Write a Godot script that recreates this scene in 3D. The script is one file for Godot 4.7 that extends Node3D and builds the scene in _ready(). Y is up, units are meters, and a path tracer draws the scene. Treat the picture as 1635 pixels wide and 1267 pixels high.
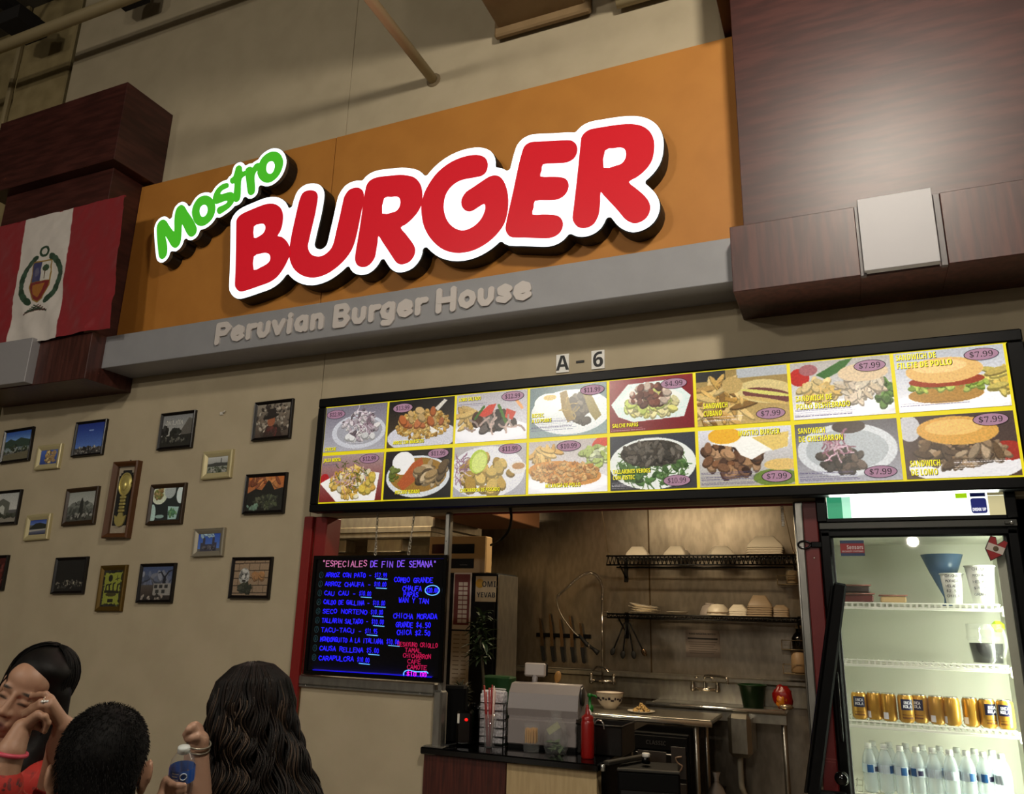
extends Node3D

var names := {}
var mats := {}
var rng := RandomNumberGenerator.new()


func _ready() -> void:
	rng.seed = 4242
	# camera, hand held and tipped up at the shop front
	var cam := Camera3D.new()
	cam.name = "camera"
	add_child(cam)
	cam.transform = Transform3D(Basis(Vector3(0.919095, 0.024110, -0.393298), Vector3(0.084309, 0.962979, 0.256053), Vector3(0.384911, -0.268496, 0.883037)), Vector3(0, 1.58, 4.05))
	cam.fov = 54.1238
	cam.near = 0.05
	cam.far = 200.0
	cam.current = true
	# an indoor hall: no sky, only lamps
	var env := Environment.new()
	env.background_mode = Environment.BG_COLOR
	env.background_color = Color.BLACK
	env.tonemap_mode = Environment.TONE_MAPPER_LINEAR
	env.tonemap_exposure = 1.0
	env.sdfgi_enabled = true
	env.ssao_enabled = true
	env.ssil_enabled = true
	var we := WorldEnvironment.new()
	we.name = "environment"
	we.environment = env
	add_child(we)
	hall_lamps()
	setting()
	front_columns()
	sign_letters()
	menu_board()
	picture_wall()
	opening()
	kitchen()
	kitchen_shelves()
	counter_things()
	drinks_fridge()
	people()



# ---------- naming and tagging ----------
func numbered(n: String) -> String:
	var k: int = names.get(n, 0)
	names[n] = k + 1
	return n if k == 0 else "%s_%03d" % [n, k]

func tag(o: Node, label: String, category: String, group := "", kind := "") -> Node:
	o.set_meta("label", label)
	if category:
		o.set_meta("category", category)
	if group:
		o.set_meta("group", group)
	if kind:
		o.set_meta("kind", kind)
	return o

func thing(n: String, label: String, category: String, at := Vector3.ZERO, turn := 0.0, group := "") -> Node3D:
	var o := Node3D.new()
	o.name = numbered(n)
	add_child(o)
	o.position = at
	o.rotation.y = turn
	tag(o, label, category, group)
	return o

func put(parent: Node, n: String, mesh: Mesh, mat: Material, at := Vector3.ZERO, rot := Vector3.ZERO) -> MeshInstance3D:
	var o := MeshInstance3D.new()
	o.name = n if parent != self else numbered(n)
	o.mesh = mesh
	o.material_override = mat
	parent.add_child(o, true)
	o.position = at
	o.rotation_degrees = rot
	o.cast_shadow = GeometryInstance3D.SHADOW_CASTING_SETTING_ON
	return o

func struct(n: String, label: String, mesh: Mesh, mat: Material, at := Vector3.ZERO, parent: Node = self) -> MeshInstance3D:
	var o := put(parent, n, mesh, mat, at)
	if parent == self:
		tag(o, label, "", "", "structure")
		o.set_meta("category", n.split("_")[0])
	return o

func one(n: String, label: String, category: String, mesh: Mesh, mat: Material, at := Vector3.ZERO, rot := Vector3.ZERO, group := "") -> MeshInstance3D:
	var o := put(self, n, mesh, mat, at, rot)
	tag(o, label, category, group)
	return o

func bx(parent: Node, n: String, mat: Material, c: Vector3, s: Vector3, bevel := 0.003, rot := Vector3.ZERO) -> MeshInstance3D:
	return put(parent, n, box(s, bevel), mat, c, rot)

func copy_of(o: Node3D, label := "", at := Vector3.INF, turn := INF) -> Node3D:
	var c: Node3D = o.duplicate()
	c.name = numbered(String(o.name).rstrip("0123456789").trim_suffix("_"))
	add_child(c)
	if label:
		c.set_meta("label", label)
	if at != Vector3.INF:
		c.position = at
	if turn != INF:
		c.rotation.y = turn
	return c


# ---------- materials ----------
func m(key: String, color := Color.WHITE, rough := 0.6, metal := 0.0) -> StandardMaterial3D:
	if mats.has(key):
		return mats[key]
	var s := StandardMaterial3D.new()
	s.resource_name = key
	s.albedo_color = color
	s.roughness = rough
	s.metallic = metal
	mats[key] = s
	return s

func glow(key: String, color: Color, e: float, albedo := Color(0, 0, 0, 0)) -> StandardMaterial3D:
	if mats.has(key):
		return mats[key]
	var s := m(key, albedo if albedo.a > 0 else color, 0.35)
	s.emission_enabled = true
	s.emission = color
	s.emission_energy_multiplier = e
	return s

func glass(key: String, color: Color, alpha := 0.015) -> StandardMaterial3D:
	if mats.has(key):
		return mats[key]
	var s := m(key, Color(color, alpha), 0.02)
	s.transparency = BaseMaterial3D.TRANSPARENCY_ALPHA
	return s

func noise_tex(sd: int, freq: float, ramp: Gradient = null, size := 256, octaves := 4, normal := false) -> NoiseTexture2D:
	var f := FastNoiseLite.new()
	f.seed = sd
	f.frequency = freq
	f.noise_type = FastNoiseLite.TYPE_SIMPLEX_SMOOTH
	f.fractal_octaves = octaves
	var t := NoiseTexture2D.new()
	t.width = size
	t.height = size
	t.seamless = true
	t.noise = f
	if ramp:
		t.color_ramp = ramp
	if normal:
		t.as_normal_map = true
	return t

func ramp(stops: Array) -> Gradient:
	var g := Gradient.new()
	var off := PackedFloat32Array()
	var col := PackedColorArray()
	for s in stops:
		off.append(s[0])
		col.append(s[1])
	g.offsets = off
	g.colors = col
	return g

func grained(key: String, a: Color, b: Color, c: Color, scale: Vector3, rough: float, sd := 3) -> StandardMaterial3D:
	if mats.has(key):
		return mats[key]
	var s := m(key, Color.WHITE, rough)
	s.albedo_texture = noise_tex(sd, 0.02, ramp([[0.25, a], [0.5, b], [0.75, c]]), 512, 5)
	s.uv1_triplanar = true
	s.uv1_world_triplanar = true
	s.uv1_scale = scale
	return s

func mottled(key: String, color: Color, amount: float, scale: float, rough: float, metal := 0.0, sd := 7) -> StandardMaterial3D:
	if mats.has(key):
		return mats[key]
	var s := m(key, Color.WHITE, rough, metal)
	s.albedo_texture = noise_tex(sd, 0.015, ramp([[0.2, color.darkened(amount)], [0.8, color.lightened(amount * 0.5)]]), 256, 5)
	s.uv1_triplanar = true
	s.uv1_world_triplanar = true
	s.uv1_scale = Vector3.ONE * scale
	return s

func with_relief(s: StandardMaterial3D, freq: float, cm: float, sd := 11) -> StandardMaterial3D:
	s.heightmap_enabled = true
	s.heightmap_texture = noise_tex(sd, freq)
	s.heightmap_scale = cm
	return s

func printed(key: String, img: Image, rough := 0.35, energy := 0.0) -> StandardMaterial3D:
	var s := m(key, Color.WHITE, rough)
	s.albedo_texture = ImageTexture.create_from_image(img)
	s.texture_repeat = false
	if energy > 0.0:
		s.emission_enabled = true
		s.emission = Color.WHITE
		s.emission_operator = BaseMaterial3D.EMISSION_OP_MULTIPLY
		s.emission_texture = s.albedo_texture
		s.emission_energy_multiplier = energy
	return s


# ---------- meshes ----------
var boxes := {}

func face(st: SurfaceTool, pts: Array, out: Vector3, uvs := []) -> void:
	# a convex polygon whose normal points along OUT
	var nrm: Vector3 = (pts[2] - pts[0]).cross(pts[1] - pts[0])
	if nrm.length() < 1e-12:
		nrm = (pts[-1] - pts[0]).cross(pts[1] - pts[0])
	nrm = nrm.normalized()
	var idx := range(pts.size())
	if nrm.dot(out) < 0.0:
		idx.reverse()
		nrm = -nrm
	for i in range(1, pts.size() - 1):
		for k in [0, i, i + 1]:
			st.set_normal(nrm)
			if uvs:
				st.set_uv(uvs[idx[k]])
			st.add_vertex(pts[idx[k]])

func begin() -> SurfaceTool:
	var st := SurfaceTool.new()
	st.begin(Mesh.PRIMITIVE_TRIANGLES)
	return st

func box_into(st: SurfaceTool, c: Vector3, s: Vector3, bevel := 0.0, basis := Basis()) -> void:
	var h := s / 2.0
	var b: float = min(bevel, min(h.x, min(h.y, h.z)) * 0.6)
	var ax := [Vector3.RIGHT, Vector3.UP, Vector3.BACK]
	for a in 3:
		var u := (a + 1) % 3
		var v := (a + 2) % 3
		for sg in [-1.0, 1.0]:
			var pts := []
			for q in [[-1, -1], [1, -1], [1, 1], [-1, 1]]:
				pts.append(c + basis * (ax[a] * h[a] * sg + ax[u] * (h[u] - b) * q[0] + ax[v] * (h[v] - b) * q[1]))
			face(st, pts, basis * (ax[a] * sg))
	if b <= 0.0:
		return
	for a in 3:
		var u := (a + 1) % 3
		var v := (a + 2) % 3
		for q in [[-1, -1], [1, -1], [1, 1], [-1, 1]]:
			var pts := []
			for e in [-1.0, 1.0]:
				var along: Vector3 = ax[a] * (h[a] - b) * e
				var p1: Vector3 = along + ax[u] * h[u] * q[0] + ax[v] * (h[v] - b) * q[1]
				var p2: Vector3 = along + ax[u] * (h[u] - b) * q[0] + ax[v] * h[v] * q[1]
				pts.append_array([c + basis * p1, c + basis * p2] if e < 0 else [c + basis * p2, c + basis * p1])
			face(st, pts, basis * (ax[u] * q[0] + ax[v] * q[1]))
	for i in [-1, 1]:
		for j in [-1, 1]:
			for k in [-1, 1]:
				var sgn := Vector3(i, j, k)
				var pts := []
				for a in 3:
					var p := (h - Vector3.ONE * b) * sgn
					p[a] = h[a] * sgn[a]
					pts.append(c + basis * p)
				face(st, pts, basis * sgn)

func box(s: Vector3, bevel := 0.003) -> ArrayMesh:
	var key := "%s %s" % [s, bevel]
	if not boxes.has(key):
		var st := begin()
		box_into(st, Vector3.ZERO, s, bevel)
		boxes[key] = st.commit()
	return boxes[key]

func quad(w: float, h: float) -> ArrayMesh:
	var st := begin()
	face(st, [Vector3(-w / 2, -h / 2, 0), Vector3(w / 2, -h / 2, 0), Vector3(w / 2, h / 2, 0), Vector3(-w / 2, h / 2, 0)], Vector3.BACK, [Vector2(0, 1), Vector2(1, 1), Vector2(1, 0), Vector2(0, 0)])
	return st.commit()

func grid_into(st: SurfaceTool, rows: Array, closed := false, uv := false) -> void:
	# smooth skin through rows of points
	var n: int = rows.size()
	var w: int = rows[0].size()
	for i in n - 1:
		for j in (w if closed else w - 1):
			var k := (j + 1) % w
			var q := [rows[i][j], rows[i][k], rows[i + 1][k], rows[i + 1][j]]
			var uvs := [Vector2(j / float(w - 1), i / float(n - 1)), Vector2((j + 1) / float(w - 1), i / float(n - 1)), Vector2((j + 1) / float(w - 1), (i + 1) / float(n - 1)), Vector2(j / float(w - 1), (i + 1) / float(n - 1))]
			for t in [[0, 2, 1], [0, 3, 2]]:
				for e in t:
					if uv:
						st.set_uv(uvs[e])
					st.set_smooth_group(1)
					st.add_vertex(q[e])

func lathe_into(st: SurfaceTool, profile: Array, seg := 20, at := Vector3.ZERO, basis := Basis(), uv := false) -> void:
	var rows := []
	for p in profile:
		var row := []
		for j in (seg + 1 if uv else seg):
			var a := TAU * j / seg
			row.append(at + basis * Vector3(cos(a) * p.x, p.y, -sin(a) * p.x))
		rows.append(row)
	rows.reverse()
	grid_into(st, rows, not uv, uv)

func lathe(profile: Array, seg := 20, uv := false, hard := false) -> ArrayMesh:
	var st := begin()
	if hard:
		for i in profile.size() - 1:
			lathe_into(st, [profile[i], profile[i + 1]], seg, Vector3.ZERO, Basis(), uv)
	else:
		lathe_into(st, profile, seg, Vector3.ZERO, Basis(), uv)
	st.generate_normals()
	return st.commit()

func cyl(r: float, h: float, seg := 16, r_top := -1.0, bevel := 0.002) -> ArrayMesh:
	var t := r if r_top < 0 else r_top
	var b: float = min(bevel, min(r, h) * 0.3)
	return lathe([Vector2(0, 0), Vector2(r - b, 0), Vector2(r, b), Vector2(t, h - b), Vector2(max(t - b, 0.0), h), Vector2(0, h)], seg, false, true)

func tube_into(st: SurfaceTool, pts: Array, radii, seg := 8) -> void:
	var rows := []
	var n := pts.size()
	var dir: Vector3 = (pts[1] - pts[0]).normalized()
	var up := Vector3.UP if abs(dir.y) < 0.9 else Vector3.RIGHT
	var nx := dir.cross(up).normalized()
	for i in n:
		var d: Vector3 = (pts[min(i + 1, n - 1)] - pts[max(i - 1, 0)]).normalized()
		nx = (nx - d * nx.dot(d)).normalized()
		var ny := d.cross(nx)
		var r: float = radii[i] if radii is Array else radii
		var row := []
		for j in seg:
			var a := TAU * j / seg
			row.append(pts[i] + (nx * cos(a) + ny * sin(a)) * r)
		rows.append(row)
	var first := []
	var last := []
	for j in seg:
		first.append(pts[0] - dir * 0.0)
		last.append(pts[n - 1])
	rows.push_front(first)
	rows.append(last)
	grid_into(st, rows, true)

func tube(pts: Array, radii, seg := 8) -> ArrayMesh:
	var st := begin()
	tube_into(st, pts, radii, seg)
	st.generate_normals()
	return st.commit()

func smooth_path(pts: Array, steps := 6) -> Array:
	var out := []
	var n := pts.size()
	for i in n - 1:
		var p0 = pts[max(i - 1, 0)]
		var p3 = pts[min(i + 2, n - 1)]
		for s in steps:
			out.append(pts[i].cubic_interpolate(pts[i + 1], p0, p3, s / float(steps)))
	out.append(pts[n - 1])
	return out

func prism_into(st: SurfaceTool, poly: PackedVector2Array, z0: float, z1: float, back := true) -> void:
	var scaled := PackedVector2Array()
	for p in poly:
		scaled.append(p * 1000.0)
	var idx := Geometry2D.triangulate_polygon(scaled)
	for i in range(0, idx.size(), 3):
		var t := [poly[idx[i]], poly[idx[i + 1]], poly[idx[i + 2]]]
		face(st, t.map(func(p): return Vector3(p.x, p.y, z1)), Vector3.BACK)
		if back:
			face(st, t.map(func(p): return Vector3(p.x, p.y, z0)), Vector3.FORWARD)
	var ccw := signed_area(poly) > 0.0
	for i in poly.size():
		var a := poly[i]
		var b := poly[(i + 1) % poly.size()]
		var e := b - a
		var o := Vector3(e.y, -e.x, 0) * (1.0 if ccw else -1.0)
		if e.length() > 1e-6:
			face(st, [Vector3(a.x, a.y, z0), Vector3(b.x, b.y, z0), Vector3(b.x, b.y, z1), Vector3(a.x, a.y, z1)], o)

func signed_area(poly: PackedVector2Array) -> float:
	var a := 0.0
	for i in poly.size():
		a += poly[i].cross(poly[(i + 1) % poly.size()])
	return a / 2.0

func wound(poly: PackedVector2Array) -> PackedVector2Array:
	# counter-clockwise
	if signed_area(poly) < 0.0:
		poly.reverse()
	return poly

func grown(poly: PackedVector2Array, d: float) -> Array:
	# offset with round corners; worked in fine units so that the arcs stay smooth
	var big := PackedVector2Array()
	for p in wound(poly):
		big.append(p * 20000.0)
	var out := []
	for q in Geometry2D.offset_polygon(big, d * 20000.0, Geometry2D.JOIN_ROUND):
		var small := PackedVector2Array()
		for p in q:
			small.append(p / 20000.0)
		out.append(small)
	return out

func stroke_shapes(line: PackedVector2Array, r: float) -> Array:
	# a thick round-ended stroke as polygons without holes
	var big := PackedVector2Array()
	for p in line:
		big.append(p * 20000.0)
	var outer := []
	var holes := []
	for q in Geometry2D.offset_polyline(big, r * 20000.0, Geometry2D.JOIN_ROUND, Geometry2D.END_ROUND):
		var small := PackedVector2Array()
		for p in q:
			small.append(p / 20000.0)
		if signed_area(small) > 0.0:
			outer.append(small)
		else:
			holes.append(small)
	var out := []
	for o in outer:
		out.append_array(pieces(o, holes))
	return out

func prism(poly: PackedVector2Array, z0: float, z1: float) -> ArrayMesh:
	var st := begin()
	prism_into(st, poly, z0, z1)
	return st.commit()

func pairs(a: Array, off := Vector2.ZERO) -> PackedVector2Array:
	var out := PackedVector2Array()
	for i in range(0, a.size(), 2):
		out.append(Vector2(a[i], a[i + 1]) - off)
	return out

func rounded_loop(poly: PackedVector2Array, n := 3) -> PackedVector2Array:
	# a smooth closed curve through the corners
	var out := PackedVector2Array()
	var k := poly.size()
	for i in k:
		for s in n:
			out.append(poly[i].cubic_interpolate(poly[(i + 1) % k], poly[(i - 1 + k) % k], poly[(i + 2) % k], s / float(n)))
	return out

func pieces(outer: PackedVector2Array, holes: Array) -> Array:
	# cuts a polygon with holes into polygons without
	var todo := [outer]
	for h in holes:
		var cx := 0.0
		for p in h:
			cx += p.x / h.size()
		var next := []
		for piece in todo:
			for side in [-1, 1]:
				var half := PackedVector2Array([Vector2(cx, -50), Vector2(cx + side * 50, -50), Vector2(cx + side * 50, 50), Vector2(cx, 50)])
				for part in Geometry2D.intersect_polygons(piece, half):
					next.append_array(Geometry2D.clip_polygons(part, h))
		todo = next
	return todo

func round_rect(w: float, h: float, r: float, n := 4) -> PackedVector2Array:
	var out := PackedVector2Array()
	for q in [[1, 1, 0.0], [-1, 1, 0.25], [-1, -1, 0.5], [1, -1, 0.75]]:
		for i in n + 1:
			var a: float = TAU * (q[2] + 0.25 * i / n)
			out.append(Vector2(q[0] * (w / 2 - r) + cos(a) * r, q[1] * (h / 2 - r) + sin(a) * r))
	return out

func ball(r: Vector3, seg := 14, rings := 9) -> ArrayMesh:
	var p := []
	for i in rings + 1:
		var a := PI * i / rings - PI / 2
		p.append(Vector2(cos(a), sin(a)))
	var st := begin()
	lathe_into(st, p, seg, Vector3.ZERO, Basis.from_scale(r))
	st.generate_normals()
	return st.commit()


# ---------- lettering ----------
var fonts := {}

func type(text: String, height: float, bold := true, depth := 0.0015, serif := false) -> TextMesh:
	var key := "%s%s" % [bold, serif]
	if not fonts.has(key):
		var f := SystemFont.new()
		f.font_names = PackedStringArray(["Droid Serif" if serif else "Droid Sans"])
		f.font_weight = 700 if bold else 400
		fonts[key] = f
	var t := TextMesh.new()
	t.font = fonts[key]
	t.font_size = 48
	t.pixel_size = height / 34.0
	t.depth = depth
	t.curve_step = 2.0
	t.text = text
	return t

func write(parent: Node, n: String, text: String, mat: Material, at: Vector3, height: float, width := 0.0, left := false, rot := Vector3.ZERO, bold := true) -> MeshInstance3D:
	var t := type(text, height, bold)
	if left:
		t.horizontal_alignment = HORIZONTAL_ALIGNMENT_LEFT
	var o := put(parent, n, t, mat, at, rot)
	if width > 0.0:
		o.scale.x = width / max(t.get_aabb().size.x, 0.001)
	return o

# single-stroke capitals and round lower-case letters on a grid 4 wide, 6 high
const STROKES := {
	"A": "0 0 2 6 4 0;0.8 2 3.2 2", "B": "0 0 0 6 2.6 6 3.4 4.6 2.6 3.2 0 3.2;2.6 3.2 3.8 1.6 2.6 0 0 0", "C": "4 5 2.6 6 1 5.4 0 3 1 0.6 2.6 0 4 1", "D": "0 0 0 6 2.2 6 3.8 4.4 3.8 1.6 2.2 0 0 0", "E": "4 6 0 6 0 0 4 0;0 3.2 3 3.2",
	"F": "4 6 0 6 0 0;0 3.2 3 3.2", "G": "4 5 2.6 6 1 5.4 0 3 1 0.6 2.6 0 4 1 4 2.8 2.4 2.8", "H": "0 0 0 6;4 0 4 6;0 3 4 3", "I": "2 0 2 6", "J": "3.4 6 3.4 1.2 2.2 0 0.8 0.4 0.2 1.6", "K": "0 0 0 6;4 6 0 2.6;1.2 3.6 4 0", "L": "0 6 0 0 3.8 0",
	"M": "0 0 0.4 6 2 2.4 3.6 6 4 0", "N": "0 0 0 6 4 0 4 6", "O": "2 6 0.5 5 0 3 0.5 1 2 0 3.5 1 4 3 3.5 5 2 6", "P": "0 0 0 6 2.6 6 3.8 4.6 2.6 3 0 3", "Q": "2 6 0 4.6 0 1.4 2 0 4 1.4 4 4.6 2 6;2.6 1.6 4.2 -0.4", "R": "0 0 0 6 2.6 6 3.8 4.6 2.6 3 0 3;1.8 3 4 0",
	"S": "3.8 5 2.4 6 0.8 5.6 0.4 4.2 1.8 3.2 3.4 2.4 3.8 1.2 2.4 0 0.2 0.8", "T": "0 6 4 6;2 6 2 0", "U": "0 6 0 1.4 1.2 0 2.8 0 4 1.4 4 6", "V": "0 6 2 0 4 6", "W": "0 6 1 0 2 4 3 0 4 6", "X": "0 0 4 6;0 6 4 0", "Y": "0 6 2 3 4 6;2 3 2 0", "Z": "0 6 4 6 0 0 4 0",
	"0": "2 6 0.4 4.6 0.4 1.4 2 0 3.6 1.4 3.6 4.6 2 6", "1": "1 5 2 6 2 0", "2": "0.4 5 2 6 3.6 5 3.4 3.6 0.2 0 4 0", "3": "0.4 5.6 2.4 6 3.4 4.6 1.6 3.2 3.6 2 2.6 0 0.4 0.4", "4": "3 0 3 6 0.2 2 4 2", "5": "3.6 6 0.8 6 0.6 3.4 2.6 3.6 3.8 2 2.6 0 0.4 0.6", "6": "3.4 5.8 1.4 4.6 0.4 2 1.6 0 3.4 0.8 3.4 2.6 1.6 3.4 0.6 2.2", "7": "0.2 6 4 6 1.4 0", "8": "2 3.2 0.6 4.6 2 6 3.4 4.6 2 3.2 0.2 1.6 2 0 3.8 1.6 2 3.2", "9": "3.4 3.6 2 2.6 0.6 4.2 2 6 3.4 4.8 3.2 2 2 0",
	"$": "3.8 4.8 2 5.4 0.4 4.4 2 3 3.6 1.8 2 0.6 0.2 1.2;2 6.4 2 -0.4", "-": "0.8 3 3.2 3", ".": "1.6 0.2 2 0.2", "\"": "1.4 6.4 1.4 5;2.6 6.4 2.6 5", "~": "0 6.8 1.4 7.4 2.6 6.8 4 7.4",
	"e": "0.5 2.3 3.4 2.7 3.2 3.7 2 4.3 0.7 3.5 0.4 2 1 0.7 2.2 0.3 3.5 1.0", "r": "0.8 0.3 0.8 4.1;0.8 2.9 1.8 4 3 4", "u": "0.5 4.1 0.5 1.6 1.2 0.4 2.3 0.3 3.2 1.4 3.3 4.1", "v": "0.3 4.1 1.8 0.4 3.3 4.1", "i": "1.6 0.3 1.6 4;1.6 5.6 1.62 5.7", "a": "3.1 4 2 4.3 0.8 3.6 0.4 2.2 0.9 0.8 2 0.3 3 1.2 3.2 2.6 3.1 4;3.2 4.1 3.3 0.3", "n": "0.6 0.3 0.6 4.1;0.6 2.8 1.4 4 2.6 4.1 3.2 3 3.2 0.3", "g": "3.1 4 2 4.3 0.8 3.6 0.4 2.2 0.9 0.9 2 0.5 3 1.3 3.2 2.6 3.1 4;3.2 4.1 3.2 -0.4 2.4 -1.5 0.8 -1.4", "o": "2 4.3 0.8 3.6 0.4 2.3 0.8 1 2 0.3 3.2 1 3.6 2.3 3.2 3.6 2 4.3", "s": "3.1 3.6 2 4.3 0.8 3.7 0.9 2.8 2.6 2 3 1.1 2 0.3 0.5 0.8",
}

func letter_lines(ch: String) -> Array:
	var out := []
	for part in STROKES[ch].split(";"):
		var v := PackedVector2Array()
		var f: PackedFloat64Array = part.split_floats(" ")
		for i in range(0, f.size() - 1, 2):
			v.append(Vector2(f[i], f[i + 1]))
		out.append(v)
	return out

func hand_text(text: String, width: float, height: float, thick: float, jitter := 0.0, depth := 0.001) -> ArrayMesh:
	# a line of hand-drawn capitals as thin raised strokes, its left end at the origin
	var st := begin()
	var n := text.length()
	var step: float = width / max(n, 1)
	for i in n:
		var ch := text[i]
		if not STROKES.has(ch):
			continue
		var off := Vector2(step * i, rng.randf_range(-jitter, jitter))
		for line in letter_lines(ch):
			for k in line.size() - 1:
				var a: Vector2 = off + line[k] * Vector2(step * 0.19, height / 6.0)
				var b: Vector2 = off + line[k + 1] * Vector2(step * 0.19, height / 6.0)
				var d: Vector2 = (b - a).normalized() if a.distance_to(b) > 1e-5 else Vector2.RIGHT
				var nn := d.orthogonal() * thick / 2
				var e := d * thick * 0.4
				prism_into(st, PackedVector2Array([a - e - nn, b + e - nn, b + e + nn, a - e + nn]), 0.0, depth, false)
	return st.commit()


# ---------- light: high-bay lamps of the hall, kitchen strips ----------
func area(parent: Node, at: Vector3, size: Vector2, energy: float, color: Color, rot := Vector3(-90, 0, 0)) -> void:
	var a := AreaLight3D.new()
	a.name = "light"
	a.area_size = size
	a.light_energy = energy
	a.light_color = color
	a.shadow_enabled = true
	a.area_range = 60.0
	a.area_attenuation = 2.0
	parent.add_child(a, true)
	a.position = at
	a.rotation_degrees = rot

func omni(parent: Node, at: Vector3, size: float, energy: float, color: Color) -> void:
	var a := OmniLight3D.new()
	a.name = "light"
	a.light_size = size
	a.light_energy = energy
	a.light_color = color
	a.shadow_enabled = true
	a.omni_range = 60.0
	a.omni_attenuation = 2.0
	parent.add_child(a, true)
	a.position = at

func hall_lamps() -> void:
	var shade := m("lamp_reflector", Color(0.55, 0.55, 0.53), 0.35, 0.6)
	var lens := glow("lamp_lens", Color(1.0, 0.95, 0.88), 6.0)
	var spots := [[0.5, 5.3, 3.2, "nearest the shop front, high on the right"], [-3.7, 5.3, 7.4, "behind the tables on the left"], [0.6, 5.3, 13.2, "in the middle of the hall"], [2.6, 5.3, 36.0, "at the far end of the hall"], [-7.0, 5.3, 13.2, "far along the left side of the hall"]]
	for s in spots:
		var t := thing("hall_lamp", "round high-bay ceiling lamp " + s[3], "lamp", Vector3(s[0], s[1], s[2]), 0.0, "high-bay lamps of the food hall")
		put(t, "reflector", lathe([Vector2(0.10, 0.42), Vector2(0.14, 0.36), Vector2(0.16, 0.22), Vector2(0.30, 0.04), Vector2(0.31, 0.0), Vector2(0.295, 0.0), Vector2(0.28, 0.05), Vector2(0.14, 0.22)], 32), shade)
		put(t, "lens", lathe([Vector2(0, 0.03), Vector2(0.2, 0.035), Vector2(0.285, 0.045), Vector2(0.285, 0.05), Vector2(0, 0.05)], 32), lens)
		put(t, "cable", tube([Vector3(0, 0.42, 0), Vector3(0, 2.1, 0)], 0.012, 6), m("black_rubber", Color(0.03, 0.03, 0.03), 0.7))
		omni(t, Vector3(0, -0.12, 0), 0.22, LAMP, Color(1.0, 0.965, 0.905))

const LAMP := 9.6


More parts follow.
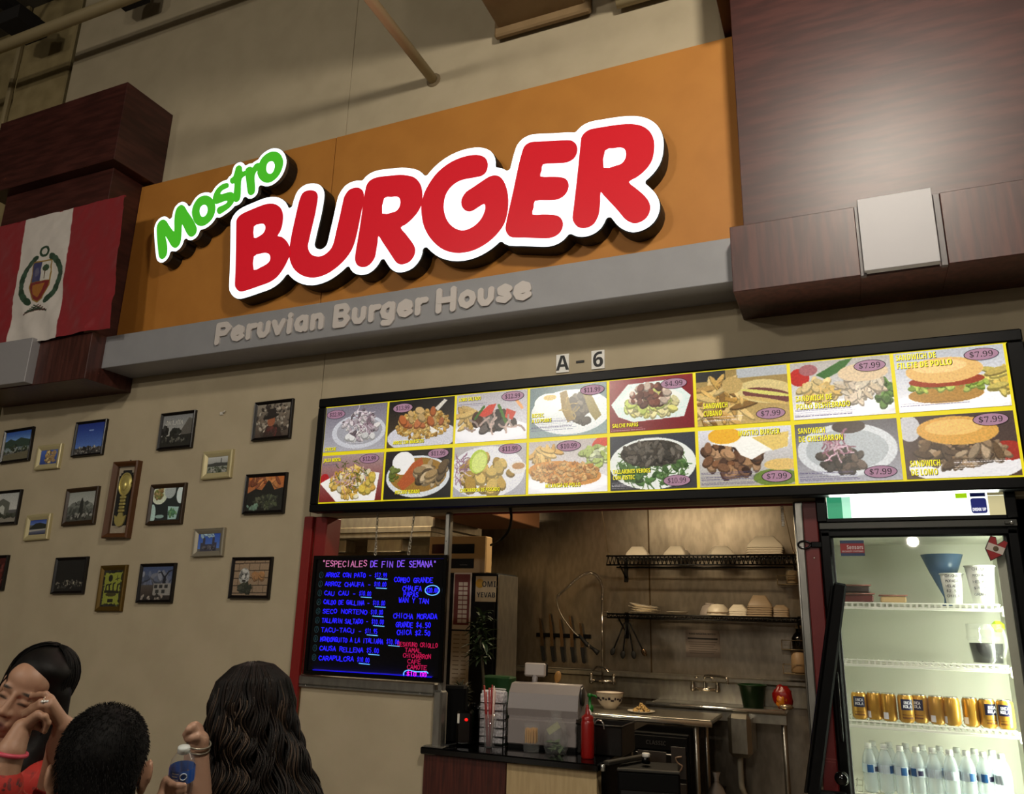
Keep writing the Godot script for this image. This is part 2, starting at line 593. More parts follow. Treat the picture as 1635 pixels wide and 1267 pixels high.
# ---------- the hall and the shop wall ----------
func setting() -> void:
	var beige := mottled("beige_paint", Color(0.70, 0.645, 0.535), 0.03, 0.7, 0.75)
	var ceil_m := m("ceiling_paint", Color(0.33, 0.31, 0.27), 0.9)
	var far_m := m("far_wall_paint", Color(0.36, 0.33, 0.28), 0.85)
	var tile := m("floor_tile", Color(0.40, 0.37, 0.33), 0.4)
	struct("floor", "tiled food hall floor", box(Vector3(30, 0.2, 54), 0.0), tile, Vector3(0, -0.1, 22))
	struct("ceiling", "dark ceiling of the hall", box(Vector3(30, 0.2, 54), 0.0), ceil_m, Vector3(0, 7.6, 22))
	struct("wall_back", "far wall of the hall", box(Vector3(30, 7.6, 0.2), 0.0), far_m, Vector3(0, 3.8, 46))
	struct("wall_left", "left wall of the hall", box(Vector3(0.2, 7.6, 54), 0.0), far_m, Vector3(-12, 3.8, 22))
	struct("wall_right", "right wall of the hall", box(Vector3(0.2, 7.6, 54), 0.0), far_m, Vector3(9, 3.8, 22))
	# the shop front wall: two sheets with an open joint between them
	struct("wall_front", "beige shop front wall left of the fine vertical joint", box(Vector3(3.2335, 7.5, 0.12), 0.0015), beige, Vector3(-4.7633, 3.75, -0.06))
	struct("wall_upper", "beige shop front wall above the opening, right of the joint", box(Vector3(12.14, 5.36, 0.12), 0.0015), beige, Vector3(6.07 - 3.1435, 4.82, -0.06))
	struct("wall_backing", "backing strip behind the wall joint", box(Vector3(0.2, 5.2, 0.02), 0.0), beige, Vector3(-3.145, 4.85, -0.135))
	struct("wall_end", "dark wall beside the drinks fridge", box(Vector3(8.2, 2.14, 0.12), 0.0), m("dark_paint", Color(0.05, 0.045, 0.04), 0.6), Vector3(4.9, 1.07, -0.06))
	struct("wall_half", "beige half wall under the hanging board", box(Vector3(0.926, 1.142, 0.12), 0.002), beige, Vector3(-2.634, 0.571, -0.065))
	# left of the shop the wall steps back behind a narrow pier
	var olive := mottled("olive_paint", Color(0.60, 0.53, 0.36), 0.08, 0.9, 0.8)
	struct("wall_neighbor", "olive wall left of the shop", box(Vector3(5.2, 7.5, 0.12), 0.0), olive, Vector3(-9.2, 3.75, -0.30))
	struct("wall_pier", "plain pier at the left end of the shop wall", box(Vector3(0.76, 7.5, 0.20), 0.012), olive, Vector3(-6.93, 3.75, -0.17))
	struct("trim_corner", "pale upright corner bead on the left edge of the pier", box(Vector3(0.05, 7.5, 0.05), 0.012), m("pipe_paint", Color(0.60, 0.54, 0.40), 0.55), Vector3(-7.335, 3.75, -0.05))
	var hook := thing("wall_hook", "tiny white adhesive hook on the bare wall between two framed photographs", "hook", Vector3(-3.985, 2.885, 0.0))
	bx(hook, "pad", m("white_plastic", Color(0.82, 0.80, 0.76), 0.4), Vector3(0, 0, 0.004), Vector3(0.03, 0.022, 0.008), 0.003)
	put(hook, "curl", tube(smooth_path([Vector3(0.008, 0.002, 0.006), Vector3(0.028, 0.006, 0.014), Vector3(0.034, 0.016, 0.012)]), 0.004, 6), m("white_plastic"))
	# what hangs under the ceiling
	var pipe := m("pipe_paint", Color(0.60, 0.54, 0.40), 0.55)
	var p1 := thing("sprinkler_pipe", "beige sprinkler pipe that runs out of the upper wall towards the tables", "pipe", Vector3(-2.43, 5.19, 0.0))
	put(p1, "tube", tube([Vector3(0, 0, -0.1), Vector3(0, 0, 6.0)], 0.036, 14), pipe)
	put(p1, "collar", lathe([Vector2(0.036, 0.012), Vector2(0.052, 0.008), Vector2(0.056, 0.0)], 16), m("rough_plaster", Color(0.46, 0.40, 0.30), 0.95), Vector3(0, 0, 0.0), Vector3(90, 0, 0))
	var p2 := thing("ceiling_pipe", "long beige pipe running along the wall above the left sign column", "pipe", Vector3(-11.0, 6.475, 0.42))
	put(p2, "tube", tube([Vector3(0, 0, 0), Vector3(8.4, 0, 0)], 0.05, 14), pipe)
	for x in [2.6, 7.2]:
		var hn := put(p2, "hanger", tube([Vector3(x, 0.05, 0), Vector3(x, 1.03, 0)], 0.006, 6), m("galvanized", Color(0.45, 0.42, 0.36), 0.5, 0.7))
		put(hn, "clamp", tube([Vector3(x - 0.02, 0, 0), Vector3(x + 0.02, 0, 0)], 0.058, 12), m("galvanized"))
	var duct_m := mottled("duct_paint", Color(0.52, 0.42, 0.28), 0.05, 1.0, 0.7)
	var d1 := thing("air_duct", "square painted air duct that meets the wall beside the sprinkler pipe", "duct", Vector3(-1.595, 5.4, 0.02))
	bx(d1, "body", duct_m, Vector3(0, 0.35, 1.6), Vector3(0.62, 0.7, 3.2), 0.01)
	bx(d1, "flange", duct_m, Vector3(0, 0.32, 0.03), Vector3(0.68, 0.76, 0.05), 0.012)
	var d2 := thing("ceiling_beam", "rounded beige beam end above the right end of the orange panel", "beam", Vector3(-1.08, 5.33, 0.02))
	bx(d2, "body", duct_m, Vector3(1.4, 0.25, 0.25), Vector3(2.8, 0.5, 0.42), 0.02)
	put(d2, "lip", tube([Vector3(0, 0.0, 0.04), Vector3(2.8, 0.0, 0.04)], 0.03, 10), pipe)
	var steel := m("joist_paint", Color(0.10, 0.085, 0.07), 0.8)
	var j := thing("roof_joist", "dark open-web steel joist in the upper left corner of the ceiling", "joist", Vector3(-6.75, 6.9, 0.2))
	for y in [0.0, 0.5]:
		bx(j, "chord", steel, Vector3(0, y, 2.5), Vector3(0.16, 0.07, 5.0), 0.006)
	for k in 9:
		put(j, "web_bar", tube([Vector3(0, 0.0 if k % 2 else 0.5, 0.3 + k * 0.5), Vector3(0, 0.5 if k % 2 else 0.0, 0.8 + k * 0.5)], 0.022, 6), steel)
	bx(j, "bearing_plate", steel, Vector3(0, -0.1, 0.1), Vector3(0.3, 0.14, 0.3), 0.005)
	var j2 := copy_of(j, "second dark open-web steel joist left of the corner one", Vector3(-8.0, 6.9, 0.2))
	var j3 := copy_of(j, "dark steel joist end near the long ceiling pipe", Vector3(-5.42, 6.85, 0.2))


# ---------- the orange panel, the grey band and the two clad columns ----------
func front_columns() -> void:
	var wood := grained("mahogany_across", Color(0.205, 0.092, 0.072), Color(0.24, 0.11, 0.09), Color(0.275, 0.135, 0.11), Vector3(0.22, 1.6, 0.22), 0.40)
	wood.metallic_specular = 0.5
	var wood_up := grained("mahogany_upright", Color(0.22, 0.10, 0.075), Color(0.26, 0.125, 0.098), Color(0.30, 0.155, 0.125), Vector3(2.2, 0.2, 2.2), 0.40, 5)
	wood_up.metallic_specular = 0.5
	var orange := mottled("orange_paint", Color(0.70, 0.455, 0.155), 0.03, 0.8, 0.62)
	var grey := mottled("grey_laminate", Color(0.56, 0.56, 0.57), 0.02, 1.2, 0.42)
	var sheet := m("brushed_aluminium", Color(0.60, 0.59, 0.595), 0.5, 0.2)
	var pan := thing("sign_panel", "orange sign panel behind the lit letters, with one upright joint", "panel", Vector3(-2.7, 3.2, 0.0))
	bx(pan, "board", orange, Vector3(-1.3985, 0.957, 0.05), Vector3(1.895, 1.366, 0.098), 0.0015)
	bx(pan, "board", orange, Vector3(0.965, 0.957, 0.05), Vector3(2.82, 1.366, 0.098), 0.0015)
	var band := thing("fascia_band", "long grey fascia band under the orange panel that carries raised lettering", "fascia", Vector3(-2.67, 3.23, 0.0))
	bx(band, "face", grey, Vector3(0, 0.122, 0.145), Vector3(4.5, 0.244, 0.27), 0.003)
	raised_words(band)
	for side in [["left", -4.98, -1.0, "left"], ["right", -0.38, 1.0, "right"]]:
		var left: bool = side[0] == "left"
		var wide := 1.45 if left else 2.6
		var x0: float = -5.05 - wide + 0.2 if left else -0.36
		var w2: float = wide - 0.2 if left else wide
		var c := thing("clad_column", "dark mahogany column casing behind the flag" if left else "reddish mahogany column casing right of the orange panel", "column", Vector3(x0 + w2 / 2, 3.12, 0.0))
		var mid := w2 / 2
		# shaft, cap and base block
		bx(c, "shaft", wood, Vector3(0, 1.05, 0.185), Vector3(w2, 1.4, 0.37), 0.003)
		var capx0 := -6.45 if left else -0.43
		var capx1 := -4.945 if left else 2.4
		bx(c, "cap", wood, Vector3((capx0 + capx1) / 2 - c.position.x, 2.09, 0.23), Vector3(capx1 - capx0, 0.69, 0.46), 0.003)
		var bx0 := -6.365 if left else -0.425
		var bx1 := -4.915 if left else 2.4
		if left:
			bx(c, "base_block", wood_up, Vector3((bx0 + bx1) / 2 - c.position.x, 0.176, 0.20), Vector3(bx1 - bx0, 0.352, 0.40), 0.003)
			bx(c, "metal_plate", sheet, Vector3(-5.68 - c.position.x, 0.18, 0.42), Vector3(0.44, 0.345, 0.09), 0.003)
		else:
			bx(c, "base_block", wood_up, Vector3((bx0 + 0.148) / 2 - c.position.x, 0.176, 0.20), Vector3(0.148 - bx0, 0.352, 0.40), 0.003)
			bx(c, "base_block", wood_up, Vector3((0.505 + bx1) / 2 - c.position.x, 0.176, 0.20), Vector3(bx1 - 0.505, 0.352, 0.40), 0.003)
			bx(c, "block_core", wood_up, Vector3(0.326 - c.position.x, 0.176, 0.19), Vector3(0.36, 0.352, 0.38), 0.002)
			for s in [0.148, 0.478]:
				bx(c, "side_strip", m("strip_grey", Color(0.32, 0.29, 0.29), 0.4), Vector3(s + 0.012 - c.position.x, 0.172, 0.388), Vector3(0.026, 0.355, 0.026), 0.002)
			bx(c, "metal_plate", sheet, Vector3(0.317 - c.position.x, 0.19, 0.405), Vector3(0.31, 0.365, 0.04), 0.002)
	flag()

func flag() -> void:
	var f := thing("wall_flag", "red and white satin flag with a green wreath emblem, hung over the dark column", "flag", Vector3(-5.6, 3.46, 0.405))
	var st := begin()
	var n := FastNoiseLite.new()
	n.seed = 9
	n.frequency = 1.6
	var rows := []
	for i in 41:
		var v := i / 40.0
		var row := []
		for j in 57:
			var u := j / 56.0
			var x := -0.84 + u * 1.645 + v * 0.085
			var y := 1.08 * (1.0 - v) + 0.02 * sin(u * 9.0) * v * 0.4
			var z := 0.022 + n.get_noise_2d(x * 1.2 + y * 2.0, y * 1.1 - x) * 0.012 * (0.5 + v) + 0.004 * sin(x * 22.0 + y * 13.0) * (0.4 + v) + n.get_noise_2d(x * 6.0, y * 6.0 + 40.0) * 0.007
			row.append(Vector3(x, y, z))
		rows.append(row)
	rows.reverse()
	for r in rows:
		pass
	var flat := []
	for r in rows:
		flat.append(r)
	grid_into(st, flat, false, true)
	st.generate_normals()
	# the print: v runs upwards in this grid, so the picture is drawn upside down
	var p := Pic.new(420, 280, Color(0.52, 0.05, 0.095))
	p.rect(140, 0, 140, 280, Color(0.80, 0.77, 0.74))
	p.emblem(211, 146, 1.2)
	p.img.flip_y()
	var mat := printed("flag_satin", p.img, 0.45)
	mat.rim_enabled = true
	mat.rim = 0.4
	mat.cull_mode = BaseMaterial3D.CULL_DISABLED
	put(f, "cloth", st.commit(), mat)
	put(f, "hem", tube([Vector3(-0.84, 1.078, 0.012), Vector3(0.80, 1.078, 0.012)], 0.007, 6), m("flag_hem", Color(0.50, 0.05, 0.09), 0.6))

func raised_words(band: Node3D) -> void:
	var paint := m("letter_grey", Color(0.78, 0.75, 0.73), 0.5)
	var adv := {"P": 4.3, "e": 4.2, "r": 3.4, "u": 4.2, "v": 3.9, "i": 2.4, "a": 4.2, "n": 4.3, "B": 4.6, "g": 4.3, "H": 5.0, "o": 4.4, "s": 3.9}
	for w in [["Peruvian", -3.84, -2.95], ["Burger", -2.875, -2.215], ["House", -2.14, -1.54]]:
		var total := 0.0
		for ch in w[0]:
			total += adv[ch]
		var sx: float = (w[2] - w[1]) / (total - 0.3)
		var x: float = w[1]
		for ch in w[0]:
			var st := begin()
			var lift := 0.0
			for line in letter_lines(ch):
				var pl := PackedVector2Array()
				for q in line:
					var qq: Vector2 = q
					pl.append(Vector2(x + 0.4 * sx + (qq.x - (0.7 if ch == "i" else 0.0)) * sx * 0.86, 3.297 + qq.y * 0.0205))
				for poly in stroke_shapes(pl, 0.0192):
					prism_into(st, poly, 0.275, 0.293 + lift)
				lift += 0.0006
			put(band, "letter", st.commit(), paint, -band.position)
			x += adv[ch] * sx


# ---------- the lit sign ----------
func sign_letters() -> void:
	var white := glow("sign_white", Color(0.93, 0.97, 1.0), 1.25)
	var red := glow("sign_red", Color(0.78, 0.09, 0.15), 0.62, Color(0.60, 0.05, 0.08))
	var green := glow("sign_green", Color(0.27, 0.70, 0.15), 0.80, Color(0.2, 0.5, 0.1))
	var rim := m("sign_rim", Color(0.42, 0.39, 0.34), 0.4, 0.5)
	var black := m("sign_return", Color(0.012, 0.011, 0.010), 0.5)
	for spec in [["BURGER", RED_LETTERS, red, 0.052, "large lit sign of overlapping red letters outlined in white", 0.012], ["Mostro", GREEN_LETTERS, green, 0.026, "smaller lit sign of slanted green letters outlined in white", 0.03]]:
		var t := thing("lit_sign", spec[4], "sign", Vector3(-2.3 if spec[0] == "BURGER" else -4.2, 4.1 if spec[0] == "BURGER" else 4.3, 0.1))
		var faces := []
		for k in spec[1]:
			var loops: Array = spec[1][k]
			var outer := rounded_loop(pairs(loops[0]), 2)
			var holes := []
			for i in range(1, loops.size()):
				holes.append(rounded_loop(pairs(loops[i]), 2))
			var st := begin()
			for piece in pieces(outer, holes):
				prism_into(st, piece, 0.221, 0.2235, false)
			put(t, "letter", st.commit(), spec[2], -t.position)
			faces.append_array(grown(outer, spec[3]))
		# one outline round all letters
		var merged := []
		for f in faces:
			if signed_area(f) < 0.0:
				continue
			var cur: PackedVector2Array = f
			var rest := []
			for g in merged:
				var u := Geometry2D.merge_polygons(cur, g)
				var solid := []
				for q in u:
					if signed_area(q) > 0.0:
						solid.append(q)
				if solid.size() == 1:
					cur = solid[0]
				else:
					rest.append(g)
			rest.append(cur)
			merged = rest
		# close the thin slits between neighbouring letters
		var closed := []
		for g in merged:
			for wide in grown(g, 0.02):
				closed.append_array(grown(wide, -0.02))
		merged = closed
		for layer in [["face", 0.2195, 0.2215, white, 0.0], ["rim", 0.2195 - spec[5], 0.2195, rim, -0.001], ["return", 0.1, 0.2195 - spec[5], black, 0.003]]:
			var st := begin()
			for g in merged:
				for q in (grown(g, layer[4]) if layer[4] != 0.0 else [g]):
					prism_into(st, q, layer[1], layer[2], false)
			put(t, layer[0], st.commit(), layer[3], -t.position)
		if spec[0] == "BURGER":
			area(t, Vector3(0, 0, 0.16), Vector2(2.6, 0.6), 1.2, Color(1.0, 0.75, 0.72), Vector3(0, 180, 0))
		else:
			area(t, Vector3(0, 0, 0.16), Vector2(0.7, 0.3), 0.2, Color(0.7, 1.0, 0.65), Vector3(0, 180, 0))


# ---------- drawing prints ----------
class Pic:
	var img: Image
	var w: int
	var h: int
	var r := RandomNumberGenerator.new()

	func _init(ww: int, hh: int, c: Color) -> void:
		w = ww
		h = hh
		img = Image.create(w, h, false, Image.FORMAT_RGB8)
		img.fill(c)
		r.seed = 77

	func rect(x: float, y: float, ww: float, hh: float, c: Color) -> void:
		img.fill_rect(Rect2i(int(x), int(y), int(ww), int(hh)), c)

	func wash(y0: int, y1: int, a: Color, b: Color, grain := 0.02) -> void:
		for y in range(max(y0, 0), min(y1, h)):
			var c := a.lerp(b, (y - y0) / float(max(y1 - y0, 1)))
			for x in w:
				var g := r.randf_range(-grain, grain)
				img.set_pixel(x, y, Color(c.r + g, c.g + g, c.b + g))

	func ell(cx: float, cy: float, rx: float, ry: float, c: Color, ang := 0.0, grain := 0.03, squash := 2.0) -> void:
		var big: float = max(rx, ry)
		var ca := cos(ang)
		var sa := sin(ang)
		for y in range(max(0, int(cy - big)), min(h, int(cy + big) + 1)):
			for x in range(max(0, int(cx - big)), min(w, int(cx + big) + 1)):
				var dx := x - cx
				var dy := y - cy
				var u := absf((dx * ca + dy * sa) / rx)
				var v := absf((-dx * sa + dy * ca) / ry)
				if pow(u, squash) + pow(v, squash) < 1.0:
					var g := r.randf_range(-grain, grain)
					img.set_pixel(x, y, Color(c.r + g, c.g + g, c.b + g))

	func shape(pts: Array, c: Color, grain := 0.03) -> void:
		var poly := PackedVector2Array()
		for i in range(0, pts.size(), 2):
			poly.append(Vector2(pts[i], pts[i + 1]))
		var lo := poly[0]
		var hi := poly[0]
		for p in poly:
			lo = lo.min(p)
			hi = hi.max(p)
		for y in range(max(0, int(lo.y)), min(h, int(hi.y) + 1)):
			for x in range(max(0, int(lo.x)), min(w, int(hi.x) + 1)):
				if Geometry2D.is_point_in_polygon(Vector2(x + 0.5, y + 0.5), poly):
					var g := r.randf_range(-grain, grain)
					img.set_pixel(x, y, Color(c.r + g, c.g + g, c.b + g))

	func line(x0: float, y0: float, x1: float, y1: float, t: float, c: Color) -> void:
		var n := int(max(absf(x1 - x0), absf(y1 - y0)) / max(t * 0.4, 0.5)) + 1
		for i in n + 1:
			var f := i / float(n)
			var x := lerpf(x0, x1, f)
			var y := lerpf(y0, y1, f)
			img.fill_rect(Rect2i(int(x - t / 2), int(y - t / 2), max(1, int(t)), max(1, int(t))).intersection(Rect2i(0, 0, w, h)), c)

	func bits(n: int, cx: float, cy: float, rx: float, ry: float, cols: Array, smin: float, smax: float, long := 1.6) -> void:
		# many small scraps scattered over an oval
		for i in n:
			var a := r.randf() * TAU
			var q := sqrt(r.randf())
			var s := r.randf_range(smin, smax)
			var c: Color = cols[r.randi() % cols.size()]
			var px := cx + cos(a) * rx * q
			var py := cy + sin(a) * ry * q
			var turn := r.randf() * PI
			var cc := c.lightened(r.randf() * 0.12).darkened(r.randf() * 0.18)
			ell(px, py + s * 0.25, s * long, s, cc.darkened(0.32), turn)
			ell(px, py - s * 0.12, s * long * 0.9, s * 0.85, cc, turn)

	func strands(n: int, cx: float, cy: float, rx: float, ry: float, cols: Array, length: float, t: float) -> void:
		for i in n:
			var a := r.randf() * TAU
			var q := sqrt(r.randf())
			var x := cx + cos(a) * rx * q
			var y := cy + sin(a) * ry * q
			var d := r.randf() * TAU
			var c: Color = cols[r.randi() % cols.size()]
			c = c.darkened(r.randf() * 0.25)
			for k in 4:
				var x2 := x + cos(d) * length / 4
				var y2 := y + sin(d) * length / 4
				line(x, y, x2, y2, t, c)
				x = x2
				y = y2
				d += r.randf_range(-0.7, 0.7)

	func scribble(x: float, y: float, ww: float, rows: int, c: Color, gap := 4.0) -> void:
		# lines of print too small to read
		for k in rows:
			var px := x
			while px < x + ww * r.randf_range(0.8, 1.0):
				var l := r.randf_range(2, 7)
				line(px, y + k * gap, px + l, y + k * gap, 1.6, c)
				px += l + 2

	func emblem(cx: float, cy: float, s: float) -> void:
		var green := Color(0.06, 0.20, 0.10)
		for side in [-1, 1]:
			for k in 9:
				var a := deg_to_rad(-62 + k * 15.0)
				var px: float = cx + side * cos(a) * 45 * s
				var py: float = cy + sin(a) * 44 * s
				ell(px, py, 10 * s, 6.0 * s, green.lightened(0.1 * (k % 2)), a * side + (PI / 2 if side > 0 else PI / 2), 0.03)
		ell(cx, cy - 52 * s, 12 * s, 10 * s, green)
		ell(cx, cy - 52 * s, 7 * s, 6 * s, Color(0.78, 0.75, 0.72))
		shape([cx - 22 * s, cy - 34 * s, cx + 22 * s, cy - 34 * s, cx + 24 * s, cy + 14 * s, cx + 12 * s, cy + 36 * s, cx, cy + 42 * s, cx - 12 * s, cy + 36 * s, cx - 24 * s, cy + 14 * s], Color(0.55, 0.42, 0.12))
		shape([cx - 20 * s, cy - 32 * s, cx, cy - 32 * s, cx, cy + 3 * s, cx - 21 * s, cy + 3 * s], Color(0.20, 0.20, 0.38))
		shape([cx, cy - 32 * s, cx + 20 * s, cy - 32 * s, cx + 21 * s, cy + 3 * s, cx, cy + 3 * s], Color(0.78, 0.76, 0.72))
		ell(cx + 10 * s, cy - 20 * s, 7 * s, 6 * s, Color(0.15, 0.26, 0.16))
		line(cx + 10 * s, cy - 18 * s, cx + 10 * s, cy, 2.5, Color(0.3, 0.2, 0.1))
		ell(cx - 10 * s, cy - 14 * s, 6 * s, 8 * s, Color(0.35, 0.34, 0.45))
		shape([cx - 22 * s, cy + 4 * s, cx + 22 * s, cy + 4 * s, cx + 22 * s, cy + 14 * s, cx + 10 * s, cy + 34 * s, cx, cy + 39 * s, cx - 10 * s, cy + 34 * s, cx - 22 * s, cy + 14 * s], Color(0.45, 0.07, 0.05))
		shape([cx - 17 * s, cy + 9 * s, cx + 14 * s, cy + 8 * s, cx + 8 * s, cy + 24 * s, cx, cy + 33 * s, cx - 12 * s, cy + 26 * s], Color(0.62, 0.38, 0.08))
		for k in 5:
			line(cx - 26 * s + k * 5 * s, cy + 62 * s - k * 2 * s, cx + 6 * s + k * 5 * s, cy + 46 * s + k * 3 * s, 2.0, Color(0.25, 0.12, 0.08))
			line(cx + 26 * s - k * 5 * s, cy + 60 * s - k * 2 * s, cx - 6 * s - k * 4 * s, cy + 46 * s + k * 3 * s, 2.0, Color(0.12, 0.2, 0.12))


# ---------- the lit menu board ----------
func dish(k: int) -> Image:
	var white := Color(0.86, 0.86, 0.88)
	var p := Pic.new(210, 140, Color(0.62, 0.62, 0.66))
	p.r.seed = 100 + k
	var purple := Color(0.45, 0.28, 0.34)
	match k:
		0:
			p.wash(0, 140, Color(0.42, 0.40, 0.46), Color(0.62, 0.62, 0.66))
			p.ell(118, 82, 92, 52, Color(0.72, 0.73, 0.77))
			p.ell(120, 80, 78, 42, Color(0.58, 0.58, 0.62))
			p.bits(90, 125, 62, 58, 46, [Color(0.80, 0.76, 0.78), Color(0.66, 0.60, 0.64), Color(0.86, 0.84, 0.84), Color(0.38, 0.33, 0.36)], 3, 8, 1.8)
			p.strands(26, 122, 50, 52, 36, [Color(0.86, 0.82, 0.86), Color(0.58, 0.45, 0.52)], 30, 2.4)
			p.bits(7, 120, 100, 50, 8, [Color(0.80, 0.80, 0.80)], 7, 11, 1.2)
		1:
			p.wash(0, 140, Color(0.10, 0.09, 0.09), Color(0.30, 0.24, 0.16))
			p.ell(112, 112, 112, 44, Color(0.74, 0.74, 0.78))
			p.bits(420, 112, 76, 84, 42, [Color(0.74, 0.54, 0.20), Color(0.80, 0.62, 0.28), Color(0.62, 0.42, 0.12), Color(0.84, 0.70, 0.38)], 2, 5)
			p.bits(14, 105, 60, 70, 34, [Color(0.78, 0.62, 0.36), Color(0.72, 0.36, 0.16)], 7, 12, 1.5)
			p.shape([150, 30, 178, 6, 188, 10, 160, 40], Color(0.76, 0.74, 0.70))
			p.shape([136, 82, 164, 100, 142, 106], Color(0.84, 0.82, 0.78))
		2:
			p.wash(0, 140, Color(0.62, 0.60, 0.62), Color(0.84, 0.84, 0.87))
			p.ell(105, 110, 112, 30, Color(0.88, 0.88, 0.90))
			p.bits(14, 30, 66, 30, 26, [Color(0.80, 0.66, 0.36), Color(0.74, 0.58, 0.28)], 6, 9, 3.6)
			p.bits(34, 112, 84, 62, 24, [Color(0.20, 0.17, 0.16), Color(0.32, 0.28, 0.26), Color(0.44, 0.40, 0.38), Color(0.26, 0.15, 0.10)], 8, 15, 1.5)
			p.shape([66, 62, 98, 36, 120, 34, 108, 62, 84, 72], Color(0.78, 0.22, 0.16))
			p.shape([150, 50, 178, 62, 168, 84, 146, 76], Color(0.76, 0.24, 0.18))
			p.line(58, 74, 84, 40, 6, Color(0.20, 0.38, 0.12))
			p.line(128, 40, 150, 90, 7, Color(0.24, 0.42, 0.14))
			p.strands(12, 120, 100, 70, 14, [Color(0.72, 0.62, 0.58)], 34, 5)
			p.line(176, 24, 196, 52, 7, Color(0.86, 0.58, 0.34))
		3:
			p.wash(0, 140, Color(0.30, 0.40, 0.42), Color(0.48, 0.56, 0.56))
			p.ell(112, 74, 108, 62, Color(0.80, 0.82, 0.82))
			p.ell(52, 48, 40, 30, Color(0.88, 0.88, 0.86))
			p.ell(56, 30, 18, 8, Color(0.80, 0.68, 0.40))
			p.bits(60, 140, 66, 30, 40, [Color(0.24, 0.21, 0.17), Color(0.38, 0.34, 0.27)], 5, 10, 1.4)
			p.shape([84, 20, 102, 14, 124, 96, 106, 104, 90, 70], Color(0.52, 0.42, 0.20))
			p.shape([142, 12, 160, 10, 196, 90, 180, 104, 164, 80], Color(0.50, 0.44, 0.20))
			p.strands(8, 112, 60, 8, 40, [Color(0.66, 0.56, 0.30)], 26, 3)
		4:
			p.wash(0, 140, Color(0.52, 0.07, 0.12), Color(0.46, 0.06, 0.10))
			p.shape([4, 66, 48, 14, 156, 10, 204, 56, 186, 110, 60, 116, 22, 100], Color(0.78, 0.84, 0.82))
			p.shape([24, 66, 58, 26, 148, 22, 184, 58, 170, 96, 66, 102], Color(0.86, 0.87, 0.84))
			p.bits(150, 105, 70, 64, 30, [Color(0.80, 0.78, 0.40), Color(0.72, 0.78, 0.36), Color(0.84, 0.80, 0.55)], 4, 9, 1.8)
			p.bits(44, 104, 48, 52, 26, [Color(0.48, 0.24, 0.18), Color(0.80, 0.70, 0.62), Color(0.36, 0.18, 0.14)], 5, 10, 1.3)
		5:
			p.wash(0, 140, Color(0.55, 0.45, 0.24), Color(0.70, 0.58, 0.34))
			p.rect(0, 0, 70, 26, Color(0.16, 0.16, 0.15))
			p.rect(96, 0, 114, 24, Color(0.62, 0.64, 0.66))
			p.bits(70, 60, 80, 66, 52, [Color(0.82, 0.64, 0.30), Color(0.74, 0.54, 0.22), Color(0.86, 0.72, 0.42), Color(0.56, 0.38, 0.14)], 5, 8, 4.5)
			p.ell(160, 62, 66, 30, Color(0.76, 0.68, 0.44), 0.12)
			p.ell(164, 72, 58, 17, Color(0.42, 0.22, 0.20), 0.22)
			p.ell(160, 66, 60, 5, Color(0.76, 0.74, 0.36), 0.22)
			p.ell(158, 84, 54, 5, Color(0.74, 0.62, 0.34), 0.25)
			p.ell(84, 40, 24, 22, Color(0.68, 0.56, 0.32))
		6:
			p.wash(0, 140, Color(0.64, 0.62, 0.60), Color(0.84, 0.84, 0.85))
			p.ell(18, 36, 22, 22, Color(0.72, 0.10, 0.08))
			p.ell(38, 20, 20, 14, Color(0.60, 0.34, 0.36))
			p.shape([54, 34, 108, 4, 134, 0, 112, 26, 74, 46], Color(0.18, 0.38, 0.14))
			p.ell(105, 118, 104, 22, Color(0.90, 0.90, 0.92))
			p.bits(36, 56, 74, 38, 24, [Color(0.84, 0.68, 0.34), Color(0.86, 0.74, 0.46)], 6, 10, 1.8)
			p.bits(40, 190, 88, 18, 30, [Color(0.24, 0.40, 0.12), Color(0.34, 0.52, 0.18)], 5, 9, 1.4)
			p.bits(70, 144, 70, 44, 28, [Color(0.86, 0.80, 0.70), Color(0.76, 0.68, 0.56), Color(0.84, 0.76, 0.66)], 4, 8, 3.0)
			p.ell(152, 36, 52, 22, Color(0.80, 0.70, 0.56))
		7:
			p.wash(0, 140, Color(0.66, 0.68, 0.72), Color(0.88, 0.88, 0.90))
			p.ell(105, 118, 112, 26, Color(0.92, 0.92, 0.94))
			p.bits(16, 192, 74, 22, 28, [Color(0.84, 0.76, 0.34), Color(0.80, 0.68, 0.26)], 6, 9, 3.2)
			p.ell(92, 104, 72, 20, Color(0.66, 0.48, 0.22))
			p.bits(60, 96, 84, 76, 12, [Color(0.52, 0.66, 0.18), Color(0.66, 0.74, 0.28)], 4, 8, 1.5)
			p.ell(96, 72, 72, 15, Color(0.60, 0.22, 0.12))
			p.ell(94, 48, 74, 30, Color(0.84, 0.66, 0.38))
			p.ell(86, 38, 52, 16, Color(0.88, 0.74, 0.48))
		8:
			p.wash(0, 140, Color(0.60, 0.52, 0.52), Color(0.46, 0.12, 0.12))
			p.ell(14, 74, 16, 20, Color(0.68, 0.12, 0.14))
			p.shape([0, 84, 90, 40, 200, 60, 190, 140, 60, 140], Color(0.88, 0.87, 0.86))
			p.bits(130, 112, 84, 74, 44, [Color(0.80, 0.62, 0.20), Color(0.86, 0.72, 0.36), Color(0.74, 0.54, 0.16), Color(0.84, 0.80, 0.66)], 5, 9, 1.4)
			p.strands(60, 105, 66, 50, 44, [Color(0.76, 0.50, 0.56), Color(0.86, 0.74, 0.76), Color(0.32, 0.36, 0.14)], 26, 2.2)
			p.bits(7, 160, 92, 24, 30, [Color(0.84, 0.72, 0.24)], 9, 12, 1.1)
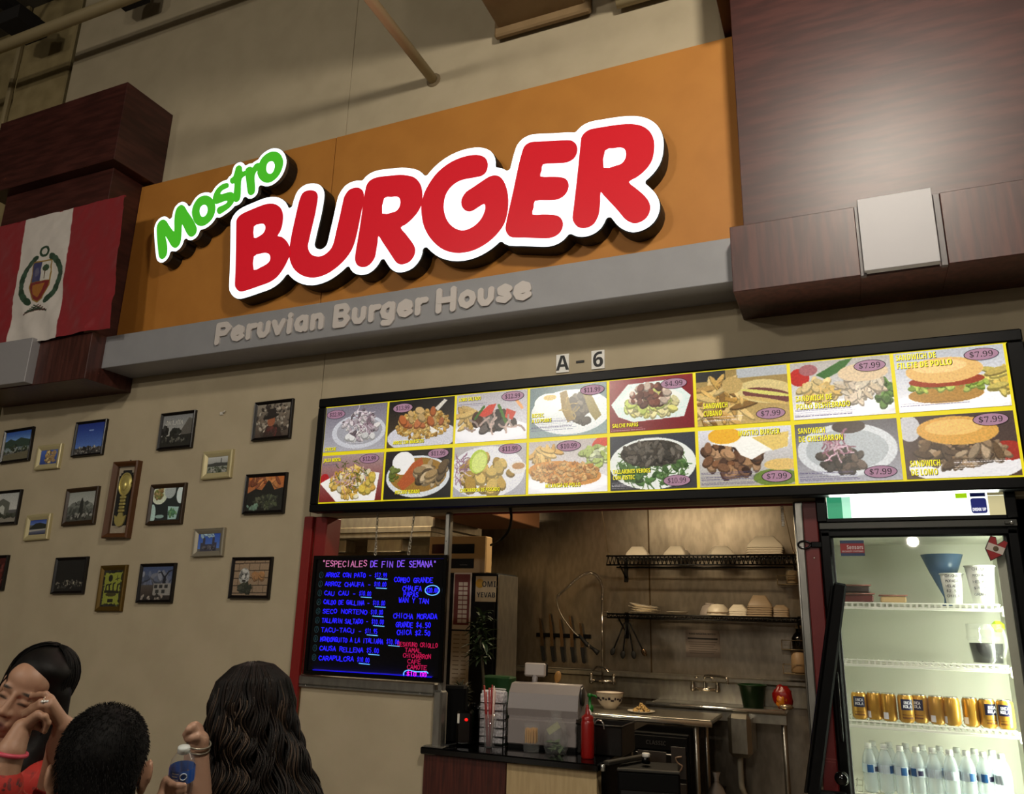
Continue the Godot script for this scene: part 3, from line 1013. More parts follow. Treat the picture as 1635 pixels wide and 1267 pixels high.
		9:
			p.wash(0, 140, Color(0.16, 0.14, 0.14), Color(0.10, 0.09, 0.09))
			p.ell(105, 76, 100, 60, Color(0.76, 0.78, 0.80))
			p.ell(105, 72, 90, 50, Color(0.56, 0.40, 0.14))
			p.ell(58, 36, 36, 34, Color(0.86, 0.86, 0.86))
			p.shape([42, 96, 88, 38, 116, 22, 122, 40, 96, 92, 62, 116], Color(0.66, 0.30, 0.14))
			p.bits(30, 150, 62, 44, 36, [Color(0.58, 0.46, 0.28), Color(0.72, 0.62, 0.46), Color(0.34, 0.26, 0.16)], 7, 13, 1.9)
			p.bits(9, 30, 70, 14, 20, [Color(0.36, 0.42, 0.12)], 4, 7, 2.0)
		10:
			p.wash(0, 140, Color(0.64, 0.62, 0.62), Color(0.60, 0.60, 0.64))
			p.ell(96, 74, 110, 72, Color(0.80, 0.80, 0.82))
			p.bits(38, 92, 84, 78, 50, [Color(0.74, 0.58, 0.22), Color(0.80, 0.66, 0.30), Color(0.66, 0.50, 0.16)], 10, 18, 1.3)
			p.strands(34, 18, 64, 20, 36, [Color(0.58, 0.40, 0.50), Color(0.80, 0.72, 0.76)], 24, 2.2)
			p.ell(72, 44, 26, 34, Color(0.62, 0.72, 0.20), 0.3)
			p.ell(74, 46, 21, 29, Color(0.74, 0.80, 0.40), 0.3)
			p.ell(186, 66, 24, 18, Color(0.80, 0.78, 0.76))
			p.ell(188, 62, 18, 9, Color(0.66, 0.46, 0.26))
		11:
			p.wash(0, 140, Color(0.66, 0.62, 0.60), Color(0.86, 0.86, 0.88))
			p.ell(105, 112, 112, 28, Color(0.90, 0.90, 0.92))
			p.ell(200, 24, 30, 28, Color(0.78, 0.24, 0.18))
			p.bits(40, 178, 48, 34, 26, [Color(0.80, 0.84, 0.66), Color(0.62, 0.70, 0.34)], 5, 9, 1.8)
			p.bits(26, 40, 40, 44, 24, [Color(0.84, 0.68, 0.36), Color(0.78, 0.58, 0.26)], 5, 8, 3.0)
			p.ell(96, 88, 98, 32, Color(0.76, 0.50, 0.22), 0.12)
			p.bits(260, 96, 86, 90, 28, [Color(0.80, 0.56, 0.28), Color(0.70, 0.42, 0.16), Color(0.84, 0.64, 0.36)], 2, 5)
		12:
			p.wash(0, 140, Color(0.18, 0.20, 0.24), Color(0.20, 0.20, 0.22))
			p.ell(104, 74, 106, 66, Color(0.82, 0.84, 0.82))
			p.bits(60, 104, 82, 88, 44, [Color(0.18, 0.34, 0.12), Color(0.26, 0.44, 0.18)], 5, 9, 1.8)
			p.strands(90, 104, 84, 88, 40, [Color(0.20, 0.36, 0.14), Color(0.32, 0.46, 0.22)], 26, 2.2)
			p.ell(104, 48, 78, 34, Color(0.20, 0.17, 0.14))
			p.bits(120, 104, 48, 74, 30, [Color(0.15, 0.13, 0.10), Color(0.28, 0.25, 0.21), Color(0.36, 0.33, 0.29)], 3, 6, 2.2)
		13:
			p.wash(0, 140, Color(0.78, 0.78, 0.82), Color(0.62, 0.60, 0.56))
			p.ell(170, 122, 50, 20, Color(0.36, 0.46, 0.16))
			p.ell(186, 92, 40, 14, Color(0.80, 0.66, 0.36))
			p.bits(90, 78, 66, 66, 44, [Color(0.36, 0.21, 0.12), Color(0.48, 0.30, 0.18), Color(0.24, 0.14, 0.09), Color(0.66, 0.48, 0.32)], 6, 12, 1.5)
			p.shape([28, 34, 96, 18, 206, 24, 196, 52, 152, 60, 120, 78, 96, 66, 84, 46], Color(0.88, 0.88, 0.86))
			p.shape([122, 24, 204, 14, 200, 50, 168, 58], Color(0.82, 0.70, 0.36))
			p.ell(60, 16, 38, 20, Color(0.86, 0.62, 0.12))
		14:
			p.wash(0, 140, Color(0.32, 0.31, 0.33), Color(0.60, 0.60, 0.64))
			p.ell(104, 66, 102, 62, Color(0.74, 0.76, 0.78))
			p.ell(104, 66, 84, 48, Color(0.62, 0.65, 0.67))
			p.ell(112, 12, 34, 16, Color(0.24, 0.18, 0.15))
			p.bits(50, 92, 88, 46, 24, [Color(0.22, 0.18, 0.15), Color(0.36, 0.28, 0.23), Color(0.16, 0.13, 0.11)], 5, 10, 1.5)
			p.strands(34, 82, 58, 26, 22, [Color(0.80, 0.66, 0.72), Color(0.62, 0.40, 0.48)], 26, 3)
		15:
			p.wash(0, 140, Color(0.26, 0.20, 0.19), Color(0.30, 0.22, 0.18))
			p.ell(14, 26, 22, 30, Color(0.70, 0.70, 0.72))
			p.ell(110, 116, 104, 34, Color(0.84, 0.84, 0.86))
			p.ell(190, 86, 30, 22, Color(0.62, 0.16, 0.12))
			p.bits(120, 104, 82, 78, 30, [Color(0.44, 0.33, 0.22), Color(0.58, 0.45, 0.31), Color(0.30, 0.22, 0.15), Color(0.66, 0.56, 0.44)], 5, 9, 2.6)
			p.ell(104, 36, 76, 32, Color(0.80, 0.58, 0.24), 0.06)
			p.ell(98, 28, 54, 18, Color(0.86, 0.68, 0.36))
	# small print, too fine to read
	var where := {0: [80, 116, 60, 1], 2: [6, 30, 100, 2], 3: [6, 92, 128, 8], 4: [4, 132, 90, 2], 5: [14, 120, 100, 4], 6: [4, 112, 140, 6], 7: [4, 122, 150, 2], 8: [4, 26, 62, 3], 10: [24, 128, 80, 2], 12: [4, 122, 60, 4], 13: [4, 106, 130, 8], 14: [4, 114, 130, 6], 15: [92, 104, 116, 5]}
	if where.has(k):
		var q: Array = where[k]
		p.scribble(q[0], q[1], q[2], q[3], Color(0.30, 0.27, 0.42) if k in [3, 7, 14, 13, 2, 8, 6] else Color(0.88, 0.86, 0.88), 4.2)
	return p.img

func soften(img: Image, sd: int) -> void:
	# the slightly blurred, grainy look of a cheap print
	var w := img.get_width()
	var h := img.get_height()
	var n := FastNoiseLite.new()
	n.seed = sd
	n.frequency = 0.16
	n.fractal_octaves = 3
	for y in h:
		for x in w:
			var c := img.get_pixel(x, y)
			var g := 1.0 + 0.11 * n.get_noise_2d(x, y)
			var l := c.get_luminance()
			img.set_pixel(x, y, Color(lerpf(c.r, l, 0.16) * g, lerpf(c.g, l, 0.16) * g, lerpf(c.b, l, 0.12) * g))
	img.resize(w * 6 / 10, h * 6 / 10, Image.INTERPOLATE_BILINEAR)
	img.resize(w, h, Image.INTERPOLATE_CUBIC)

func menu_board() -> void:
	var t := thing("menu_board", "long backlit menu board of sixteen food photographs in a black frame", "menu board", Vector3(-1.135, 2.14, 0.0))
	var black := m("menu_frame", Color(0.008, 0.008, 0.009), 0.38)
	black.metallic_specular = 0.3
	var o := t.position
	for f in [[-1.135, 2.848, 3.85, 0.058], [-1.135, 2.178, 3.85, 0.05]]:
		bx(t, "frame_rail", black, Vector3(f[0], f[1], 0.0825) - o, Vector3(f[2], f[3], 0.095), 0.006)
	for f in [[-3.03, 0.06], [0.757, 0.07]]:
		bx(t, "frame_stile", black, Vector3(f[0], 2.508, 0.0825) - o, Vector3(f[1], 0.62, 0.095), 0.006)
	bx(t, "back_box", black, Vector3(-1.135, 2.508, 0.055) - o, Vector3(3.75, 0.64, 0.04), 0.0)
	for x in [-2.9, -1.7, -0.5, 0.6]:
		bx(t, "wall_spacer", black, Vector3(x, 2.6, 0.018) - o, Vector3(0.06, 0.3, 0.035), 0.0)
	var yellow := glow("menu_yellow", Color(0.84, 0.78, 0.06), 0.62)
	bx(t, "yellow_backing", yellow, Vector3(-1.138, 2.511, 0.098) - o, Vector3(3.735, 0.618, 0.044), 0.0)
	var ink := glow("menu_lettering", Color(0.90, 0.86, 0.12), 0.65)
	var edge := m("menu_letter_edge", Color(0.10, 0.09, 0.02), 0.6)
	var oval := glow("price_oval", Color(0.62, 0.47, 0.57), 0.46)
	var dark := m("price_ink", Color(0.10, 0.05, 0.07), 0.6)
	# title lines and their places; price place; all in shares of a panel
	var txt := [
		["CEVICHE", 0.03, 0.06, "$12.99", 0.17, 0.83], ["ARROZ CON MARISCOS", 0.10, 0.10, "$13.99", 0.22, 0.84], ["LOMO SALTADO", 0.03, 0.90, "$12.99", 0.80, 0.88], ["BISTEC\nA LO POBRE", 0.03, 0.44, "$11.99", 0.82, 0.86],
		["SALCHI PAPAS", 0.03, 0.12, "$4.99", 0.78, 0.84], ["SANDWICH\nCUBANO", 0.07, 0.36, "$7.99", 0.80, 0.15], ["SANDWICH DE\nPOLLO DESHEBRADO", 0.03, 0.36, "$7.99", 0.80, 0.84], ["SANDWICH DE\nFILETE DE POLLO", 0.02, 0.92, "$7.99", 0.80, 0.86],
		["JALEA MIXTA", 0.03, 0.90, "$12.99", 0.78, 0.88], ["PESCADO SUDADO", 0.18, 0.14, "$11.99", 0.80, 0.90], ["CHICHARRON DE PESCADO", 0.10, 0.12, "$11.99", 0.78, 0.90], ["MILANESA DE POLLO", 0.22, 0.14, "$10.99", 0.52, 0.88],
		["TALLARINES VERDES\nCON BISTEC", 0.03, 0.34, "$10.99", 0.78, 0.14], ["MOSTRO BURGER", 0.44, 0.91, "$7.99", 0.82, 0.14], ["SANDWICH\nDE CHICHARRON", 0.03, 0.88, "$7.99", 0.80, 0.14], ["SANDWICH\nDE LOMO", 0.04, 0.24, "$7.99", 0.80, 0.88],
	]
	for k in 16:
		var col := k % 8
		var up := k < 8
		var pw := 0.449
		var ph := 0.289
		var x0 := -2.996 + col * 0.4653
		var y0 := 2.524 if up else 2.212
		var pic := dish(k)
		soften(pic, k)
		var mat := printed("dish_print_%d" % k, pic, 0.25, 0.66)
		var pn := bx(t, "menu_panel", m("menu_panel_edge", Color(0.3, 0.3, 0.3), 0.4), Vector3(x0 + pw / 2, y0 + ph / 2, 0.121) - o, Vector3(pw, ph, 0.004), 0.0)
		put(pn, "photograph", quad(pw, ph), mat, Vector3(0, 0, 0.0025))
		var e: Array = txt[k]
		var lines: PackedStringArray = e[0].split("\n")
		for i in lines.size():
			var hh := 0.027 if k in [5, 6, 7, 13, 14, 15] else 0.021
			var ly: float = (e[2] - 0.5) * ph - i * hh * 1.5
			var lx: float = (e[1] - 0.5) * pw
			var wd: float = min(lines[i].length() * hh * 0.56, pw * 0.96)
			write(pn, "dish_name", lines[i], ink, Vector3(lx, ly, 0.0048), hh, wd, true)
			write(pn, "name_outline", lines[i], edge, Vector3(lx + 0.0012, ly - 0.0018, 0.0035), hh * 1.04, wd * 1.01, true)
		var pr := Vector3((e[4] - 0.5) * pw, (e[5] - 0.5) * ph, 0.0045)
		var ring := PackedVector2Array()
		for q in 28:
			ring.append(Vector2(cos(TAU * q / 28) * 0.068, sin(TAU * q / 28) * 0.028))
		put(pn, "price_oval", prism(ring, -0.0005, 0.0005), oval, pr)
		var thin := begin()
		for q in 28:
			box_into(thin, Vector3(ring[q].x, ring[q].y, 0), Vector3(0.014, 0.0022, 0.001), 0.0, Basis(Vector3.BACK, (ring[(q + 1) % 28] - ring[q - 1]).angle()))
		put(pn, "oval_line", thin.commit(), dark, pr + Vector3(0, 0, 0.001))
		var tm := type(e[3], 0.026, false, 0.001, true)
		var tn := put(pn, "price", tm, dark, pr + Vector3(0, 0, 0.0014))
		tn.scale.x = 0.092 / max(tm.get_aabb().size.x, 0.01)
	area(t, Vector3(-1.135, 2.51, 0.16) - o, Vector2(3.6, 0.55), 1.6, Color(1.0, 0.95, 0.85), Vector3(0, 180, 0))
	for s in [["A", -1.68, 3.145], ["6", -1.40, 3.20]]:
		pass
	var white := m("tile_white", Color(0.92, 0.91, 0.88), 0.4)
	var ink2 := m("black_ink", Color(0.01, 0.01, 0.01), 0.5)
	for s in [["A", -1.449, "small white wall tile with a black letter A above the menu board"], ["6", -1.235, "small white wall tile with a black figure 6 above the menu board"]]:
		var tile := thing("number_tile", s[2], "sign", Vector3(s[1], 2.985, 0.0))
		bx(tile, "plate", white, Vector3(0, 0, 0.003), Vector3(0.078, 0.112, 0.006), 0.001)
		write(tile, "character", s[0], ink2, Vector3(0, 0, 0.007), 0.086)
	one("dash_mark", "black dash stuck on the wall between the two white tiles", "sign", box(Vector3(0.05, 0.014, 0.004), 0.001), ink2, Vector3(-1.342, 2.985, 0.002))


# ---------- the framed pictures ----------
func photo(k: String) -> Image:
	var p := Pic.new(150, 120, Color(0.3, 0.3, 0.3))
	p.r.seed = hash(k)
	match k:
		"lake":
			p.wash(0, 40, Color(0.10, 0.28, 0.62), Color(0.36, 0.52, 0.72))
			p.shape([0, 44, 30, 30, 60, 40, 90, 28, 150, 42, 150, 70, 0, 70], Color(0.14, 0.22, 0.18))
			p.wash(66, 84, Color(0.34, 0.40, 0.42), Color(0.46, 0.52, 0.52))
			p.bits(60, 75, 80, 80, 22, [Color(0.16, 0.22, 0.12), Color(0.5, 0.52, 0.48), Color(0.1, 0.14, 0.1)], 2, 6)
			p.shape([0, 96, 150, 86, 150, 120, 0, 120], Color(0.34, 0.32, 0.24))
		"gold_statue":
			p.wash(0, 120, Color(0.20, 0.34, 0.66), Color(0.14, 0.22, 0.46))
			p.bits(50, 70, 60, 26, 50, [Color(0.66, 0.50, 0.24), Color(0.76, 0.66, 0.42), Color(0.4, 0.28, 0.14)], 4, 10)
			p.bits(30, 115, 60, 26, 50, [Color(0.62, 0.48, 0.30)], 4, 9)
		"skyline":
			p.wash(0, 96, Color(0.04, 0.14, 0.46), Color(0.26, 0.40, 0.66))
			p.ell(78, 28, 14, 3, Color(0.42, 0.52, 0.72))
			p.bits(120, 75, 104, 78, 12, [Color(0.08, 0.08, 0.09), Color(0.26, 0.25, 0.24), Color(0.55, 0.53, 0.50), Color(0.14, 0.12, 0.11)], 2, 5)
		"trees":
			p.wash(0, 80, Color(0.40, 0.41, 0.42), Color(0.58, 0.58, 0.56))
			p.shape([96, 60, 130, 14, 150, 22, 150, 90, 96, 90], Color(0.30, 0.29, 0.27))
			p.bits(40, 70, 66, 22, 9, [Color(0.06, 0.07, 0.05)], 4, 8)
			p.bits(22, 14, 58, 16, 16, [Color(0.05, 0.05, 0.04)], 5, 9)
			p.shape([0, 80, 150, 76, 150, 120, 0, 120], Color(0.10, 0.10, 0.08))
			p.bits(40, 70, 92, 66, 10, [Color(0.3, 0.3, 0.26), Color(0.05, 0.05, 0.05)], 2, 5)
		"hat":
			p.wash(0, 120, Color(0.46, 0.43, 0.38), Color(0.24, 0.19, 0.16))
			p.bits(160, 75, 56, 78, 62, [Color(0.16, 0.12, 0.10), Color(0.62, 0.58, 0.52), Color(0.42, 0.36, 0.30), Color(0.20, 0.16, 0.13)], 2, 7)
			p.shape([34, 120, 50, 80, 96, 76, 124, 120], Color(0.17, 0.11, 0.09))
			p.ell(68, 62, 17, 20, Color(0.54, 0.30, 0.19))
			p.ell(66, 46, 34, 8, Color(0.09, 0.07, 0.06), -0.15)
			p.shape([48, 46, 54, 20, 84, 16, 90, 42], Color(0.12, 0.09, 0.08))
			p.bits(24, 70, 100, 34, 14, [Color(0.36, 0.12, 0.10), Color(0.24, 0.10, 0.08)], 3, 7)
		"square":
			p.wash(0, 50, Color(0.62, 0.63, 0.62), Color(0.52, 0.53, 0.52))
			p.rect(96, 16, 6, 40, Color(0.22, 0.22, 0.22))
			p.shape([0, 58, 60, 44, 150, 50, 150, 78, 0, 78], Color(0.20, 0.21, 0.20))
			p.wash(72, 120, Color(0.48, 0.50, 0.46), Color(0.34, 0.36, 0.30))
			p.bits(50, 75, 94, 66, 20, [Color(0.2, 0.24, 0.16), Color(0.56, 0.56, 0.52)], 3, 8)
		"fountain":
			p.wash(0, 60, Color(0.46, 0.48, 0.46), Color(0.56, 0.57, 0.55))
			p.bits(60, 75, 70, 70, 26, [Color(0.20, 0.22, 0.20), Color(0.34, 0.36, 0.33)], 4, 11)
			p.shape([64, 100, 70, 40, 78, 24, 86, 40, 92, 100], Color(0.12, 0.13, 0.12))
			p.wash(96, 120, Color(0.26, 0.27, 0.24), Color(0.2, 0.2, 0.18))
			p.bits(30, 75, 98, 66, 10, [Color(0.45, 0.45, 0.42), Color(0.12, 0.12, 0.11)], 3, 7)
		"plates":  # reflection in the glass, painted into the print as pale plates
			p.wash(0, 120, Color(0.10, 0.15, 0.15), Color(0.08, 0.11, 0.12))
			p.ell(34, 26, 40, 34, Color(0.70, 0.74, 0.66))
			p.bits(26, 32, 20, 24, 16, [Color(0.52, 0.38, 0.18), Color(0.42, 0.46, 0.18), Color(0.62, 0.5, 0.3)], 4, 8)
			p.ell(86, 10, 28, 30, Color(0.56, 0.60, 0.60))
			p.ell(144, 26, 24, 34, Color(0.70, 0.80, 0.80))
			p.ell(4, 98, 20, 40, Color(0.58, 0.70, 0.68))
			p.shape([84, 68, 140, 72, 132, 116, 90, 116], Color(0.52, 0.66, 0.64))
			p.bits(16, 110, 92, 18, 14, [Color(0.16, 0.40, 0.24), Color(0.3, 0.5, 0.3)], 3, 6)
			p.ell(46, 104, 22, 7, Color(0.46, 0.58, 0.56))
		"peak":
			p.wash(0, 60, Color(0.70, 0.36, 0.12), Color(0.58, 0.34, 0.20))
			p.bits(20, 60, 16, 80, 12, [Color(0.76, 0.46, 0.22), Color(0.5, 0.22, 0.1)], 4, 9, 3.0)
			p.shape([0, 58, 34, 42, 60, 48, 84, 14, 94, 20, 112, 48, 150, 40, 150, 120, 0, 120], Color(0.07, 0.075, 0.055))
			p.bits(90, 84, 88, 50, 20, [Color(0.22, 0.26, 0.15), Color(0.30, 0.32, 0.22), Color(0.12, 0.14, 0.09)], 2, 6, 2.4)
			p.bits(10, 24, 106, 22, 7, [Color(0.36, 0.50, 0.42)], 4, 8)
		"arch":
			p.wash(0, 70, Color(0.56, 0.57, 0.56), Color(0.64, 0.64, 0.62))
			p.shape([40, 92, 40, 40, 74, 22, 110, 40, 110, 92], Color(0.30, 0.31, 0.28))
			p.shape([62, 92, 62, 58, 75, 48, 88, 58, 88, 92], Color(0.60, 0.61, 0.58))
			p.wash(88, 120, Color(0.40, 0.38, 0.34), Color(0.46, 0.44, 0.40))
			p.bits(26, 75, 90, 76, 8, [Color(0.16, 0.18, 0.13)], 4, 8)
		"beach":
			p.wash(0, 40, Color(0.12, 0.22, 0.52), Color(0.30, 0.40, 0.62))
			p.shape([0, 66, 50, 30, 90, 26, 150, 44, 150, 76, 0, 76], Color(0.11, 0.13, 0.10))
			p.wash(74, 120, Color(0.46, 0.48, 0.52), Color(0.10, 0.12, 0.22))
			p.shape([0, 80, 150, 72, 150, 82, 0, 92], Color(0.56, 0.54, 0.50))
		"church":
			p.wash(0, 100, Color(0.12, 0.26, 0.62), Color(0.26, 0.40, 0.66))
			p.bits(8, 70, 14, 60, 10, [Color(0.55, 0.68, 0.75)], 5, 10, 2.0)
			p.shape([20, 120, 20, 62, 34, 62, 34, 34, 42, 24, 50, 34, 50, 72, 96, 72, 96, 34, 104, 24, 112, 34, 112, 62, 126, 62, 126, 120], Color(0.20, 0.20, 0.26))
			p.bits(24, 75, 100, 46, 18, [Color(0.34, 0.33, 0.36), Color(0.12, 0.11, 0.14)], 3, 6)
		"night":
			p.wash(0, 120, Color(0.045, 0.045, 0.045), Color(0.05, 0.045, 0.04))
			p.bits(70, 75, 92, 74, 15, [Color(0.34, 0.32, 0.28), Color(0.22, 0.21, 0.19), Color(0.5, 0.48, 0.42), Color(0.1, 0.1, 0.09)], 1.2, 4)
		"condor":
			p.wash(0, 70, Color(0.18, 0.24, 0.38), Color(0.34, 0.36, 0.42))
			p.bits(20, 60, 40, 80, 20, [Color(0.26, 0.3, 0.4), Color(0.4, 0.42, 0.48)], 8, 14, 2.0)
			p.wash(66, 120, Color(0.26, 0.23, 0.21), Color(0.12, 0.09, 0.08))
			p.rect(62, 62, 84, 42, Color(0.46, 0.45, 0.43))
			for q in [[66, 66], [90, 66], [116, 66], [74, 84], [104, 84]]:
				p.rect(q[0], q[1], 16, 12, Color(0.14, 0.14, 0.14))
			p.shape([104, 62, 106, 40, 112, 34, 118, 40, 120, 62], Color(0.07, 0.08, 0.12))
			for e in [[110, 40, 94, 22, 80, 24], [114, 40, 130, 20, 144, 16]]:
				p.line(e[0], e[1], e[2], e[3], 5, Color(0.07, 0.08, 0.12))
				p.line(e[2], e[3], e[4], e[5], 4, Color(0.07, 0.08, 0.12))
			p.bits(30, 60, 110, 60, 8, [Color(0.5, 0.46, 0.42), Color(0.08, 0.06, 0.06)], 3, 6)
		"lion":
			p.wash(0, 120, Color(0.50, 0.41, 0.32), Color(0.46, 0.38, 0.30))
			for y in 5:
				p.line(0, y * 25 + 12, 150, y * 25 + 10, 3, Color(0.20, 0.15, 0.11))
				for x in 4:
					p.line(x * 44 + (22 if y % 2 else 0), y * 25 - 12, x * 44 + (22 if y % 2 else 0), y * 25 + 12, 2.5, Color(0.22, 0.17, 0.12))
			p.bits(8, 110, 56, 24, 14, [Color(0.62, 0.42, 0.24)], 6, 12, 1.4)
			p.ell(46, 54, 23, 28, Color(0.52, 0.52, 0.50))
			p.bits(24, 46, 52, 18, 22, [Color(0.66, 0.66, 0.64), Color(0.36, 0.36, 0.35)], 3, 7)
			p.ell(39, 48, 3, 2, Color(0.1, 0.1, 0.1))
			p.ell(54, 48, 3, 2, Color(0.1, 0.1, 0.1))
			p.shape([40, 58, 46, 46, 52, 58, 46, 62], Color(0.62, 0.62, 0.60))
			p.ell(46, 70, 9, 4, Color(0.16, 0.15, 0.14))
			p.bits(30, 54, 94, 22, 14, [Color(0.10, 0.12, 0.07), Color(0.16, 0.17, 0.11)], 4, 9)
		"llama":
			p = Pic.new(110, 150, Color(0.44, 0.47, 0.13))
			p.bits(70, 55, 4, 55, 5, [Color(0.07, 0.06, 0.03)], 2, 5)
			p.bits(70, 55, 146, 55, 5, [Color(0.07, 0.06, 0.03)], 2, 5)
			p.bits(60, 4, 75, 5, 75, [Color(0.07, 0.06, 0.03)], 2, 5)
			p.bits(60, 106, 75, 5, 75, [Color(0.07, 0.06, 0.03)], 2, 5)
			p.ell(42, 34, 12, 14, Color(0.08, 0.09, 0.04))
			p.line(80, 24, 84, 46, 3, Color(0.10, 0.09, 0.04))
			p.line(72, 40, 92, 36, 3, Color(0.10, 0.09, 0.04))
			for q in [[24, 90, 24, 64], [46, 96, 40, 62], [66, 96, 62, 58], [86, 92, 88, 62]]:
				p.line(q[0], q[1], q[2], q[3], 7, Color(0.09, 0.08, 0.04))
				p.line(q[2], q[3], q[2] + 9, q[3] - 4, 5, Color(0.09, 0.08, 0.04))
			p.line(20, 88, 92, 92, 10, Color(0.09, 0.08, 0.04))
			p.ell(54, 100, 30, 8, Color(0.2, 0.18, 0.06))
			p.rect(40, 118, 30, 14, Color(0.09, 0.08, 0.04))
		"rededge":
			p.wash(0, 120, Color(0.24, 0.08, 0.07), Color(0.14, 0.05, 0.05))
			p.bits(60, 75, 60, 76, 60, [Color(0.36, 0.12, 0.10), Color(0.1, 0.04, 0.04)], 4, 9)
	if k != "night":
		soften(p.img, 40 + hash(k) % 50)
	for y in p.h:
		for x in p.w:
			var c := p.img.get_pixel(x, y)
			p.img.set_pixel(x, y, Color(minf(c.r * 1.3 + 0.02, 1.0), minf(c.g * 1.3 + 0.02, 1.0), minf(c.b * 1.3 + 0.02, 1.0)))
	return p.img

func picture_wall() -> void:
	var ebony := m("ebony_frame", Color(0.045, 0.022, 0.016), 0.3)
	var brown := m("brown_frame", Color(0.20, 0.135, 0.07), 0.38)
	var gold := m("gold_frame", Color(0.74, 0.69, 0.52), 0.38, 0.2)
	var silver := m("silver_frame", Color(0.62, 0.59, 0.52), 0.35, 0.5)
	var bronze := m("bronze_frame", Color(0.40, 0.31, 0.12), 0.38, 0.6)
	var pane := glass("picture_glass", Color(0.9, 0.92, 0.92), 0.008)
	var about := {
		"lake": [ebony, 0.022, "black framed photograph of a blue lake and trees, uppermost at the left edge"], "gold_statue": [gold, 0.042, "small gold framed picture of a golden statue against blue sky"], "skyline": [ebony, 0.02, "dark framed photograph of a wide deep blue sky over a low town"],
		"trees": [ebony, 0.022, "black framed grey photograph of dark trees below a row of white letters"], "hat": [ebony, 0.022, "dark framed portrait of a person in a dark hat"], "square": [gold, 0.042, "small gold framed grey picture of a town square with a tower"],
		"fountain": [brown, 0.032, "brown framed grey photograph of a dark monument among trees"], "plates": [brown, 0.03, "brown framed picture with reflected pale plates painted in, right of the tall shadow box"], "peak": [ebony, 0.022, "dark framed photograph of a pointed mountain under an orange sky"],
		"arch": [ebony, 0.022, "black framed grey photograph of a stone arch cut by the left edge"], "beach": [gold, 0.042, "small gold framed picture of a dark headland and a beach"], "church": [silver, 0.036, "small silver framed picture of a twin-towered church on blue sky"],
		"night": [ebony, 0.022, "black framed night photograph with faint lights along the bottom"], "condor": [ebony, 0.022, "dark framed photograph of a winged statue on top of a pale building"], "lion": [ebony, 0.022, "black framed photograph of a stone mask on a brick wall"],
		"llama": [bronze, 0.034, "upright bronze framed picture of black figures on yellow-green"], "rededge": [ebony, 0.022, "dark red framed picture cut by the left edge, lowest of its column"],
	}
	for k in PICTURES:
		var q: Array = PICTURES[k]
		if k == "knife":
			shadow_box(q)
			continue
		var a: Array = about[k]
		var w: float = q[2]
		var h: float = q[3]
		var t := thing("framed_picture", a[2], "picture", Vector3(q[0], q[1], 0.0), 0.0, "framed pictures on the beige wall")
		t.rotation_degrees.z = q[4] * 0.5
		frame_into(t, w, h, a[1], 0.026, a[0])
		put(t, "print", quad(w - a[1] * 1.8, h - a[1] * 1.8), printed("print_" + k, photo(k), 0.4), Vector3(0, 0, 0.012))
		if k != "rededge":
			put(t, "pane", quad(w - a[1] * 1.9, h - a[1] * 1.9), pane, Vector3(0, 0, 0.016))
		if k == "trees":
			put(t, "white_lettering", hand_text("SACLAYA", 0.17, 0.032, 0.007), m("print_white", Color(0.80, 0.80, 0.78), 0.6), Vector3(-0.115, 0.045, 0.0130))
		if k == "church":
			var beads := begin()
			for i in 22:
				for s in [-1, 1]:
					box_into(beads, Vector3((i / 21.0 - 0.5) * w, s * (h / 2 - 0.004), 0.028), Vector3(0.007, 0.007, 0.006), 0.002)
			put(t, "bead_trim", beads.commit(), silver)

func frame_into(t: Node3D, w: float, h: float, b: float, d: float, mat: Material) -> void:
	# four mitred mouldings with a raised outer edge
	for k in 4:
		var len := w if k % 2 == 0 else h
		var oth := h if k % 2 == 0 else w
		var st := begin()
		var prof := [Vector2(0, 0), Vector2(0, d * 0.8), Vector2(b * 0.18, d), Vector2(b * 0.45, d * 0.94), Vector2(b * 0.8, d * 0.7), Vector2(b, d * 0.55), Vector2(b, 0)]
		for i in prof.size() - 1:
			var p: Vector2 = prof[i]
			var n: Vector2 = prof[i + 1]
			var e := n - p
			face(st, [Vector3(-len / 2 + p.x, -oth / 2 + p.x, p.y), Vector3(len / 2 - p.x, -oth / 2 + p.x, p.y), Vector3(len / 2 - n.x, -oth / 2 + n.x, n.y), Vector3(-len / 2 + n.x, -oth / 2 + n.x, n.y)], Vector3(0, -e.y, e.x))
		put(t, "frame_side", st.commit(), mat, Vector3.ZERO, Vector3(0, 0, 90 * k))

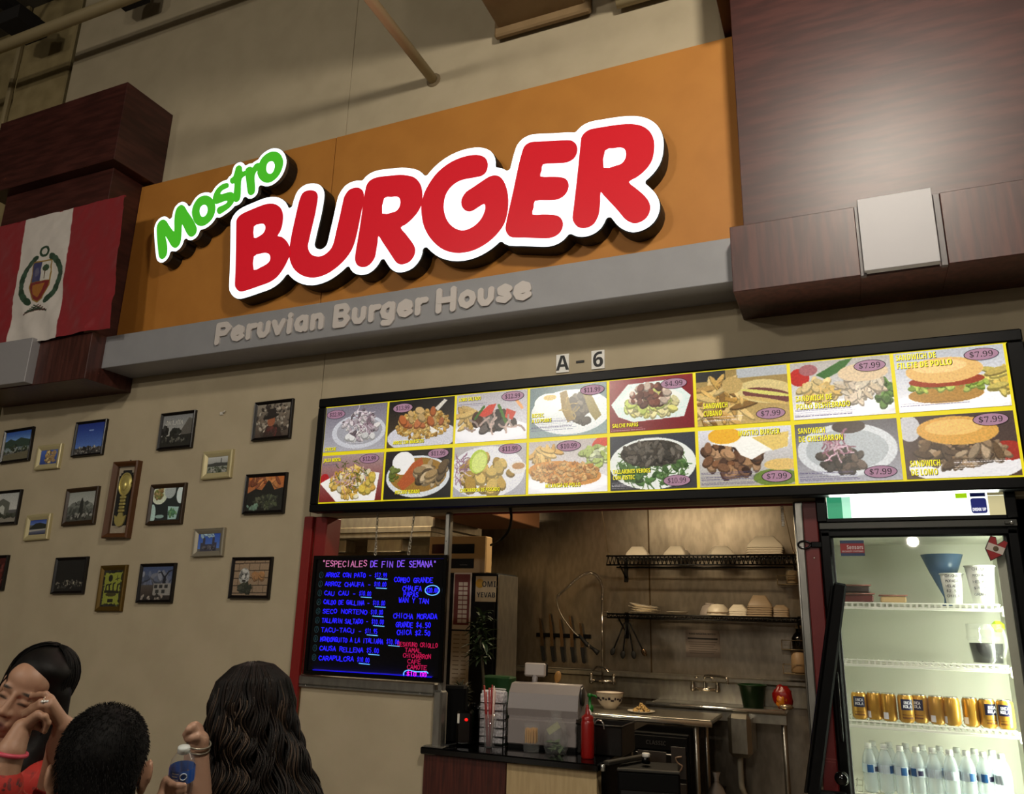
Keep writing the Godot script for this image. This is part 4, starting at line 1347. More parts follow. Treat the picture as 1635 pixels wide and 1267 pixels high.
func shadow_box(q: Array) -> void:
	var w: float = 0.245
	var h: float = 0.555
	var wood := m("brown_box_frame", Color(0.33, 0.19, 0.075), 0.4)
	var t := thing("shadow_box", "tall brown shadow box holding a golden ceremonial ornament on black", "picture", Vector3(q[0], q[1], 0.0))
	frame_into(t, w, h, 0.036, 0.05, wood)
	put(t, "backing", quad(w - 0.06, h - 0.06), m("mirror_backing", Color(0.66, 0.61, 0.53), 0.3), Vector3(0, 0, 0.010))
	put(t, "velvet", prism(PackedVector2Array([Vector2(-0.074, -0.185), Vector2(0.074, -0.185), Vector2(0.074, 0.175), Vector2(0.060, 0.175), Vector2(0.060, 0.195), Vector2(0.042, 0.195), Vector2(0.042, 0.215), Vector2(-0.042, 0.215), Vector2(-0.042, 0.195), Vector2(-0.060, 0.195), Vector2(-0.060, 0.175), Vector2(-0.074, 0.175)]), 0.010, 0.013), m("black_velvet", Color(0.012, 0.011, 0.011), 0.9))
	var gold := m("ornament_gold", Color(0.86, 0.80, 0.48), 0.3, 0.6)
	var o := put(t, "ornament", ball(Vector3(0.056, 0.078, 0.012), 20, 10), gold, Vector3(0.006, 0.11, 0.016))
	put(o, "halo_ring", tube(range(33).map(func(i): return Vector3(cos(TAU * i / 32) * 0.058, sin(TAU * i / 32) * 0.08, 0.004)), 0.007, 6), gold)
	put(o, "face", ball(Vector3(0.026, 0.036, 0.012), 12, 8), gold, Vector3(0, -0.01, 0.01))
	var body := begin()
	for i in 5:
		box_into(body, Vector3(0, -0.095 - i * 0.024, 0.004), Vector3(0.056 - 0.007 * (i % 2), 0.019, 0.016), 0.004)
	put(o, "handle", body.commit(), gold)
	var bl := PackedVector2Array()
	for i in 13:
		var a := PI + PI * i / 12
		bl.append(Vector2(cos(a) * 0.05, sin(a) * 0.058))
	bl.append_array(PackedVector2Array([Vector2(0.056, 0.022), Vector2(0.03, 0.008), Vector2(0.016, 0.04), Vector2(-0.016, 0.04), Vector2(-0.03, 0.008), Vector2(-0.056, 0.022)]))
	put(o, "blade", prism(bl, -0.002, 0.008), gold, Vector3(0, -0.245, 0.002))
	put(t, "pane", quad(w - 0.07, h - 0.07), glass("picture_glass", Color.WHITE), Vector3(0, 0, 0.04))
	bx(t, "hanger", m("black_rubber", Color(0.03, 0.03, 0.03), 0.7), Vector3(0.01, h / 2 + 0.006, 0.01), Vector3(0.012, 0.014, 0.006), 0.002)


# ---------- the service opening ----------
func steel_mat(key: String, c: Color, rough: float, wave := 0.6) -> StandardMaterial3D:
	if mats.has(key):
		return mats[key]
	var s := m(key, Color.WHITE, rough, 0.92)
	s.albedo_texture = noise_tex(21, 0.05, ramp([[0.3, c.darkened(0.08)], [0.7, c]]), 256, 3)
	s.uv1_triplanar = true
	s.uv1_world_triplanar = true
	s.uv1_scale = Vector3(1.3, 0.5, 1.3)
	if wave > 0.0:
		s.normal_enabled = true
		s.normal_texture = noise_tex(31, 0.006, null, 256, 2, true)
		s.normal_scale = wave
	return s

func opening() -> void:
	var red := m("red_paint", Color(0.47, 0.06, 0.045), 0.45)
	var deep := m("red_darker", Color(0.34, 0.04, 0.04), 0.45)  # darker red tone for the post on the right
	m("matte_black", Color(0.009, 0.008, 0.008), 0.6).metallic_specular = 0.25
	var steel := steel_mat("steel_trim", Color(0.66, 0.65, 0.62), 0.32, 0.0)
	var black := m("gloss_black", Color(0.008, 0.008, 0.009), 0.16)
	var t := thing("red_post", "bright red post left of the hanging neon board", "post", Vector3(-3.1, 0.0, 0.0))
	bx(t, "front", red, Vector3(-0.032, 1.07, 0.016), Vector3(0.066, 2.14, 0.03), 0.004)
	bx(t, "reveal", red, Vector3(0.045, 1.67, -0.075), Vector3(0.09, 0.938, 0.15), 0.004)
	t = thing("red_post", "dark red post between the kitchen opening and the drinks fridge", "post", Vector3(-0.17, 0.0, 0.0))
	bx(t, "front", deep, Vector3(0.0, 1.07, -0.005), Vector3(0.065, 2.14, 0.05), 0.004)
	bx(t, "filler", m("dark_paint"), Vector3(0.0, 1.07, -0.10), Vector3(0.05, 2.14, 0.13), 0.0)
	put(t, "screw", ball(Vector3(0.004, 0.004, 0.002), 8, 5), steel, Vector3(0.005, 1.87, 0.021))
	bx(t, "tape_strip", m("red_tape", Color(0.45, 0.20, 0.19), 0.5), Vector3(0.006, 0.99, 0.0206), Vector3(0.05, 0.004, 0.001), 0.0)
	bx(t, "tape_strip", m("red_tape"), Vector3(0.006, 0.978, 0.0206), Vector3(0.045, 0.003, 0.001), 0.0)
	t = thing("red_strip", "thin bright red edge strip under the menu board", "trim", Vector3(-1.2, 2.135, -0.05))
	bx(t, "strip", red, Vector3(0, 0.004, 0), Vector3(1.94, 0.014, 0.03), 0.003)
	t = thing("steel_jamb", "stainless steel jamb on the right side of the kitchen opening", "jamb", Vector3(-0.222, 0.875, -0.005))
	bx(t, "upright", steel, Vector3(0, 0.63, -0.03), Vector3(0.04, 1.27, 0.12), 0.006)
	put(t, "corner_bead", tube([Vector3(-0.018, 0.0, 0.03), Vector3(-0.018, 1.26, 0.03)], 0.005, 8), steel)
	t = thing("steel_post", "stainless steel corner post from the counter up to the menu board", "post", Vector3(-2.148, 0.875, 0.0))
	bx(t, "lower_angle", steel, Vector3(-0.004, 0.14, 0.0), Vector3(0.055, 0.30, 0.07), 0.01)
	bx(t, "upright", steel, Vector3(0, 0.63, -0.005), Vector3(0.032, 1.27, 0.045), 0.006)
	bx(t, "foot", steel, Vector3(-0.01, 0.004, 0.01), Vector3(0.12, 0.008, 0.08), 0.003)
	for y in [0.32, 0.62, 1.1]:
		put(t, "rivet", ball(Vector3(0.004, 0.004, 0.002), 8, 5), m("bright_steel", Color(0.8, 0.8, 0.78), 0.2, 0.9), Vector3(0.0, y, 0.0185))
	t = thing("steel_ledge", "stainless steel ledge cap on the half wall under the hanging board", "ledge", Vector3(-2.65, 1.142, 0.0))
	bx(t, "cap", steel, Vector3(0, 0.028, -0.04), Vector3(0.94, 0.055, 0.12), 0.008)
	bx(t, "lip", steel, Vector3(0, -0.006, 0.012), Vector3(0.92, 0.012, 0.012), 0.003)
	for x in [-0.40, 0.38]:
		put(t, "screw", ball(Vector3(0.005, 0.005, 0.003), 8, 5), m("bright_steel"), Vector3(x, -0.002, 0.018))
	# the neon board on its chains
	var b := thing("neon_board", "black hanging board with handwritten glowing blue and pink prices", "board", Vector3(-2.588, 1.205, 0.035))
	bx(b, "frame_bottom", black, Vector3(0, 0.012, 0), Vector3(0.93, 0.024, 0.03), 0.004)
	bx(b, "frame_top", black, Vector3(0, 0.678, 0), Vector3(0.93, 0.024, 0.03), 0.004)
	for s in [-1, 1]:
		bx(b, "frame_side", black, Vector3(s * 0.453, 0.345, 0), Vector3(0.024, 0.66, 0.03), 0.004)
	var slate := m("board_slate", Color(0.045, 0.045, 0.055), 0.10)
	bx(b, "writing_panel", slate, Vector3(0, 0.345, -0.002), Vector3(0.89, 0.65, 0.012), 0.0)
	neon_writing(b)
	var chain := m("chain_steel", Color(0.62, 0.60, 0.55), 0.35, 0.5)
	for x in [-0.03, 0.20]:
		var ch := thing("hanging_chain", "thin chain that holds the neon board, %s of the two" % ("left" if x < 0 else "right"), "chain", Vector3(-2.588 + x, 1.895, 0.03), 0.0, "chains above the neon board")
		var ring := range(13).map(func(i): return Vector3(cos(TAU * i / 12) * 0.006, sin(TAU * i / 12) * 0.010, 0))
		for i in 15:
			var ln := put(ch, "link", tube(ring, 0.0022, 5), chain, Vector3(x * 0.12 * i / 15.0, 0.012 + i * 0.0165, 0), Vector3(0, 90 * (i % 2), 0))
			if i < 4:
				ln.scale = Vector3.ONE * 1.25
	# counter
	t = thing("service_counter", "service counter with a glossy black top, mahogany front and a pale side panel", "counter", Vector3(-1.735, 0.0, 0.0))
	bx(t, "countertop", m("black_granite", Color(0.010, 0.010, 0.011), 0.07), Vector3(0, 0.857, -0.30), Vector3(1.0, 0.036, 0.70), 0.006)
	bx(t, "wood_panel", grained("counter_mahogany", Color(0.20, 0.075, 0.05), Color(0.26, 0.10, 0.07), Color(0.31, 0.135, 0.09), Vector3(6.0, 0.35, 6.0), 0.4, 8), Vector3(-0.247, 0.42, -0.02), Vector3(0.485, 0.838, 0.08), 0.002)
	bx(t, "pale_panel", grained("counter_maple", Color(0.68, 0.59, 0.43), Color(0.70, 0.61, 0.45), Color(0.72, 0.63, 0.47), Vector3(4.0, 0.4, 4.0), 0.45, 12), Vector3(0.242, 0.42, -0.022), Vector3(0.485, 0.838, 0.08), 0.002)
	bx(t, "end_panel", m("matte_black", Color(0.009, 0.008, 0.008), 0.6), Vector3(0.478, 0.42, -0.35), Vector3(0.02, 0.838, 0.58), 0.002)
	# hinged gate leaf and low black bin beside the counter
	t = thing("gate_hinge", "grey steel hinge bar at the right end of the counter", "hinge", Vector3(-1.21, 0.858, 0.03))
	bx(t, "bar", m("hinge_grey", Color(0.22, 0.21, 0.19), 0.4, 0.5), Vector3(0.08, 0.025, -0.16), Vector3(0.035, 0.02, 0.36), 0.004, Vector3(0, -22, 0))
	put(t, "knuckle", cyl(0.012, 0.03, 10), m("bright_steel"), Vector3(0.0, -0.01, 0.015))
	t = thing("black_cabinet", "low black cabinet in the gap right of the counter", "cabinet", Vector3(-1.02, 0.0, -0.12), deg_to_rad(12))
	bx(t, "body", m("matte_black"), Vector3(0, 0.43, 0), Vector3(0.30, 0.86, 0.30), 0.01)
	bx(t, "door", black, Vector3(0, 0.40, 0.152), Vector3(0.27, 0.76, 0.014), 0.004)
	bx(t, "top_edge", m("hinge_grey"), Vector3(0, 0.864, 0.14), Vector3(0.30, 0.012, 0.03), 0.003)
	t = thing("counter_flap", "black lift-up counter leaf leaning in front of the dark red post", "flap", Vector3(-0.235, 0.86, 0.10))
	var leaf := bx(t, "leaf", m("matte_black"), Vector3(0.085, 0.44, 0), Vector3(0.055, 0.92, 0.05), 0.008, Vector3(0, 0, -11.5))
	bx(t, "edge_strip", black, Vector3(0.052, 0.44, 0.006), Vector3(0.012, 0.90, 0.045), 0.003, Vector3(0, 0, -11.5))
	put(t, "knob", ball(Vector3(0.03, 0.03, 0.03), 16, 10), black, Vector3(0.115, 0.075, 0.04))
	bx(t, "pivot", m("matte_black"), Vector3(0.06, -0.03, -0.01), Vector3(0.14, 0.08, 0.06), 0.008)
	t = thing("loop_latch", "black loop latch that bridges the jamb and the dark red post", "latch", Vector3(-0.18, 1.932, 0.03))
	put(t, "loop", tube(range(17).map(func(i): return Vector3(-0.025 + cos(TAU * i / 16) * 0.028, sin(TAU * i / 16) * 0.017, 0)), 0.005, 8), black)
	bx(t, "plate", black, Vector3(0.03, 0, -0.004), Vector3(0.05, 0.028, 0.012), 0.004)

func neon_writing(b: Node3D) -> void:
	var blue := glow("neon_blue", Color(0.15, 0.12, 0.95), 0.85)
	var violet := glow("neon_violet", Color(0.52, 0.34, 0.92), 0.6)
	var rose := glow("neon_rose", Color(0.78, 0.46, 0.66), 0.55)
	var pink := glow("neon_pink", Color(0.72, 0.07, 0.30), 0.6)
	var hot := glow("neon_magenta", Color(0.86, 0.10, 0.70), 0.8)
	var cyan := glow("neon_cyan", Color(0.40, 0.72, 0.98), 0.75)
	var ghost := glow("neon_dim_green", Color(0.12, 0.25, 0.27), 0.4)
	var z := 0.006
	put(b, "heading", hand_text("\"ESPECIALES", 0.33, 0.034, 0.0045, 0.003), rose, Vector3(-0.40, 0.625, z))
	put(b, "heading", hand_text("DE FIN DE SEMANA\"", 0.45, 0.034, 0.0045, 0.003), violet, Vector3(-0.05, 0.622, z))
	var rows := [["ARROZ CON PATO -", "$12.99", 0.0], ["ARROZ CHAUFA -", "$10.00", 0.0], ["CAU CAU -", "$10.00", -0.1], ["CALDO DE GALLINA -", "$10.00", 0.0], ["SECO NORTENO", "$10.00", -0.01], ["TALLARIN SALTADO -", "$10.00", 0.0], ["TACU-TACU -", "$11.95", -0.04], ["MONDONGUITO A LA ITALIANA", "$10.00", 0.11], ["CAUSA RELLENA", "$5.00", -0.02], ["CARAPULCRA", "$10.00", -0.08]]
	for i in rows.size():
		var r: Array = rows[i]
		var y := 0.562 - i * 0.053
		var px: float = -0.01 + r[2]
		put(b, "writing", hand_text(r[0], px + 0.34, 0.024, 0.0042, 0.003), blue, Vector3(-0.365, y, z))
		put(b, "price_writing", hand_text(r[1], 0.085, 0.026, 0.0030, 0.002), blue, Vector3(px - 0.005, y, z))
		bx(b, "underline", cyan, Vector3(px + 0.045, y - 0.009, z + 0.0005), Vector3(0.075, 0.004, 0.001), 0.0, Vector3(0, 0, -2))
		var ring := range(13).map(func(k): return Vector3(cos(TAU * k / 12) * 0.014, sin(TAU * k / 12) * 0.018, 0))
		var num := put(b, "number_ring", tube(ring, 0.0016, 4), ghost, Vector3(-0.40, y + 0.012, z))
		put(num, "figure", hand_text(str((i + 1) % 10), 0.012, 0.018, 0.0022), ghost, Vector3(-0.005, -0.009, 0))
	for q in [["COMBO GRANDE", 0.12, 0.535, 0.26], ["CHAUFA", 0.18, 0.488, 0.13], ["PAPAS", 0.19, 0.455, 0.10], ["WAN Y TAN", 0.16, 0.42, 0.20], ["CHICHA MORADA", 0.13, 0.335, 0.29], ["GRANDE $4.50", 0.15, 0.287, 0.23], ["CHICA $2.50", 0.16, 0.245, 0.22]]:
		put(b, "writing", hand_text(q[0], q[3], 0.026, 0.0042, 0.003), blue, Vector3(q[1], q[2], z))
	put(b, "price_ring", tube(range(25).map(func(k): return Vector3(cos(TAU * k / 24) * 0.046, sin(TAU * k / 24) * 0.027, 0)), 0.003, 5), cyan, Vector3(0.375, 0.492, z))
	put(b, "price_writing", hand_text("$20.00", 0.075, 0.024, 0.004), blue, Vector3(0.34, 0.48, z))
	for q in [["DESAYUNO CRIOLLO", 0.17, 0.182, 0.26], ["TAMAL", 0.22, 0.152, 0.11], ["CHICHARRON", 0.21, 0.122, 0.18], ["CAFE", 0.24, 0.092, 0.09], ["CAMOTE", 0.24, 0.064, 0.13]]:
		put(b, "writing", hand_text(q[0], q[3], 0.022, 0.0034, 0.002), pink, Vector3(q[1], q[2], z))
	put(b, "price_writing", hand_text("$10.00", 0.13, 0.026, 0.005), hot, Vector3(0.24, 0.024, z))
	put(b, "brace", tube(smooth_path([Vector3(0.22, 0.02, z), Vector3(0.222, 0.045, z), Vector3(0.25, 0.056, z), Vector3(0.30, 0.05, z), Vector3(0.36, 0.053, z), Vector3(0.375, 0.045, z)]), 0.003, 5), cyan)
	bx(b, "led_edge", glow("led_blue", Color(0.06, 0.04, 0.85), 1.0), Vector3(0.0, 0.0265, 0.008), Vector3(0.80, 0.003, 0.004), 0.0)
	area(b, Vector3(0.0, 0.03, 0.012), Vector2(0.8, 0.01), 0.06, Color(0.25, 0.2, 1.0), Vector3(90, 0, 0))


# ---------- the kitchen ----------
func kitchen() -> void:
	var wall := steel_mat("steel_wall", Color(0.60, 0.56, 0.50), 0.33, 0.2)
	var steel := steel_mat("steel_work", Color(0.68, 0.66, 0.61), 0.30, 0.1)
	var dim := m("kitchen_paint", Color(0.46, 0.36, 0.26), 0.7)
	var black := m("matte_black")
	var chrome := m("chrome", Color(0.78, 0.75, 0.70), 0.14, 0.95)
	struct("wall_kitchen", "stainless steel back wall of the kitchen", box(Vector3(2.95, 2.8, 0.1), 0.0), wall, Vector3(-1.475, 1.4, -2.95))
	struct("wall_alcove", "steel wall of the cooking alcove behind the hood", box(Vector3(2.6, 2.8, 0.1), 0.0), wall, Vector3(-4.25, 1.4, -2.95))
	struct("wall_side", "right side wall of the kitchen", box(Vector3(0.1, 2.8, 2.8), 0.0), dim, Vector3(-0.16, 1.4, -1.55))
	struct("wall_cooking", "left side wall of the kitchen", box(Vector3(0.1, 2.8, 2.8), 0.0), dim, Vector3(-5.6, 1.4, -1.55))
	struct("ceiling_kitchen", "kitchen ceiling", box(Vector3(5.6, 0.1, 2.9), 0.0), dim, Vector3(-2.85, 2.85, -1.55))
	struct("trim_seam", "thin upright steel seam strip on the kitchen wall", box(Vector3(0.012, 1.9, 0.006), 0.002), m("seam_steel", Color(0.34, 0.27, 0.18), 0.4, 0.8), Vector3(-1.66, 1.85, -2.897))
	# lamps over the work space
	for s in [[-1.4, -1.3, "over the prep table"], [-3.6, -1.2, "over the cooking line"]]:
		var l := thing("strip_light", "kitchen ceiling strip light " + s[2], "lamp", Vector3(s[0], 2.72, s[1]), 0.0, "kitchen strip lights")
		bx(l, "housing", m("white_plastic"), Vector3(0, 0.04, 0), Vector3(1.25, 0.08, 0.2), 0.005)
		bx(l, "diffuser", glow("kitchen_lens", Color(1.0, 0.90, 0.76), 4.0), Vector3(0, -0.008, 0), Vector3(1.2, 0.016, 0.16), 0.004)
		area(l, Vector3(0, -0.02, 0), Vector2(1.2, 0.16), KLAMP, Color(1.0, 0.90, 0.74))
	# long sink run along the back wall
	var t := thing("sink_run", "long stainless steel sink counter along the kitchen back wall", "sink", Vector3(-1.5, 0.0, -2.88))
	bx(t, "backsplash", steel, Vector3(0.12, 0.995, 0.02), Vector3(2.3, 0.16, 0.03), 0.004)
	bx(t, "ledge", steel, Vector3(0.12, 1.10, 0.04), Vector3(2.3, 0.05, 0.08), 0.012)
	bx(t, "drainboard", steel, Vector3(0.42, 0.905, 0.215), Vector3(1.06, 0.025, 0.36), 0.008)
	put(t, "front_roll", tube([Vector3(-0.11, 0.915, 0.39), Vector3(0.94, 0.915, 0.39)], 0.017, 10), m("bright_steel"))
	bx(t, "apron", steel, Vector3(0.42, 0.86, 0.37), Vector3(1.06, 0.07, 0.02), 0.003)
	bx(t, "basin", steel, Vector3(0.62, 0.745, 0.36), Vector3(0.17, 0.30, 0.34), 0.03)
	for x in [0.0, 0.92]:
		put(t, "leg", cyl(0.02, 0.88, 12), steel, Vector3(x, 0.0, 0.3))
	put(t, "drain_pipe", tube(smooth_path([Vector3(0.60, 0.60, 0.4), Vector3(0.60, 0.40, 0.4), Vector3(0.62, 0.30, 0.36), Vector3(0.60, 0.2, 0.2)]), 0.022, 10), m("pvc_white", Color(0.6, 0.57, 0.5), 0.5))
	faucets(chrome)
	# steel prep table
	t = thing("prep_table", "stainless steel prep table in front of the sinks", "table", Vector3(-1.95, 0.0, -2.08))
	bx(t, "table_top", steel, Vector3(0, 0.882, 0), Vector3(1.92, 0.03, 0.50), 0.01)
	put(t, "front_roll", tube([Vector3(-0.96, 0.875, 0.25), Vector3(0.96, 0.875, 0.25)], 0.022, 10), m("bright_steel"))
	for q in [[-0.9, 0.2], [0.84, 0.2], [-0.9, -0.2], [0.84, -0.2]]:
		put(t, "leg", cyl(0.019, 0.87, 12), steel, Vector3(q[0], 0, q[1]))
	t = thing("wall_rail", "short steel shelf rail under the knives", "rail", Vector3(-2.55, 1.10, -2.87))
	bx(t, "shelf", steel, Vector3(0, 0.0, 0.03), Vector3(0.80, 0.05, 0.09), 0.01)
	bx(t, "lip", m("bright_steel"), Vector3(0, 0.028, 0.072), Vector3(0.80, 0.008, 0.008), 0.002)
	# black undercounter cooler with pictures on its door
	t = thing("undercounter_cooler", "black undercounter cooler with pale stickers, under the steel table", "cooler", Vector3(-1.34, 0.0, -1.95))
	bx(t, "body", black, Vector3(0, 0.40, -0.04), Vector3(0.40, 0.80, 0.42), 0.008)
	bx(t, "door", m("cooler_door", Color(0.06, 0.058, 0.055), 0.25), Vector3(0.0, 0.36, 0.178), Vector3(0.36, 0.62, 0.018), 0.006)
	bx(t, "header", black, Vector3(0, 0.735, 0.178), Vector3(0.38, 0.09, 0.02), 0.004)
	write(t, "lettering", "CLASSIC", m("faint_grey", Color(0.16, 0.15, 0.14), 0.5), Vector3(-0.03, 0.735, 0.19), 0.026)
	for q in [[0.125, 0.62, 0.10, 0.20], [0.125, 0.44, 0.10, 0.10], [-0.06, 0.62, 0.20, 0.12]]:
		bx(t, "sticker", m("sticker_grey", Color(0.17, 0.15, 0.14), 0.4), Vector3(q[0], q[1], 0.189), Vector3(q[2], q[3], 0.003), 0.001)
	put(t, "curl_mark", tube(smooth_path([Vector3(0.15, 0.66, 0.195), Vector3(0.11, 0.65, 0.195), Vector3(0.12, 0.62, 0.195), Vector3(0.15, 0.60, 0.195), Vector3(0.13, 0.565, 0.195), Vector3(0.10, 0.57, 0.195)]), 0.006, 8), m("curl_pale", Color(0.42, 0.34, 0.28), 0.5))
	t = thing("plastic_bag", "white plastic bag standing on the kitchen floor under the sink", "bag", Vector3(-1.02, 0.0, -2.1))
	put(t, "sack", lathe([Vector2(0.0, 0.0), Vector2(0.10, 0.01), Vector2(0.12, 0.12), Vector2(0.10, 0.30), Vector2(0.05, 0.42), Vector2(0.012, 0.47), Vector2(0.03, 0.53), Vector2(0.0, 0.52)], 14), m("bag_white", Color(0.52, 0.48, 0.44), 0.5))
	put(t, "knot", ball(Vector3(0.02, 0.014, 0.02), 10, 6), m("bag_white"), Vector3(0, 0.47, 0))
	# tall black refrigerator with notices
	t = thing("tall_refrigerator", "tall black refrigerator with notices taped to its door", "refrigerator", Vector3(-2.50, 0.0, -1.15))
	bx(t, "body", black, Vector3(0, 0.92, 0.17), Vector3(0.62, 1.84, 0.34), 0.008)
	bx(t, "side_panel", steel, Vector3(0.314, 0.92, 0.17), Vector3(0.008, 1.82, 0.33), 0.002)
	bx(t, "door", black, Vector3(0.0, 0.93, 0.352), Vector3(0.60, 1.78, 0.025), 0.006)
	var paper := m("notice_paper", Color(0.62, 0.57, 0.50), 0.7)
	var o := Vector3(-2.50, 0, -1.15)
	var n1 := bx(t, "calendar", m("calendar_white", Color(0.72, 0.67, 0.63), 0.6), Vector3(-2.435, 1.655, -0.782) - o, Vector3(0.135, 0.37, 0.003), 0.0)
	bx(n1, "red_block", m("calendar_red", Color(0.36, 0.04, 0.05), 0.6), Vector3(-0.002, 0.01, 0.002), Vector3(0.115, 0.33, 0.002), 0.0)
	for i in 9:
		for j in 2:
			bx(n1, "date_cell", m("calendar_white"), Vector3(-0.012 + j * 0.036, 0.11 - i * 0.03, 0.0035), Vector3(0.031, 0.023, 0.001), 0.0)
	var n2 := bx(t, "notice", paper, Vector3(-2.435, 1.265, -0.782) - o, Vector3(0.135, 0.39, 0.003), 0.0)
	for i in 13:
		for j in 2:
			bx(n2, "print_line", m("print_brown", Color(0.40, 0.33, 0.27), 0.7), Vector3(-0.03 + j * 0.058, 0.17 - i * 0.027, 0.002), Vector3(0.045 - 0.008 * ((i * 3 + j) % 3), 0.005, 0.001), 0.0)
	var n3 := bx(t, "notice_card", m("card_white", Color(0.68, 0.60, 0.48), 0.6), Vector3(-2.262, 1.735, -0.782) - o, Vector3(0.15, 0.165, 0.003), 0.0)
	put(n3, "yellow_dot", cyl(0.03, 0.001, 20), m("dot_yellow", Color(0.72, 0.55, 0.16), 0.6), Vector3(-0.045, 0.035, 0.0015), Vector3(90, 0, 0))
	write(n3, "lettering", "OMI,", m("black_ink"), Vector3(0.03, 0.03, 0.002), 0.036)
	write(n3, "lettering", "YEVAB", m("black_ink"), Vector3(0.005, -0.04, 0.002), 0.032)
	t = thing("wall_oven", "cream framed unit with two black panels on top of the tall refrigerator", "oven", Vector3(-2.52, 1.84, -1.1))
	var cream := m("cream_enamel", Color(0.64, 0.53, 0.37), 0.4)
	bx(t, "body", cream, Vector3(0, 0.125, 0.2), Vector3(0.44, 0.25, 0.10), 0.008)
	bx(t, "front_frame", cream, Vector3(0.0, 0.125, 0.255), Vector3(0.44, 0.25, 0.012), 0.004)
	for y in [0.165, 0.065]:
		bx(t, "black_panel", m("gloss_black"), Vector3(-0.03, y, 0.263), Vector3(0.33, 0.065, 0.006), 0.002)
	bx(t, "readout", m("faint_grey"), Vector3(0.06, 0.055, 0.267), Vector3(0.06, 0.006, 0.002), 0.0)
	# extraction hood over the cooking line
	t = thing("extraction_hood", "stainless steel extraction hood over the cooking line", "hood", Vector3(-3.9, 2.10, -1.9))
	bx(t, "canopy", steel, Vector3(0, 0.28, 0), Vector3(1.7, 0.30, 0.9), 0.01)
	bx(t, "filter_track", steel, Vector3(0, 0.115, 0.02), Vector3(1.66, 0.035, 0.88), 0.0)
	bx(t, "lower_rail", steel, Vector3(0, 0.075, 0.0), Vector3(1.66, 0.05, 0.9), 0.008)
	for x in [-0.62, -0.2, 0.35]:
		bx(t, "baffle_filter", steel, Vector3(x, 0.0, 0.30), Vector3(0.34, 0.11, 0.16), 0.01)
	bx(t, "filter_frame", steel, Vector3(0, 0.01, -0.30), Vector3(1.6, 0.10, 0.1), 0.0)
	t = thing("bulkhead", "brown slanting bulkhead beam beside the extraction hood", "beam", Vector3(-2.75, 2.30, -1.55))
	bx(t, "casing", m("bulkhead_paint", Color(0.50, 0.34, 0.22), 0.6), Vector3(0, 0.245, 0), Vector3(0.55, 0.49, 1.5), 0.006)
	t = thing("range_back", "black cooking range back behind the hanging board", "range", Vector3(-3.9, 0.0, -1.9))
	bx(t, "body", black, Vector3(0, 0.95, 0), Vector3(1.6, 1.9, 0.7), 0.01)
	bx(t, "top_shelf", steel, Vector3(0, 1.91, 0.05), Vector3(1.6, 0.03, 0.7), 0.006)
	for i in 2:
		put(t, "pot_handle", tube(smooth_path([Vector3(0.25 + i * 0.12, 1.93, 0.42), Vector3(0.29 + i * 0.12, 1.97, 0.44), Vector3(0.32 + i * 0.12, 1.99, 0.44)]), 0.009, 8), m("bright_steel"))
	t = thing("hanging_cable", "thick black cable drooping from the menu board into the kitchen", "cable", Vector3(-1.8, 2.14, 0.05))
	put(t, "cord", tube(smooth_path([Vector3(0.06, 0.02, 0), Vector3(0.01, -0.03, -0.14), Vector3(-0.10, -0.08, -0.35), Vector3(-0.22, -0.125, -0.49), Vector3(-0.42, -0.12, -0.80)]), 0.008, 8), black)
	t = thing("bead_strip", "white beaded strip hanging at the right of the kitchen opening", "strip", Vector3(-0.305, 2.035, -0.1))
	var bead := begin()
	for i in 11:
		box_into(bead, Vector3(0.0015 * (i % 2), 0.006 + i * 0.0118, 0), Vector3(0.013, 0.010, 0.006), 0.002)
	put(t, "beads", bead.commit(), m("white_plastic"))

const KLAMP := 3.3

